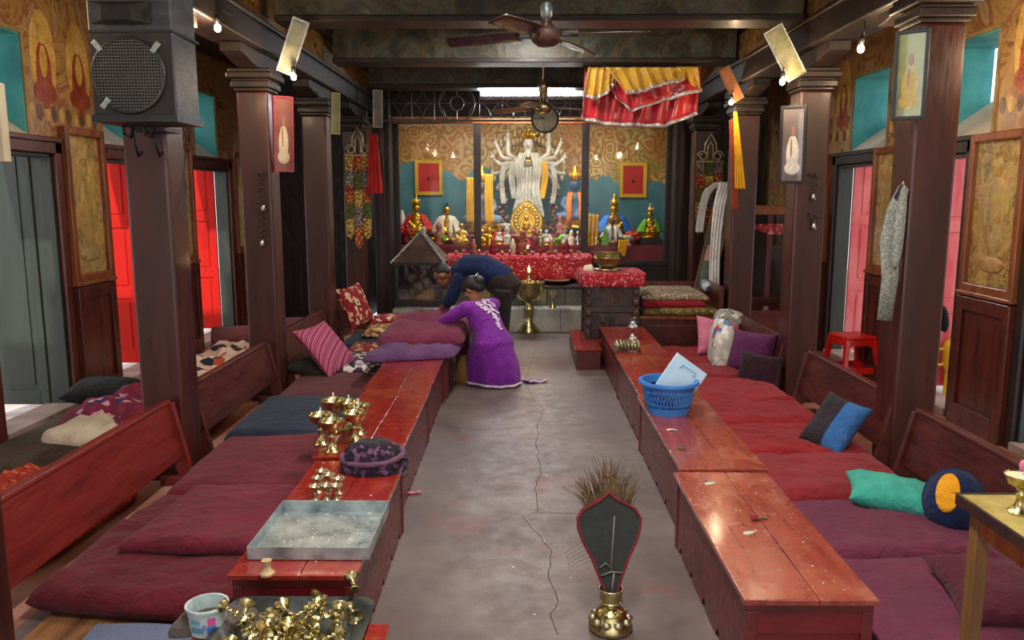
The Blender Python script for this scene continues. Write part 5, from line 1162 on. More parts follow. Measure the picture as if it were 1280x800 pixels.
# yellow brocade scarves on the panes
scarf(None, [S(588,222,11.9),S(588,250,11.9),S(588,278,11.9)], .11, YEL_S, lab='yellow silk scarf hanging left of the middle pane', n=14)
scarf(None, [S(611,218,11.9),S(611,250,11.9),S(612,278,11.9)], .12, YEL_S, lab='yellow silk scarf hanging just inside the middle pane', n=14)
scarf(None, [S(739,268,11.6),S(739,290,11.6),S(740,312,11.6)], .2, YEL_S, lab='yellow cloth hanging beside the second upright', n=14)
scarf(None, [S(779,300,11.3),S(778,310,11.3),S(776,320,11.3)], .12, YEL_S, lab='yellow cloth corner hanging behind the brass bowl', n=10)
def flowers(lab, px, py, Y, m, r=.1, n=16, seed=0):
    A = S(px, py, Y); r4 = random.Random(seed); t = thing('flower_vase', lab, 'flowers', (A.x, Y, A.z))
    b = MB(); b.lathe([(.001,0),(.04,0),(.05,.03),(.03,.08),(.045,.1),(.001,.1)], 14); b.build('pot', REDL, t, smooth=True)
    b = MB()
    for k in range(n): b.ell((r4.uniform(-r,r)*.8, r4.uniform(-.05,.05), .13+r4.uniform(0,r)), (.035,.03,.025), 8)
    b.build('blossom', m, t, smooth=True)
flowers('red flowers in a pot at the left end of the shrine', 507, 303, 11.7, RED_S, seed=1); flowers('red flowers in a pot by the green-robed statue', 790, 310, 11.6, fabric('coral_petals', '#c0402c', '#e06a4a'), seed=2)
flowers('green leaves in a pot between the statues of the left pane', 553, 312, 11.6, GREEN_S, .06, seed=3)
b = MB(); A = S(503,285,12.0); b.lathe([(.08,0),(.06,.12),(.02,.26),(.001,.27)], 14, T((A.x,12.0,A.z))); tag(b.build('offering_cone', WHITEP, smooth=True), 'white cone offering at the left edge of the left pane', 'offering')
# ---- altar table in front of the screen
ya0, ya1 = 10.75, 11.3; z1 = S(670, 321, ya0).z; xa, xb = S(612,320,ya0).x, S(738,320,ya0).x; xa = S(560,320,ya0).x
t = thing('altar_table', 'long altar table with red floral cloth before the shrine screen', 'table', ((xa+xb)/2, 11, 0))
b = MB(); b.box(xa, xb, ya0, ya1, z1-.03, z1); b.build('table_top', W_DARK, t, world=True)
for X in (xa+.02, xb-.08):
    for Y in (ya0+.03, ya1-.08): b = MB(); b.box(X, X+.06, Y, Y+.06, 0, z1-.03); b.build('leg', W_DARK, t, world=True)
b = MB(); b.box(xa+.02, xb-.02, ya0+.05, ya1-.05, .5, .53); b.build('under_shelf', W_DARK, t, world=True)
cover('cloth', '', xa-.02, xb+.02, ya0-.02, ya1, z1, S(670,321,ya0).z-S(670,350,ya0).z, .3, REDC, t)
# rows of offering cups
r4 = random.Random(4)
for k in range(17):
    px = 570+k*9.6; A = S(px, 319, ya0+.12); m = (BRASS, SILVER, REDL)[k % 3]; b = MB()
    b.lathe([(.001,0),(.02,0),(.012,.02),(.03,.035),(.042,.06),(.038,.06),(.001,.035)], 12, T((A.x, ya0+.12, z1+.012), (0,0,0), (1,1,1+.3*(k % 2))))
    tag(b.build('offering_cup', m, smooth=True), 'small offering cup in the row along the front edge of the altar table', 'cup', 'offering cups on the altar table')
for k, (px, m, l) in enumerate(((592,TERRA,'first'),(616,REDL,'second'),(641,CREAM_S,'third'),(690,TERRA,'fourth'),(708,REDL,'fifth'))):
    A = S(px, 314, 11.1); b = MB(); b.lathe([(.05,0),(.055,.03),(.03,.07),(.045,.1),(.03,.14),(.015,.2),(.001,.22)], 14, T((A.x,11.1,z1+.012))); tag(b.build('torma', m, smooth=True), 'conical dough offering on the altar table, %s from the left' % l, 'offering')
# candle stand in the middle of the altar
A = S(653, 320, 10.95); vase('stacked_stand', 'pinkish stacked stand in the middle of the altar table', A.x, 10.95, z1+.012, [(.001,0),(.07,0),(.075,.03),(.05,.05),(.045,.1),(.06,.12),(.055,.16),(.03,.18),(.025,.26),(.04,.28),(.035,.32),(.001,.34)], TERRA)
# big brass butter lamp on stand
A = S(661, 416, 9.95); t = thing('brass_lamp_stand', 'large brass butter lamp bowl on a tall foot with lit flame', 'lamp', (A.x, 9.95, 0)); u = S(661,352,9.95).z
b = MB(); b.lathe([(.001,0),(.14,0),(.145,.02),(.12,.05),(.1,.08),(.06,.12),(.04,.2),(.05,.26),(.07,.3),(.05,.34),(.04,.38),(.06,.4),(.13,.43),(.18,.5),(.19,u-.02),(.2,u),(.185,u),(.17,u-.05),(.001,u-.08)], 28); b.build('bowl', BRASS, t, smooth=True, angle=50)
b = MB(); b.lathe([(.001,u-.02),(.03,u-.02),(.035,u+.03),(.02,u+.05),(.018,u+.1),(.03,u+.12),(.001,u+.12)], 14); b.build('inner_lamp', BRASSP, t, smooth=True)
b = MB(); b.lathe([(.001,0),(.014,.015),(.017,.03),(.009,.055),(.001,.08)], 10, T((0,0,u+.12))); b.build('flame', emis('flame', '#ffb04a', 18), t, smooth=True)
pl = D.lights.new('flame_light', 'POINT'); pl.energy = 5; pl.color = (1,.6,.3); pl.shadow_soft_size = .04; o = D.objects.new('flame_light', pl); o.location = (A.x, 9.9, u+.25); COL.objects.link(o)
# brass bowls, plates on the shelf in front
for px, py, r, l, m in ((696,353,.17,'wide pale plate on the right of the shrine step',BRASSP),(604,352,.15,'flat brass plate on the left of the shrine step',BRASSP),(630,356,.1,'small brass dish beside the bowed man',BRASS)):
    Y = 10.55; A = S(px, py, Y); vase('offering_plate', l, A.x, Y, A.z, [(.001,0),(r*.5,0),(r,.03),(r+.005,.035),(r*.9,.03),(.001,.012)], m, cat='plate')
# step shelf with dark tiles and marble step
Yt = 10.4; zt1 = S(660,357,Yt).z; t = thing('shrine_counter', 'dark tiled counter front with marble step before the shrine', 'counter', (.1, 10.6, 0)); x0 = S(497,380,Yt).x; x1 = S(800,380,Yt).x
b = MB(); b.box(x0, x1, Yt+.02, 10.74, .0, zt1-.03); b.build('core', W_DARK, t, world=True)
b = MB(); b.box(x0, x1, Yt-.03, 10.74, zt1-.03, zt1); b.build('slab', W_DARK, t, world=True, bevel=.004)
TILEA = pm('ochre_tile', '#6a5a3c', '#85734e', scale=6, rough=.3); TILEB = pm('slate_tile', '#3f3f40', '#5c5853', scale=6, rough=.3)
n_ = 13; w_ = (x1-x0)/n_; zz0 = S(660,381,Yt).z
for k in range(n_):
    for r_ in range(1): b = MB(); b.box(x0+k*w_+.004, x0+(k+1)*w_-.004, Yt+.0, Yt+.02, zz0, zt1-.035); b.build('tile', TILEA if k % 3 == 1 else TILEB, t, world=True, bevel=.002)
MARB = pm('marble', '#6f6a60', '#9a958a', '#b0aba0', scale=3, rough=.3, world=True, detail=8)
Ym = 9.98; n_ = 9; w_ = (x1-x0)/n_
for k in range(n_): b = MB(); b.box(x0+k*w_+.002, x0+(k+1)*w_-.002, Ym, Yt, .0, zz0); b.build('marble_slab', MARB, t, world=True, bevel=.003)
# butter lamp next to it
A = S(691,378,Ym+.1); vase('candle_holder', 'small brass holder on the marble step right of the big lamp', A.x, Ym+.15, zz0, [(.001,0),(.05,0),(.03,.03),(.015,.1),(.03,.16),(.05,.2),(.001,.2)], BRASS)
# carved pedestal's bowl on saucer and rock crystals
A = P(760, 322, Y=8.5); t = thing('brass_bowl', 'wide brass bowl on a saucer on the carved pedestal', 'bowl', (A.x, 8.5, .92))
b = MB(); b.lathe([(.001,0),(.13,0),(.15,.01),(.15,.018),(.1,.02),(.001,.02)], 28); b.build('saucer', BRASSP, t, smooth=True)
b = MB(); b.lathe([(.001,.02),(.07,.02),(.09,.04),(.13,.09),(.145,.14),(.14,.18),(.15,.19),(.13,.19),(.12,.14),(.001,.08)], 30); b.build('bowl', pm('aged_bronze', '#6a5a34', '#8f7c4a', scale=10, rough=.35, metal=.8), t, smooth=True, angle=50)
b = MB(); b.torus((0,0,.135), .146, .006, 30); b.build('band', BRASS, t, smooth=True)
heap('cloth_bundle', 'small cream cloth bundle beside the brass bowl on the pedestal', [(A.x-.27,8.4),(A.x-.16,8.4),(A.x-.16,8.5),(A.x-.26,8.52)], .92, .08, CREAM_S, 'cloth', seed=71, n=24)
# glass cabinet lantern at left of the shrine
Yg = 10.2; A, B = S(497,376,Yg), S(550,330,Yg); zr = S(520,290,Yg).z; xe = S(489,330,Yg).x; cxx = (A.x+B.x)/2; hw = (B.x-A.x)/2
t = thing('glass_cabinet', 'dark glass cabinet with a pointed roof left of the shrine', 'cabinet', (cxx, Yg+hw, 0))
for sx in (-1,1):
    for sy in (0,1): X = cxx+sx*hw; b = MB(); b.box(X-.018, X+.018, Yg+sy*2*hw-.018, Yg+sy*2*hw+.018, 0, B.z); b.build('corner_post', IRON, t, world=True)
b = MB(); b.box(A.x-.03, B.x+.03, Yg-.03, Yg+2*hw+.03, A.z-.05, A.z); b.build('floor_board', W_DARK, t, world=True); b = MB(); b.box(A.x-.03, B.x+.03, Yg-.03, Yg+2*hw+.03, B.z-.02, B.z+.02); b.build('eaves', IRON, t, world=True)
b = MB(); b.box(A.x, B.x, Yg, Yg+2*hw, 0, A.z-.05); b.build('base', W_DARK, t, world=True)
e = .07; b = MB(); b.add([(A.x-e,Yg-e,B.z+.02),(B.x+e,Yg-e,B.z+.02),(B.x+e,Yg+2*hw+e,B.z+.02),(A.x-e,Yg+2*hw+e,B.z+.02),(cxx,Yg+hw,zr)], [(0,1,4),(1,2,4),(2,3,4),(3,0,4),(3,2,1,0)]); b.build('roof', pm('brown_glass_roof', '#3a2a24', '#5a463c', rough=.3), t, world=True)
b = MB()
for c_ in ((A.x-e,Yg-e),(B.x+e,Yg-e),(B.x+e,Yg+2*hw+e),(A.x-e,Yg+2*hw+e)): b.tube([(c_[0],c_[1],B.z+.02),(cxx,Yg+hw,zr)], .014, 6)
b.build('roof_rib', ZINC, t, world=True)
for (q0, q1, q2, q3) in ((A.x,B.x,Yg-.002,Yg+.002),(A.x-.002,A.x+.002,Yg,Yg+2*hw),(B.x-.002,B.x+.002,Yg,Yg+2*hw)): b = MB(); b.box(q0,q1,q2,q3,A.z,B.z-.02); b.build('pane', GLASS, t, world=True)
b = MB()
for k in range(7): a = k*.9; b.ell((cxx+math.cos(a)*.12, Yg+hw+math.sin(a)*.1, A.z+.1+.05*(k % 4)), (.07,.06,.09), 10)
b.build('contents', pm('dim_contents', '#2a2420', '#5a5048', '#3a3430', scale=14, rough=.6), t, world=True, smooth=True)
# ---- brocade hangings on the far pillars with trefoil ornament
BROC = [pattern('brocade_gold', [(0,'#8a6a2a'),(.4,'#c9a84a'),(.6,'#6a2a20'),(.8,'#e0c870')], 80), pattern('brocade_grey', [(0,'#4a4a50'),(.4,'#8a8070'),(.6,'#5a2a30'),(.8,'#a8a090')], 80), pattern('brocade_red', [(0,'#8a2420'),(.4,'#b8402a'),(.6,'#c9a050'),(.8,'#5a1818')], 80), pattern('brocade_green', [(0,'#3a4a20'),(.4,'#6a7a3a'),(.6,'#7a5a2a'),(.8,'#2a3a20')], 80)]
def hanging(x, Y, z1, z0, w, label, seed):
    t = thing('brocade_hanging', label, 'hanging', (x, Y, z0)); r4 = random.Random(seed); cols = 3; zo = z1-.02
    b = MB()
    for sx in (-1,1): b.tube([(x+sx*(w*.28+math.cos(a)*w*.2*(1-j/22)), Y-.02, zo+.07+math.sin(a)*w*.2*(1-j/22)) for j, a in enumerate([k*.6 for k in range(14)])], .008, 6)
    b.tube([(x-w*.22,Y-.02,zo+.1),(x-w*.2,Y-.02,zo+.22),(x,Y-.02,zo+.34),(x+w*.2,Y-.02,zo+.22),(x+w*.22,Y-.02,zo+.1)], .009, 6); b.tube([(x-w*.1,Y-.02,zo+.02),(x-w*.1,Y-.02,zo+.18),(x,Y-.02,zo+.25),(x+w*.1,Y-.02,zo+.18),(x+w*.1,Y-.02,zo+.02)], .007, 6); b.tube([(x-w*.5,Y-.02,zo),(x+w*.5,Y-.02,zo)], .01, 6)
    b.build('trefoil', pm('pale_gilt', '#a89a70', '#cfc49c', rough=.4, metal=.5), t, world=True, smooth=True)
    segs = 5; 
    for c in range(cols):
        xa = x-w/2+w*c/cols; xb2 = xa+w/cols*.92; L = z1-z0-(0 if c == 1 else .12)
        for k in range(segs):
            za, zb2 = z1-L*k/segs, z1-L*(k+1)/segs; m = BROC[(k+c*2+seed) % 4]; y = Y-.015-.008*k
            b = MB(); b.prism([(xa,za),(xa,zb2),((xa+xb2)/2,zb2-.06),(xb2,zb2),(xb2,za)], .006, T((0,y-.004*k,0))); b.build('brocade_strip', m, t, world=True)
zc0, zc1 = P(448,305,Y=10.2).z, P(448,192,Y=10.2).z
hanging(P(449,250,Y=10.2).x, 10.22, zc1, zc0, .33, 'long brocade hanging with trefoil top on the far left pillar', 0)
hanging(P(886,250,Y=10.2).x, 10.22, P(886,200,Y=10.2).z, P(886,300,Y=10.2).z, .34, 'darker brocade hanging with trefoil top on the far right pillar', 1)
scarf(None, [P(467,168,Y=10.15),P(468,205,Y=10.15),P(470,242,Y=10.15)], lambda s: .1+.08*s, RED_S, lab='red fringed cloth hanging beside the left brocade hanging', n=20)
# white scarves and leaning glass frame, right
scarf(None, [P(906,228,Y=9.25),P(898,262,Y=9.2),P(893,320,Y=9.2),P(893,380,Y=9.2)], .12, WHITEC, lab='long white silk scarf hanging beside the leaning frame', n=40, wav=.3)
scarf(None, [P(900,228,Y=9.62),P(884,240,Y=9.65),P(878,260,Y=9.7),P(874,290,Y=9.7)], .09, WHITEC, lab='short white scarf looped over the top of the leaning frame', n=24)
A, B = P(868,362,Y=9.35), P(891,240,Y=9.7); t = thing('leaning_frame', 'tall narrow glazed frame leaning beside the white scarves', 'frame', A); d = B-A; L_ = d.length; 
Mx = Matrix.Rotation(math.atan2(d.x, d.z), 4, 'Y') @ Matrix.Rotation(-.1, 4, 'X')
b = MB(); w_ = .2
for xx in (0, w_): b.box(xx-.012, xx+.012, -.012, .012, 0, L_, Mx)
for z in (0, L_-.02): b.box(0, w_, -.012, .012, z, z+.025, Mx)
b.build('frame', W_TAN, t, bevel=.003); b = MB(); b.box(.012, w_-.012, -.003, .003, .02, L_-.02, Mx); b.build('pane', pm('greenish_mirror', '#59645c', '#8a948a', rough=.1, bmp=0, metal=.5), t)
b = MB(); b.box(.03, w_-.03, -.007, -.003, L_*.3, L_*.45, Mx); b.build('card', pm('pink_card', '#b07a70', '#c9988a', rough=.5), t)
# orange and yellow scarf on third right pillar
scarf(None, [P(915,150,Y=8.41),P(917,200,Y=8.41),P(919,262,Y=8.41)], .06, fabric('rust_silk', '#8a3420', '#a8482c'), lab='rust red scarf strip on the third right pillar', n=24)
scarf(None, [P(919,140,Y=8.3),P(922,190,Y=8.3),P(925,236,Y=8.3)], lambda s: .03+.08*s, YEL_S, lab='yellow scarf widening downwards on the third right pillar', n=24)
# ---- red and gold canopy cloth under the beam
YC = 8.5; t = thing('canopy_cloth', 'gathered red and gold satin canopy with silver trim under the beam', 'canopy', (P(804,85,Y=YC).x, YC, P(804,160,Y=YC).z))
SATG = pm('gold_satin', '#b98a1a', '#dcae34', scale=4, rough=.28, bmp=0, sheen=.3); SATR = pm('red_satin', '#a01420', '#c41f2a', scale=4, rough=.3, bmp=0, sheen=.3); TRIM = pm('silver_trim', '#a89a98', '#d8d0cc', scale=40, rough=.35, metal=.4)
def drape(nm, m, top, bot, Y, fold, amp, nu=90, nv=10, tr=True, seed=0):
    def lp(pl_, s): f = s*(len(pl_)-1); i = min(int(f), len(pl_)-2); f -= i; f = f*f*(3-2*f) if len(pl_) > 2 else f; return (pl_[i][0]*(1-f)+pl_[i+1][0]*f, pl_[i][1]*(1-f)+pl_[i+1][1]*f)
    def fn(s, tt):
        a, c = lp(top, s), lp(bot, s); p = P(a[0]*(1-tt)+c[0]*tt, a[1]*(1-tt)+c[1]*tt, Y=Y); w = amp*(.4+.8*tt)
        return (p.x+.3*w*math.cos(s*fold+tt*2), p.y-w*math.sin(s*fold+tt*1.2+2*nz(s*4, seed))-w*.5*nz(s*11, tt*3, seed), p.z)
    b = MB(); b.grid(fn, nu, nv); o = b.build(nm, m, t, smooth=True, world=True, solid=.004)
    if tr: b = MB(); b.tube([Vector(fn(k/nu, 1.0))+Vector((0,-.006,0)) for k in range(nu+1)], [(.022,.006)]*(nu+1), 6, up=(0,0,1)); b.build('silver_trim', TRIM, t, world=True, smooth=True)
drape('red_panel', SATR, [(730,84),(876,84)], [(728,148),(760,155),(795,156),(830,157),(872,141)], YC+.08, 46, .035, seed=1)
drape('red_swag', SATR, [(752,90),(800,86),(874,90)], [(770,122),(790,138),(830,124),(876,112)], YC, 30, .03, seed=2)
drape('gold_swag', SATG, [(735,84),(775,84)], [(730,118),(745,124),(762,112),(768,102)], YC-.04, 30, .03, nu=60, seed=3)
drape('gold_swag', SATG, [(756,84),(850,84)], [(783,116),(800,114),(830,104),(852,100)], YC-.06, 38, .03, nu=80, seed=4)
drape('gold_edge', SATG, [(845,83),(872,83)], [(852,100),(876,112)], YC-.03, 14, .02, nu=30, tr=False, seed=5)
b = MB(); p0, p1 = P(728,83,Y=YC), P(876,83,Y=YC); b.tube([p0,p1], .012, 8); [b.tube([p0.lerp(p1,f_), p0.lerp(p1,f_)+Vector((0,0,.09))], .004, 5) for f_ in (.02,.5,.98)]; b.build('rod', IRON, t, world=True)
# ---- ceiling fans
def fan(label, px, py, Y, Rb, angs, zc, m1, m2, cupz=None, droop=.02):
    A = P(px, py, Y=Y); t = thing('ceiling_fan', label, 'fan', (A.x, Y, A.z))
    b = MB(); b.lathe([(.001,-.06),(.05,-.055),(.085,-.03),(.1,.0),(.1,.025),(.06,.05),(.035,.07),(.03,.1),(.001,.1)], 24); b.build('motor', m1, t, smooth=True, angle=50)
    b = MB(); b.lathe([(.02,.1),(.035,.12),(.04,.17),(.02,.2),(.014,.2)], 16); b.build('cup', ZINC if m1 is not BRASS else BRASS, t, smooth=True)
    b = MB(); b.tube([(0,0,.1),(0,0,zc-A.z)], .012, 8); b.build('rod', IRON if m1 is not BRASS else BRASS, t, smooth=True)
    for a in angs:
        a = R(a); Mx = Matrix.Rotation(a, 4, 'Z'); bl = MB(); n = 12
        def fn(s, tt): x = .16+(Rb-.16)*s; w = .055+.02*math.sin(s*PI); y = (tt-.5)*2*w; return Mx @ Vector((x, y, .01-droop*s+ (tt-.5)*.03))
        bl.grid(fn, n, 4); bl.build('blade', m2, t, smooth=True, solid=.006)
        b = MB(); b.tube([Mx @ Vector((.08,0,.01)), Mx @ Vector((.2,0,.008))], [(.018,.005)]*2, 6); b.build('blade_arm', IRON, t)
    return t
BLD = pm('brown_fan_blade', '#2b1c18', '#43302a', scale=6, rough=.3)
fan('front ceiling fan with dark brown blades', 683, 46, 5.0, .62, [243, 340, 168, 60], 3.6, pm('fan_motor', '#33211b', '#4a3228', rough=.35), BLD)
fan('rear brass ceiling fan hanging above the wall clock', 679, 136, 9.1, .62, [250, 5, 155], 3.62, BRASS, pm('tan_fan_blade', '#6a4a34', '#8a684c', rough=.4))
b = MB(); A = P(679,110,Y=9.1); b.lathe([(.04,-.1),(.05,0),(.075,.06),(.001,.06)], 20, T((A.x,9.1,A.z))); tag(b.build('lamp_cup', BRASSP, smooth=True), 'brass cup on the rod of the rear ceiling fan', 'fitting')
# wall clock
A = P(681, 149, Y=10.1); t = thing('wall_clock', 'round wall clock with cream dial hanging below the rear fan', 'clock', (A.x, 10.1, A.z)); r_ = .165
b = MB(); b.lathe([(r_*.9,-.01),(r_,-.02),(r_*1.0,.03),(.001,.03)], 32, T((0,0,0),(R(-90),0,0))); b.torus((0,-.01,0), r_*.96, .014, 32, axis='Y'); b.build('case', BLACKM, t, smooth=True, angle=50)
b = MB(); b.lathe([(r_*.93,0),(.001,.002)], 32, T((0,-.012,0),(R(-90),0,0))); b.build('dial', pm('cream_dial', '#b8b894', '#d0ceac', scale=3, rough=.5), t)
for k in range(12):
    cu = D.curves.new('numeral', 'FONT'); cu.body = str(k if k else 12); cu.size = .04; cu.align_x = 'CENTER'; cu.align_y = 'CENTER'; cu.extrude = .001; tmp = D.objects.new('tmp_text', cu); me = D.meshes.new_from_object(tmp); D.objects.remove(tmp); me.name = 'numeral'; me.materials.clear(); me.materials.append(BLACKM); o = D.objects.new('numeral', me); COL.objects.link(o); a = PI/2-k*PI/6
    o.parent = t; o.location = (math.cos(a)*r_*.74, -.018, math.sin(a)*r_*.74); o.rotation_euler = (PI/2, 0, 0)
for a, L, w_ in ((R(150), .075, .006), (R(178), .11, .004)): b = MB(); b.tube([(0,-.02,0),(math.cos(a)*L,-.02,math.sin(a)*L)], w_, 5); b.build('hand', BLACKM, t)
b = MB(); b.tube([(0,.0,r_),(0,0,3.15-A.z)], .006, 6); b.build('hanger', IRON, t)
# ---- bulbs strung along the beams
def bulb(px, py, Y, e, lab, kind='bulb'):
    A = P(px, py, Y=Y); t = thing('light_bulb', lab, 'bulb', A)
    b = MB(); b.ell((0,0,0), (.021,.021,.027), 14); b.build('glass_bulb', emis('bulb_glow', '#ffe0b0', 40), t, smooth=True)
    b = MB(); b.lathe([(.016,.02),(.018,.06),(.012,.075),(.001,.075)], 12); b.build('socket', BLACKM, t, smooth=True)
    b = MB(); b.tube([(0,0,.07),(.02,.03,.12),(.06,.1,.1),((-2.02 if A.x < 0 else 2.22)-A.x,.12,max(.15,2.83-A.z))], .004, 5); b.build('wire', BLACKM, t)
    l = D.lights.new('bulb_light', 'POINT'); l.energy = e; l.color = (1,.74,.45); l.shadow_soft_size = .035; o = D.objects.new('bulb_light', l); o.location = A+Vector((0,-.06,-.06)); COL.objects.link(o)
bulb(367, 96, 6.3, 9, 'lit bulb beside the second left pillar'); bulb(272, 35, 5.4, 9, 'lit bulb right of the loudspeaker'); bulb(1076, 61, 5.3, 10, 'lit bulb on the beam left of the yellow-robed portrait')
bulb(978, 102, 6.3, 9, 'lit bulb below the tilted frame, second right pillar'); bulb(914, 128, 8.2, 7, 'lit bulb on the third right pillar')
for i, (x, y, z, e, lab) in enumerate(((2.75,4.35,2.55,14,'lit bulb in the right side aisle near the camera'),(-2.75,4.0,2.75,14,'added unseen bulb brightening the wall of the left side aisle near the camera'),(1.9,2.4,2.7,12,'lit bulb over the near right seats'),(-1.7,2.2,2.75,10,'lit bulb over the near left seats'),(-2.75,6.2,2.75,7,'added hidden bulb brightening the wall of the left side aisle farther on'),(2.8,5.5,2.7,8,'added hidden bulb brightening the wall of the right side aisle farther on'))):  # left-aisle bulbs and the farther right-aisle one are added to brighten the walls
    t = thing('light_bulb', lab, 'bulb', (x,y,z)); b = MB(); b.ell((0,0,0), (.026,.026,.032), 14); b.build('glass_bulb', emis('bulb_glow', ''), t, smooth=True); b = MB(); b.tube([(0,0,.02),(0,0,3.3-z)], .004, 5); b.build('wire', BLACKM, t)
    l = D.lights.new('bulb_light', 'POINT'); l.energy = e; l.color = (1,.76,.48); l.shadow_soft_size = .035; o = D.objects.new('bulb_light', l); o.location = (x,y,z-.06); COL.objects.link(o)
# ---- pictures on pillars and beams
def picture(label, c, w, h, rot, art, fm=None, f=.018, ptd=None):
    t = thing('framed_picture', label, 'picture', c, rot=rot); fm = fm or BLACKM
    b = MB(); b.box(-w/2,-w/2+f,-.015,.015,-h/2,h/2); b.box(w/2-f,w/2,-.015,.015,-h/2,h/2); b.box(-w/2+f,w/2-f,-.015,.015,-h/2,-h/2+f); b.box(-w/2+f,w/2-f,-.015,.015,h/2-f,h/2); b.build('frame', fm, t, bevel=.003)
    b = MB(); b.box(-w/2+f,w/2-f,-.004,.012,-h/2+f,h/2-f); b.build('print', art, t)
    if ptd: ptd(t, w, h)
    b = MB(); b.box(-w/2+f,w/2-f,-.009,-.007,-h/2+f,h/2-f); b.build('pane', GLASS, t); return t
def monk(robe, bg=None):
    def g(t, w, h):
        b = MB(); b.ell((0,-.005,-.12*h), (w*.24,.003,h*.24), 18); b.ell((.0,-.005,-.3*h), (w*.3,.003,h*.09), 14); b.build('robe_print', robe, t)
        b = MB(); b.ell((0,-.006,.17*h), (w*.08,.003,h*.07), 14); b.ell((-.05*w,-.0065,-.05*h), (w*.05,.003,h*.14), 10); b.build('face_print', pm('skin_print', '#8a6450', '#a87e66', rough=.5), t)
    return g
picture('portrait of a seated figure in a yellow robe, hung on the nearest right pillar', P(1138,94,Y=4.5), .17, .47, (R(4),0,R(-32)), pm('pale_green_print', '#727c40', '#939c58', '#55505c', scale=3, rough=.5), f=.02, ptd=monk(fabric('yellow_print', '#a8903a', '#c9b04a')))
picture('framed picture of a white figure on the left side of the second right pillar', P(991,181,Y=6.45), .2, .6, (R(4),0,R(-32)), pm('pale_pink_print', '#5d5458', '#7f7476', scale=4, rough=.5), f=.022, ptd=monk(WHITEC))
picture('narrow pink-framed picture on the right side of the second left pillar', P(354,168,Y=6.6), .17, .6, (R(4),0,R(40)), pm('pink_print', '#6a3038', '#8a5450', '#5a6068', scale=4, rough=.5), fabric('rose_frame', '#8a3a48', '#a04a58'), ptd=monk(CREAM_S))
picture('tilted picture in silver frame leaning from the left beam', P(366,58,Y=6.3), .13, .43, (R(22),R(20),R(18)), pm('grey_green_print', '#4a4e44', '#8a8a72', scale=7, rough=.5), ZINC, .014)
picture('large tilted picture leaning from the right beam above the bulb', P(981,66,Y=6.3), .15, .42, (R(18),R(-30),R(-16)), pm('faded_print', '#6a5a44', '#8a8a60', '#5a4a3a', scale=7, rough=.5), ZINC, .01)
picture('small orange-brown framed picture tilted on the third right pillar', P(914,105,Y=8.25), .12, .36, (R(10),R(-28),R(-10)), pm('orange_print', '#8a4a2a', '#b06a3a', scale=7, rough=.5), W_TAN, .014)
picture('small greenish picture on the right side of the third left pillar', P(419,142,Y=8.5), .1, .42, (R(4),0,R(40)), pm('olive_print', '#5a5a38', '#8a8a58', scale=5, rough=.5), pm('gilt_frame', '#8a7a48', '#a89860', rough=.4), .012)
picture('small glazed picture on the far left pillar near the red cloth', P(472,136,Y=10.15), .12, .45, (R(8),0,R(20)), pm('ash_print', '#4a4a48', '#7a7a74', scale=5, rough=.5), ZINC, .012)
b = MB(); A = P(2,150,Y=2.2); b.box(A.x-.12, A.x+.006, 2.19, 2.22, P(2,203,Y=2.2).z, P(2,103,Y=2.2).z); tag(b.build('framed_picture', pm('pale_frame', '#8a7a60', '#a89a80', rough=.5), bevel=.004), 'pale picture frame edge cut by the left border of the photo', 'picture')
# ---- loudspeaker
A, B = P(118,150,Y=4.15), P(222,150,Y=4.15); zt_ = P(160,-48,Y=4.15).z; zb_ = A.z; xa, xb = A.x, B.x; dp = .33
t = thing('loudspeaker', 'big black loudspeaker with round grille on the left pillar', 'loudspeaker', ((xa+xb)/2, 4.15, zb_))
b = MB(); s_ = .07; b.add([(xa,4.15,zb_),(xb,4.15,zb_),(xb-s_*.2,4.15+dp,zb_),(xa+s_,4.15+dp,zb_),(xa,4.15,zt_),(xb,4.15,zt_),(xb-s_*.2,4.15+dp,zt_),(xa+s_,4.15+dp,zt_)], [(0,3,2,1),(4,5,6,7),(0,1,5,4),(1,2,6,5),(2,3,7,6),(3,0,4,7)]); b.build('box', pm('grey_black_veneer', '#2c2d31', '#44464a', scale=3, rough=.5, stretch=(2,2,8)), t, world=True, bevel=.01)
b = MB(); b.box(xa+.008, xb-.008, 4.144, 4.152, zb_+.03, P(160,40,Y=4.15).z); b.build('front_panel', pm('brown_black_board', '#1b1716', '#28221f', rough=.5), t, world=True)
zm = P(160,39,Y=4.15).z; b = MB(); b.box(xa-.004, xb+.004, 4.14, 4.15+dp, zm-.006, zm+.006); b.build('edge_strip', BLACKM, t, world=True); b = MB(); b.box(xa-.006, xb+.006, 4.135, 4.15+dp, zb_-.01, zb_+.025); b.build('edge_strip', BLACKM, t, world=True)
gc = P(160,94,Y=4.13); gr = (P(206,94,Y=4.13).x-P(116,94,Y=4.13).x)/2
b = MB(); b.torus((gc.x,4.135,gc.z), gr, .009, 40, axis='Y'); b.build('grille_ring', BLACKM, t, world=True, smooth=True)
b = MB(); b.lathe([(gr,0),(.001,.012)], 40, T((gc.x,4.147,gc.z),(R(90),0,0))); b.build('cone', BLACKM, t, world=True)
b = MB(); n_ = 24
for k in range(-n_//2+1, n_//2):
    d_ = k*2*gr/n_; hl = math.sqrt(max(0,gr*gr-d_*d_)); b.box(gc.x+d_-.0028,gc.x+d_+.0028,4.13,4.134,gc.z-hl,gc.z+hl); b.box(gc.x-hl,gc.x+hl,4.128,4.132,gc.z+d_-.0028,gc.z+d_+.0028)
o = b.build('grille', pm('grille_metal', '#3a3a3c', '#55524e', rough=.5), t, world=True); o['kind'] = 'stuff'
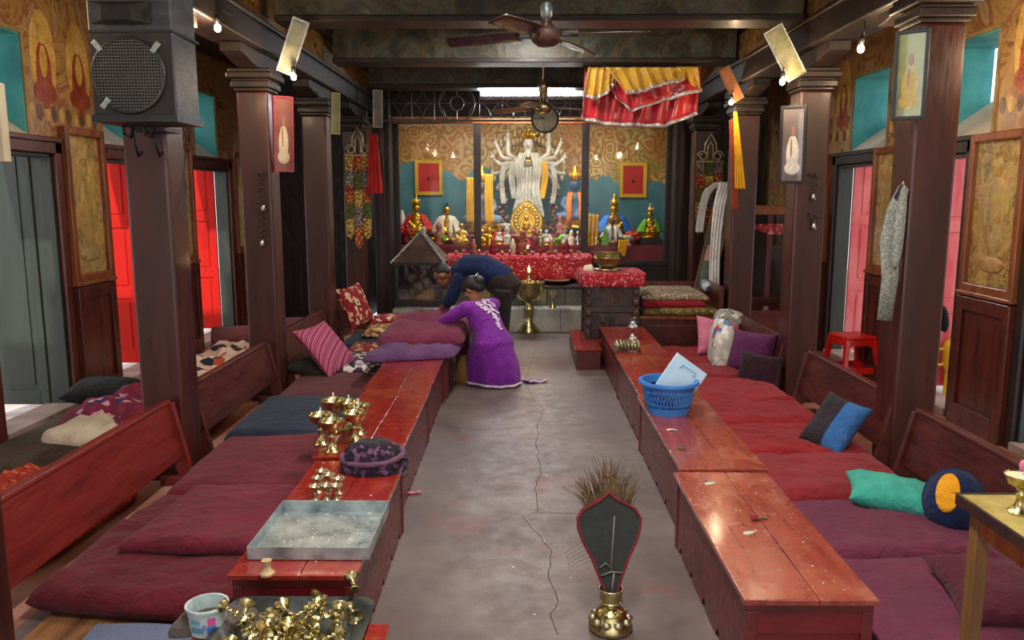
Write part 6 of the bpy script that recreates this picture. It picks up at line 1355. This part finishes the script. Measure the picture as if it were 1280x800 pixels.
for (qx, qy, a) in ((121,57,R(-40)),(194,59,R(40)),(132,129,R(40))):
    p_ = P(qx,qy,Y=4.13); b = MB(); b.box(-.014,.014,-.008,.0,-.03,.03, T((p_.x,4.135,p_.z),(0,a,0))); b.build('clamp', ZINC, t, world=True, bevel=.003)
hz0, hz1 = P(160,31,Y=4.15).z, P(160,2,Y=4.15).z; hx0, hx1 = P(114,20,Y=4.15).x, P(189,20,Y=4.15).x
b = MB(); mx, mz = (hx0+hx1)/2, (hz0+hz1)/2; q1 = [(hx0,4.135,hz0),(hx1,4.135,hz0),(hx1,4.135,hz1),(hx0,4.135,hz1)]; q2 = [(mx-.1,4.149,mz-.03),(mx+.05,4.149,mz-.03),(mx+.05,4.149,mz+.04),(mx-.1,4.149,mz+.04)]
b.add(q1+q2, [(0,1,5,4),(1,2,6,5),(2,3,7,6),(3,0,4,7),(4,5,6,7)]); b.build('horn', pm('horn_plastic', '#1a1a1c', '#2c2a2a', rough=.35), t, world=True)
b = MB(); b.box(-2.1,-1.92,4.4,4.62,zb_-.035,zb_-.012); b.build('shelf_bracket', IRON, t, world=True)
# cable loops below
for i, (px, lab) in enumerate(((160,'coiled black cable hook at the left below the loudspeaker'),(186,'black cable hook at the middle below the loudspeaker'))):
    pts = [P(px-6,152,Y=4.4),P(px-5,168,Y=4.4),P(px+3,172,Y=4.4),P(px+6,158,Y=4.4),P(px+4,154,Y=4.4),P(px+8,180,Y=4.42),P(px+14,196,Y=4.45),P(px+18,190,Y=4.45)]
    b = MB(); b.tube(pts, .009, 6); tag(b.build('cable_hook', BLACKM, smooth=True), lab, 'cable')
b = MB(); b.tube([P(226,148,Y=4.45),P(233,175,Y=4.58),P(231,200,Y=4.6),P(228,240,Y=4.58),P(224,262,Y=4.57),P(228,271,Y=4.56),P(234,262,Y=4.58),P(232,225,Y=4.6)], .005, 6); tag(b.build('cable', BLACKM, smooth=True), 'thin black cable looping down the side of the loudspeaker pillar', 'cable')
# beads and bells on pillars
def beads(lab, px, py0, py1, Y, m, n=26):
    a, c = P(px,py0,Y=Y), P(px,py1,Y=Y); t = thing('bead_string', lab, 'beads', a); b = MB(); L = a.z-c.z
    for k in range(n): f = k/(n-1); b.ell((.022*math.sin(f*PI)*(1 if k % 2 else -1), -.015, -f*L), .011, 8)
    o_ = b.build('beads', m, t, smooth=True); o_['kind'] = 'stuff'; b = MB(); b.box(-.04,.04,-.012,.0,-.01,.01); b.tube([(0,0,0),(0,-.04,.0)], .006, 6); b.build('hook', IRON, t); return t
DB = pm('dark_beads', '#151010', '#2a2220', rough=.3)
t = beads('dark rosary beads hanging on the second left pillar', 325, 216, 308, 6.47, DB); b = MB(); b.ell((.02,-.03,-.28), (.018,.018,.03), 10); b.build('tassel', SILVER, t, smooth=True); b = MB(); b.ell((.0,-.03,-.56), (.016,.016,.03), 10); b.build('tassel', SILVER, t, smooth=True)
t = beads('upper hook with a small silver bell on the second right pillar', 1018, 218, 236, 6.47, IRON, 5); b = MB(); b.lathe([(.022,-.2),(.014,-.17),(.006,-.14),(.001,-.14)], 12); b.build('bell', SILVER, t, smooth=True)
t = beads('lower hook with a small silver bell on the second right pillar', 1018, 268, 276, 6.47, IRON, 4); b = MB(); b.lathe([(.024,-.12),(.014,-.09),(.006,-.05),(.001,-.05)], 12); b.build('bell', SILVER, t, smooth=True)
# shirt on the pillar
t = thing('hanging_shirt', 'grey checked shirt hanging on the left side of the nearest right pillar', 'shirt', P(1122,240,Y=4.65)); o0 = P(1122,240,Y=4.65)
cs = [(1129,234),(1119,262),(1112,302),(1113,348),(1106,400)]; ws = [.03,.048,.056,.05,.046]
SH = pattern('grey_check_cloth', [(0,'#7c8078'),(.4,'#95988e'),(.7,'#a8aba0'),(.9,'#6a6e68')], 160, rough=.9)
b = MB(); pts = [P(x,y,Y=4.62)-o0 for x, y in cs]
b.tube(pts, [(ws[i], .025) for i in range(5)], 16, up=(1,0,0)); b.v = [(v[0]+.006*nz(v[2]*9,v[0]*20), v[1]+.012*nz(v[0]*30, v[2]*6), v[2]) for v in b.v]; b.build('sleeve', SH, t, smooth=True)
b = MB(); b.tube([P(1130,228,Y=4.6)-o0,P(1126,262,Y=4.6)-o0,P(1122,300,Y=4.6)-o0,P(1118,340,Y=4.6)-o0], [(.02,.03),(.03,.04),(.035,.04),(.02,.03)], 12, up=(1,0,0)); b.build('body', SH, t, smooth=True, sub=1)
b = MB(); b.tube([P(1131,228,Y=4.6)-o0,P(1124,236,Y=4.6)-o0,P(1119,248,Y=4.59)-o0], .009, 6); b.build('collar_strap', BLACKM, t, smooth=True)
t = pillow('shoulder_bag', 'black bag hanging at the right side of the nearest right pillar', (2.5, 4.72, P(1179,396,Y=4.72).z), (R(80),0,R(70)), .2, .16, .08, fabric('black_cloth', ''), 'bag', seed=77, n=12)
# blue rolled thing on wooden bench
A = P(881,365,Y=9.1); b = MB(); b.tube([(A.x-.02,8.9,.7),(A.x+.02,9.2,.7)], .055, 16); tag(b.build('rolled_cloth', pattern('blue_roll', [(0,'#4a6478'),(.5,'#8aa0b0'),(.8,'#c0c8cc')], 20), smooth=True), 'rolled blue patterned cloth on the wooden bench by the white scarf', 'cloth')
# small crowd of offerings on the shrine steps
r4 = random.Random(44); MM = (GOLD, WHITEP, TERRA, REDL, BRASS, GREEN_S, CREAM_S, SILVER)
pts_ = [(612,300),(634,303),(645,306),(668,305),(676,309),(697,303),(714,306),(722,302),(540,305),(530,302),(549,309),(589,306),(745,306),(756,308),(785,309),(640,296),(672,294),(632,290),(700,292)]
names = ['gold','white','terracotta','dark red','brass','green','cream','silver']
for k, (px, py) in enumerate(pts_):
    Y_ = 11.6 if py > 298 else 12.05; A = P(px, py+4, Y=Y_); zz_ = (S(640,306,11.75).z if Y_ < 12 else S(640,292,12.2).z); i_ = k % 8; s_ = .8+.5*r4.random()
    if k % 3 == 2: pf = [(.001,0),(.05,0),(.03,.02),(.02,.05),(.06,.09),(.065,.13),(.055,.13),(.001,.07)]; nm = 'offering_bowl'; ct = 'bowl'
    else: pf = [(.06,0),(.065,.03),(.04,.05),(.06,.1),(.045,.14),(.02,.16),(.035,.19),(.03,.23),(.01,.26),(.001,.26)]; nm = 'figurine'; ct = 'figurine'
    b = MB(); b.lathe([(r*s_, h*s_) for r, h in pf], 14, T((A.x,Y_,zz_))); tag(b.build(nm, MM[i_], smooth=True), 'small %s %s standing among the shrine statues, %s' % (names[i_], 'bowl' if k % 3 == 2 else 'figurine', 'left pane' if px < 597 else 'right pane' if px > 731 else 'left half of the middle pane' if px < 660 else 'right half of the middle pane'), ct, 'small ornaments on the shrine steps')
# ================================================================ PEOPLE
from mathutils.bvhtree import BVHTree
SKIN = pm('skin', '#8f5d43', '#a5704f', scale=6, rough=.5, bmp=.05); SKIN2 = pm('skin_darker', '#7a4c38', '#8f5d45', scale=6, rough=.5, bmp=.05); HAIR = pm('black_hair', '#0b0909', '#1a1514', scale=30, rough=.45, stretch=(1,1,6), bmp=.4)
def head_mesh(b, M, s=1.0):
    """local: +Y face forward, Z up, origin at head centre; cranium, jaw, nose, ears, brow"""
    b.ell((0,-.01,.015), (.074*s,.092*s,.098*s), 20, M); b.ell((0,.03*s,-.055*s), (.054*s,.058*s,.06*s), 16, M); b.ell((0,.055*s,-.085*s), (.026*s,.024*s,.022*s), 10, M)
    b.tube([(0,.078*s,.02*s),(0,.1*s,-.022*s)], [.009*s,.015*s], 8, M); b.ell((0,.086*s,-.053*s), (.024*s,.012*s,.009*s), 10, M)
    for q in (-1,1): b.ell((q*.076*s,-.005,-.01*s), (.012*s,.022*s,.033*s), 10, M); b.ell((q*.03*s,.074*s,.022*s), (.024*s,.014*s,.008*s), 8, M); b.ell((q*.035*s,.058*s,-.03*s), (.025*s,.025*s,.025*s), 8, M)
def hand_mesh(b, p, d, n, s=1.0, side=1):
    """palm and five separate tapering fingers; d=finger direction, n=back-of-hand normal"""
    d = Vector(d).normalized(); n = Vector(n); n = (n-d*n.dot(d)).normalized(); w = d.cross(n)*side; p = Vector(p)
    b.tube([p-d*.03*s, p, p+d*.045*s, p+d*.08*s], [(.014*s,.024*s),(.014*s,.028*s),(.015*s,.038*s),(.012*s,.037*s)], 10, up=n)
    for k, (o, L) in enumerate(((-.028,.062),(-.01,.074),(.01,.07),(.027,.055))):
        a = p+d*.078*s+w*o*s; b.tube([a-d*.02*s, a+d*L*.45*s-n*.004*s, a+d*L*.75*s-n*.016*s, a+d*L*.92*s-n*.03*s], [.0095*s,.009*s,.008*s,.0065*s], 8)
    a = p+d*.02*s-w*.03*s; b.tube([a, a+d*.03*s-w*.022*s-n*.006*s, a+d*.058*s-w*.028*s-n*.018*s], [.013*s,.011*s,.008*s], 8)
# ---- woman kneeling
wo = P(612, 478, Z=0); wo.z = 0; TH_W = R(46)
t = thing('person', 'kneeling person in purple dress with white floral embroidery on the back, seen from behind', 'person', wo, TH_W); t.scale = (1.04, 1.0, .9)
MW = Matrix.Translation(wo) @ Matrix.Rotation(TH_W, 4, 'Z') @ Matrix.Diagonal((1.04,1.0,.9,1))
PURD = fabric('purple_dress', '#6a1a86', '#8a2aa8', rough=.6, scale=4, sheen=.5); MAGD = fabric('magenta_lining', '#8f2a90', '#a83aa8', rough=.6)
hd = T((0,.235,.945), (R(-38), 0, R(14)))
b = MB(); head_mesh(b, hd, .98); b.tube([(0,.16,.8),(0,.2,.87),(0,.222,.92)], [.056,.048,.05], 12)
b.tube([(0,.1,.62),(0,.16,.8)], [.06,.055], 10)                         # continues inside the dress
hand_l = Vector((-.17,.56,.53)); hand_r = Vector((.12,.52,.47))
b.tube([(-.17,.13,.79),(-.27,.32,.62),(-.17,.545,.54)], [.045,.038,.026], 10); b.tube([(.17,.12,.78),(.27,.3,.58),(.125,.51,.48)], [.045,.038,.026], 10)
hand_mesh(b, hand_l, (.3,1,-.15), (0,0,1), .95, 1); hand_mesh(b, hand_r, (-.2,1,-.2), (0,0,1), .95, -1)
b.tube([(0,.13,.76),(-.17,.13,.79)], [.05,.045], 8); b.tube([(0,.13,.76),(.17,.12,.78)], [.05,.045], 8)
b.build('body', SKIN, t, smooth=True, remesh=.007)
dress = MB()
dress.tube([(0,-.05,.3),(0,-.05,.42),(0,.0,.54),(0,.07,.66),(0,.12,.76),(0,.15,.815)], [(.2,.19),(.2,.17),(.155,.125),(.165,.12),(.17,.1),(.09,.07)], 20, up=(1,0,0))
for s_ in (-1,1):
    e1 = (-.27,.32,.62) if s_ < 0 else (.27,.3,.58); e2 = (-.19,.5,.555) if s_ < 0 else (.15,.46,.5)
    dress.tube([(s_*.08,.12,.775),(s_*.165,.13,.775),(s_*.22,.22,.7),e1,e2], [.07,.074,.066,.058,.046], 14)
def skirt(a, tt):
    an = a*2*PI; zz = .46-.455*tt; k = tt**.8; g_ = math.sin(min(1,tt*1.15)*PI*.5); rx = .175+.05*g_-.02*tt; ry = .165+.11*g_; f = 1+.045*math.sin(an*11+2*nz(an,2))*tt+.03*math.sin(an*5+1)*tt
    return (math.cos(an)*rx*f, -.03+.03*k+math.sin(an)*ry*f-.05*k*(1 if math.sin(an) < 0 else 0)*abs(math.sin(an)), zz)
sk = MB(); sk.grid(skirt, 80, 16)
b = MB(); b.v = list(dress.v); b.f = list(dress.f); b.mi = list(dress.mi); n0 = len(b.v)
# closed skirt volume so that it fuses with the bodice
m_ = 80; vs = [skirt(k/m_, j/16) for j in range(17) for k in range(m_)]; fs = [(j*m_+k, (j+1)*m_+k, (j+1)*m_+(k+1) % m_, j*m_+(k+1) % m_) for j in range(16) for k in range(m_)]
fs += [tuple(range(m_)), tuple(16*m_+k for k in range(m_))[::-1]]; fs = [f[::-1] for f in fs]; b.add(vs, fs)
b.v = [(v[0], v[1], v[2]) for v in b.v]
od = b.build('dress', PURD, t, smooth=True, remesh=.009)
bv = BVHTree.FromPolygons([tuple(MW @ Vector(v)) for v in b.v], [tuple(f) for f in b.f])
Wi = MW.inverted()
def onto(px, py):
    o = Vector((0,0,CZ)); d = (_f*F + _r*(px-640) + _u*(400-py)).normalized(); h = bv.ray_cast(o, d)
    return (Wi @ h[0], (Wi.to_3x3() @ h[1]).normalized()) if h[0] else None
EMB = fabric('white_embroidery', '#d0c0d4', '#efe6ee', rough=.7); b = MB(); r4 = random.Random(6)
for (x0, y0, x1, y1) in ((592,372,600,384),(598,370,607,378),(604,371,612,377),(596,378,608,388),(602,376,615,386),(609,376,620,384),(606,384,618,393),(612,386,624,392),(614,392,625,400),(617,396,626,407),(620,402,626,413),(611,380,622,400),(600,380,612,392)):
    for k in range(4):
        f = (k+.5)/4; h = onto(x0+(x1-x0)*f+r4.uniform(-1.2,1.2), y0+(y1-y0)*f+r4.uniform(-1,1))
        if h and h[1].length > 0:
            n_ = h[1]; qd = n_.to_track_quat('Z','Y').to_matrix().to_4x4(); b.ell((0,0,0), (.024,.012,.005), 8, Matrix.Translation(h[0]+n_*.003) @ qd @ Matrix.Rotation(r4.uniform(0,PI), 4, 'Z'))
if b.v: o = b.build('embroidery', EMB, t, smooth=True); o['kind'] = 'stuff'
b = MB(); b.tube([Vector(skirt(k/80, .955))*1.0+Vector((0,0,.0)) for k in range(81)], [(.014,.006)]*81, 6, cap=False, up=(0,0,1)); b.build('hem_trim', EMB, t, smooth=True)
# trailing scarf end on the floor
b = MB(); b.grid(lambda s, tt: (.2+.16*s, -.25-.1*s+.12*(tt-.5)*(1-.4*s), .016+.012*math.sin(s*9+tt*3)), 14, 6); b.build('dress_train', PURD, t, smooth=True, solid=.006)
b = MB(); b.tube([(.2+.16*k/8, -.25-.1*k/8-.06*(1-.4*k/8), .022+.01*math.sin(k)) for k in range(9)], [(.012,.005)]*9, 6, up=(0,0,1)); b.build('train_trim', EMB, t, smooth=True)
b = MB(); b.ell((0,-.03,.035), (.09,.1,.092), 18, hd); b.ell((0,-.08,-.02), (.075,.055,.07), 14, hd); b.ell((0,-.125,.02), (.055,.045,.055), 14, hd)
for s_ in (-1,1): b.ell((s_*.055,.0,.035), (.032,.07,.05), 12, hd)
b.build('hair', HAIR, t, smooth=True, remesh=.007)
b = MB(); b.ell((0,-.135,.075), (.03,.012,.012), 10, hd); b.ell((0.02,-.135,.085), (.01,.008,.012), 8, hd); b.build('hair_clip', SILVER, t, smooth=True)
b = MB()
for s_ in (-1,1): b.ell((s_*.03,.083,.006), (.011,.005,.005), 8, hd)
b.build('eyes', pm('eye_dark', '#120c0a', rough=.3), t, smooth=True)
b = MB(); b.ell((0,.095,-.053), (.02,.008,.006), 8, hd); b.build('lips', pm('lip', '#7a3a34', rough=.5), t, smooth=True)
b = MB(); b.torus((-.19,.5,.557), .034, .004, 16, axis='Y'); b.build('bangle', GOLD, t, smooth=True)
# ---- man bowing
mo = P(622, 455, Y=7.9); mo.z = 0
t = thing('person', 'bowing person in navy blue sweater and brown trousers, bending to the left', 'person', mo)
def L(px, py, Y): return P(px, py, Y=Y)-mo
hips = L(624,352,7.9); b = MB(); hc = L(553,343,8.05)
fd = Vector((-.62,.15,-.75)).normalized()                                   # where the face points
zu = Vector((-.75,.1,.6)); zu = (zu-fd*zu.dot(fd)).normalized(); xr = fd.cross(zu)
HM = Matrix.Translation(hc) @ Matrix((xr, fd, zu)).transposed().to_4x4()
head_mesh(b, HM, 1.02); b.tube([L(574,341,8.03), L(562,342,8.04), hc], [.062,.055,.05], 12)
sh1, el1, wr1 = L(574,350,7.86), L(563,374,7.84), L(548,392,7.98); sh2, el2, wr2 = L(574,345,8.22), L(566,372,8.3), L(553,394,8.3)
for a_, c_, e_ in ((sh1,el1,wr1),(sh2,el2,wr2)): b.tube([a_, c_, e_], [.05,.042,.027], 10)
b.tube([L(574,343,8.03), sh1], [.06,.05], 8); b.tube([L(574,343,8.03), sh2], [.06,.05], 8)
hand_mesh(b, wr1+Vector((-.02,.02,-.02)), (-.75,.3,-.5), (-.5,0,.8), 1.0, 1); hand_mesh(b, wr2+Vector((-.02,0,-.02)), (-.8,.0,-.5), (-.5,0,.8), 1.0, -1)
b.build('body', SKIN2, t, smooth=True, remesh=.007)
b = MB(); NAVS = fabric('navy_sweater', '#0e1836', '#17254c', rough=.9)
b.tube([L(633,352,7.9), L(620,345,7.92), L(603,337,7.95), L(586,336,8.0), L(573,341,8.03), L(566,342,8.04)], [(.14,.165),(.15,.17),(.155,.185),(.15,.2),(.115,.17),(.06,.07)], 20, up=(0,0,1))
for s_, a_, c_, e_ in ((1,sh1,el1,wr1),(2,sh2,el2,wr2)): m_ = c_.lerp(e_, .35); b.tube([L(584,341,7.97 if s_ == 1 else 8.1), a_, a_.lerp(c_,.5), c_, m_], [.09,.078,.068,.06,.052], 14)
b.build('sweater', NAVS, t, smooth=True, remesh=.009)
b = MB(); BRT = fabric('brown_trousers', '#241c1c', '#352b29', rough=.85)
b.tube([L(615,346,7.9), L(626,352,7.9), L(634,358,7.9), L(632,372,7.9)], [(.14,.15),(.16,.175),(.15,.17),(.1,.14)], 16, up=(0,0,1))
for dy in (-.11, .11): b.tube([L(629,362,7.9+dy), L(627,410,7.92+dy), L(624,440,7.94+dy), Vector((0.01,dy+.03,.06))], [.1,.078,.068,.07], 14)
b.build('trousers', BRT, t, smooth=True, remesh=.01)
for dy in (-.11, .11): b = MB(); b.ell((-.05,dy+.03,.035), (.13,.048,.035), 14); b.ell((.03,dy+.03,.05), (.05,.045,.05), 12); b.build('shoe', BLACKM, t, smooth=True)
b = MB(); b.ell((0,-.03,.035), (.082,.082,.082), 18, HM); b.ell((0,-.07,-.02), (.068,.04,.055), 14, HM); b.ell((0,.035,.078), (.06,.04,.025), 12, HM); b.build('hair', HAIR, t, smooth=True, remesh=.007)
b = MB()
for s_ in (-1,1): b.ell((s_*.03,.086,.006), (.011,.005,.005), 8, HM)
b.build('eyes', pm('eye_dark', ''), t, smooth=True); b = MB(); b.ell((0,.098,-.054), (.022,.008,.006), 8, HM); b.build('lips', pm('lip', ''), t, smooth=True)
# low table before the man with plates, bundle by the woman
low_table(-1.15, -.5, 8.0, 8.8, .45, 'low reddish brown table under the bowing person\'s hands', 1, W_BENCH)
for (x_, y_, r_, l_) in ((-.68,8.15,.12,'silver plate of rice nearest the bowing person'),(-.9,8.45,.1,'small silver plate at the back of the reddish brown table')):
    tt_ = thing('plate', l_, 'plate', (x_,y_,.45)); b = MB(); b.lathe([(.001,.002),(r_*.6,.002),(r_,.018),(r_+.004,.02),(r_*.95,.014),(r_*.6,0),(.001,0)], 24); b.build('dish', SILVER, tt_, smooth=True)
    b = MB(); b.ell((0,0,.01), (r_*.6,r_*.6,.016), 14); o = b.build('rice', WHITEC, tt_, smooth=True); o['kind'] = 'stuff'
heap('cloth_bundle', 'mustard brown cloth bundle on the floor left of the kneeling person', [(-.6,7.1),(-.47,7.1),(-.45,7.4),(-.58,7.45)], 0, .28, fabric('mustard_cloth', '#5d421c', '#86632c'), 'cloth', seed=81, n=30)
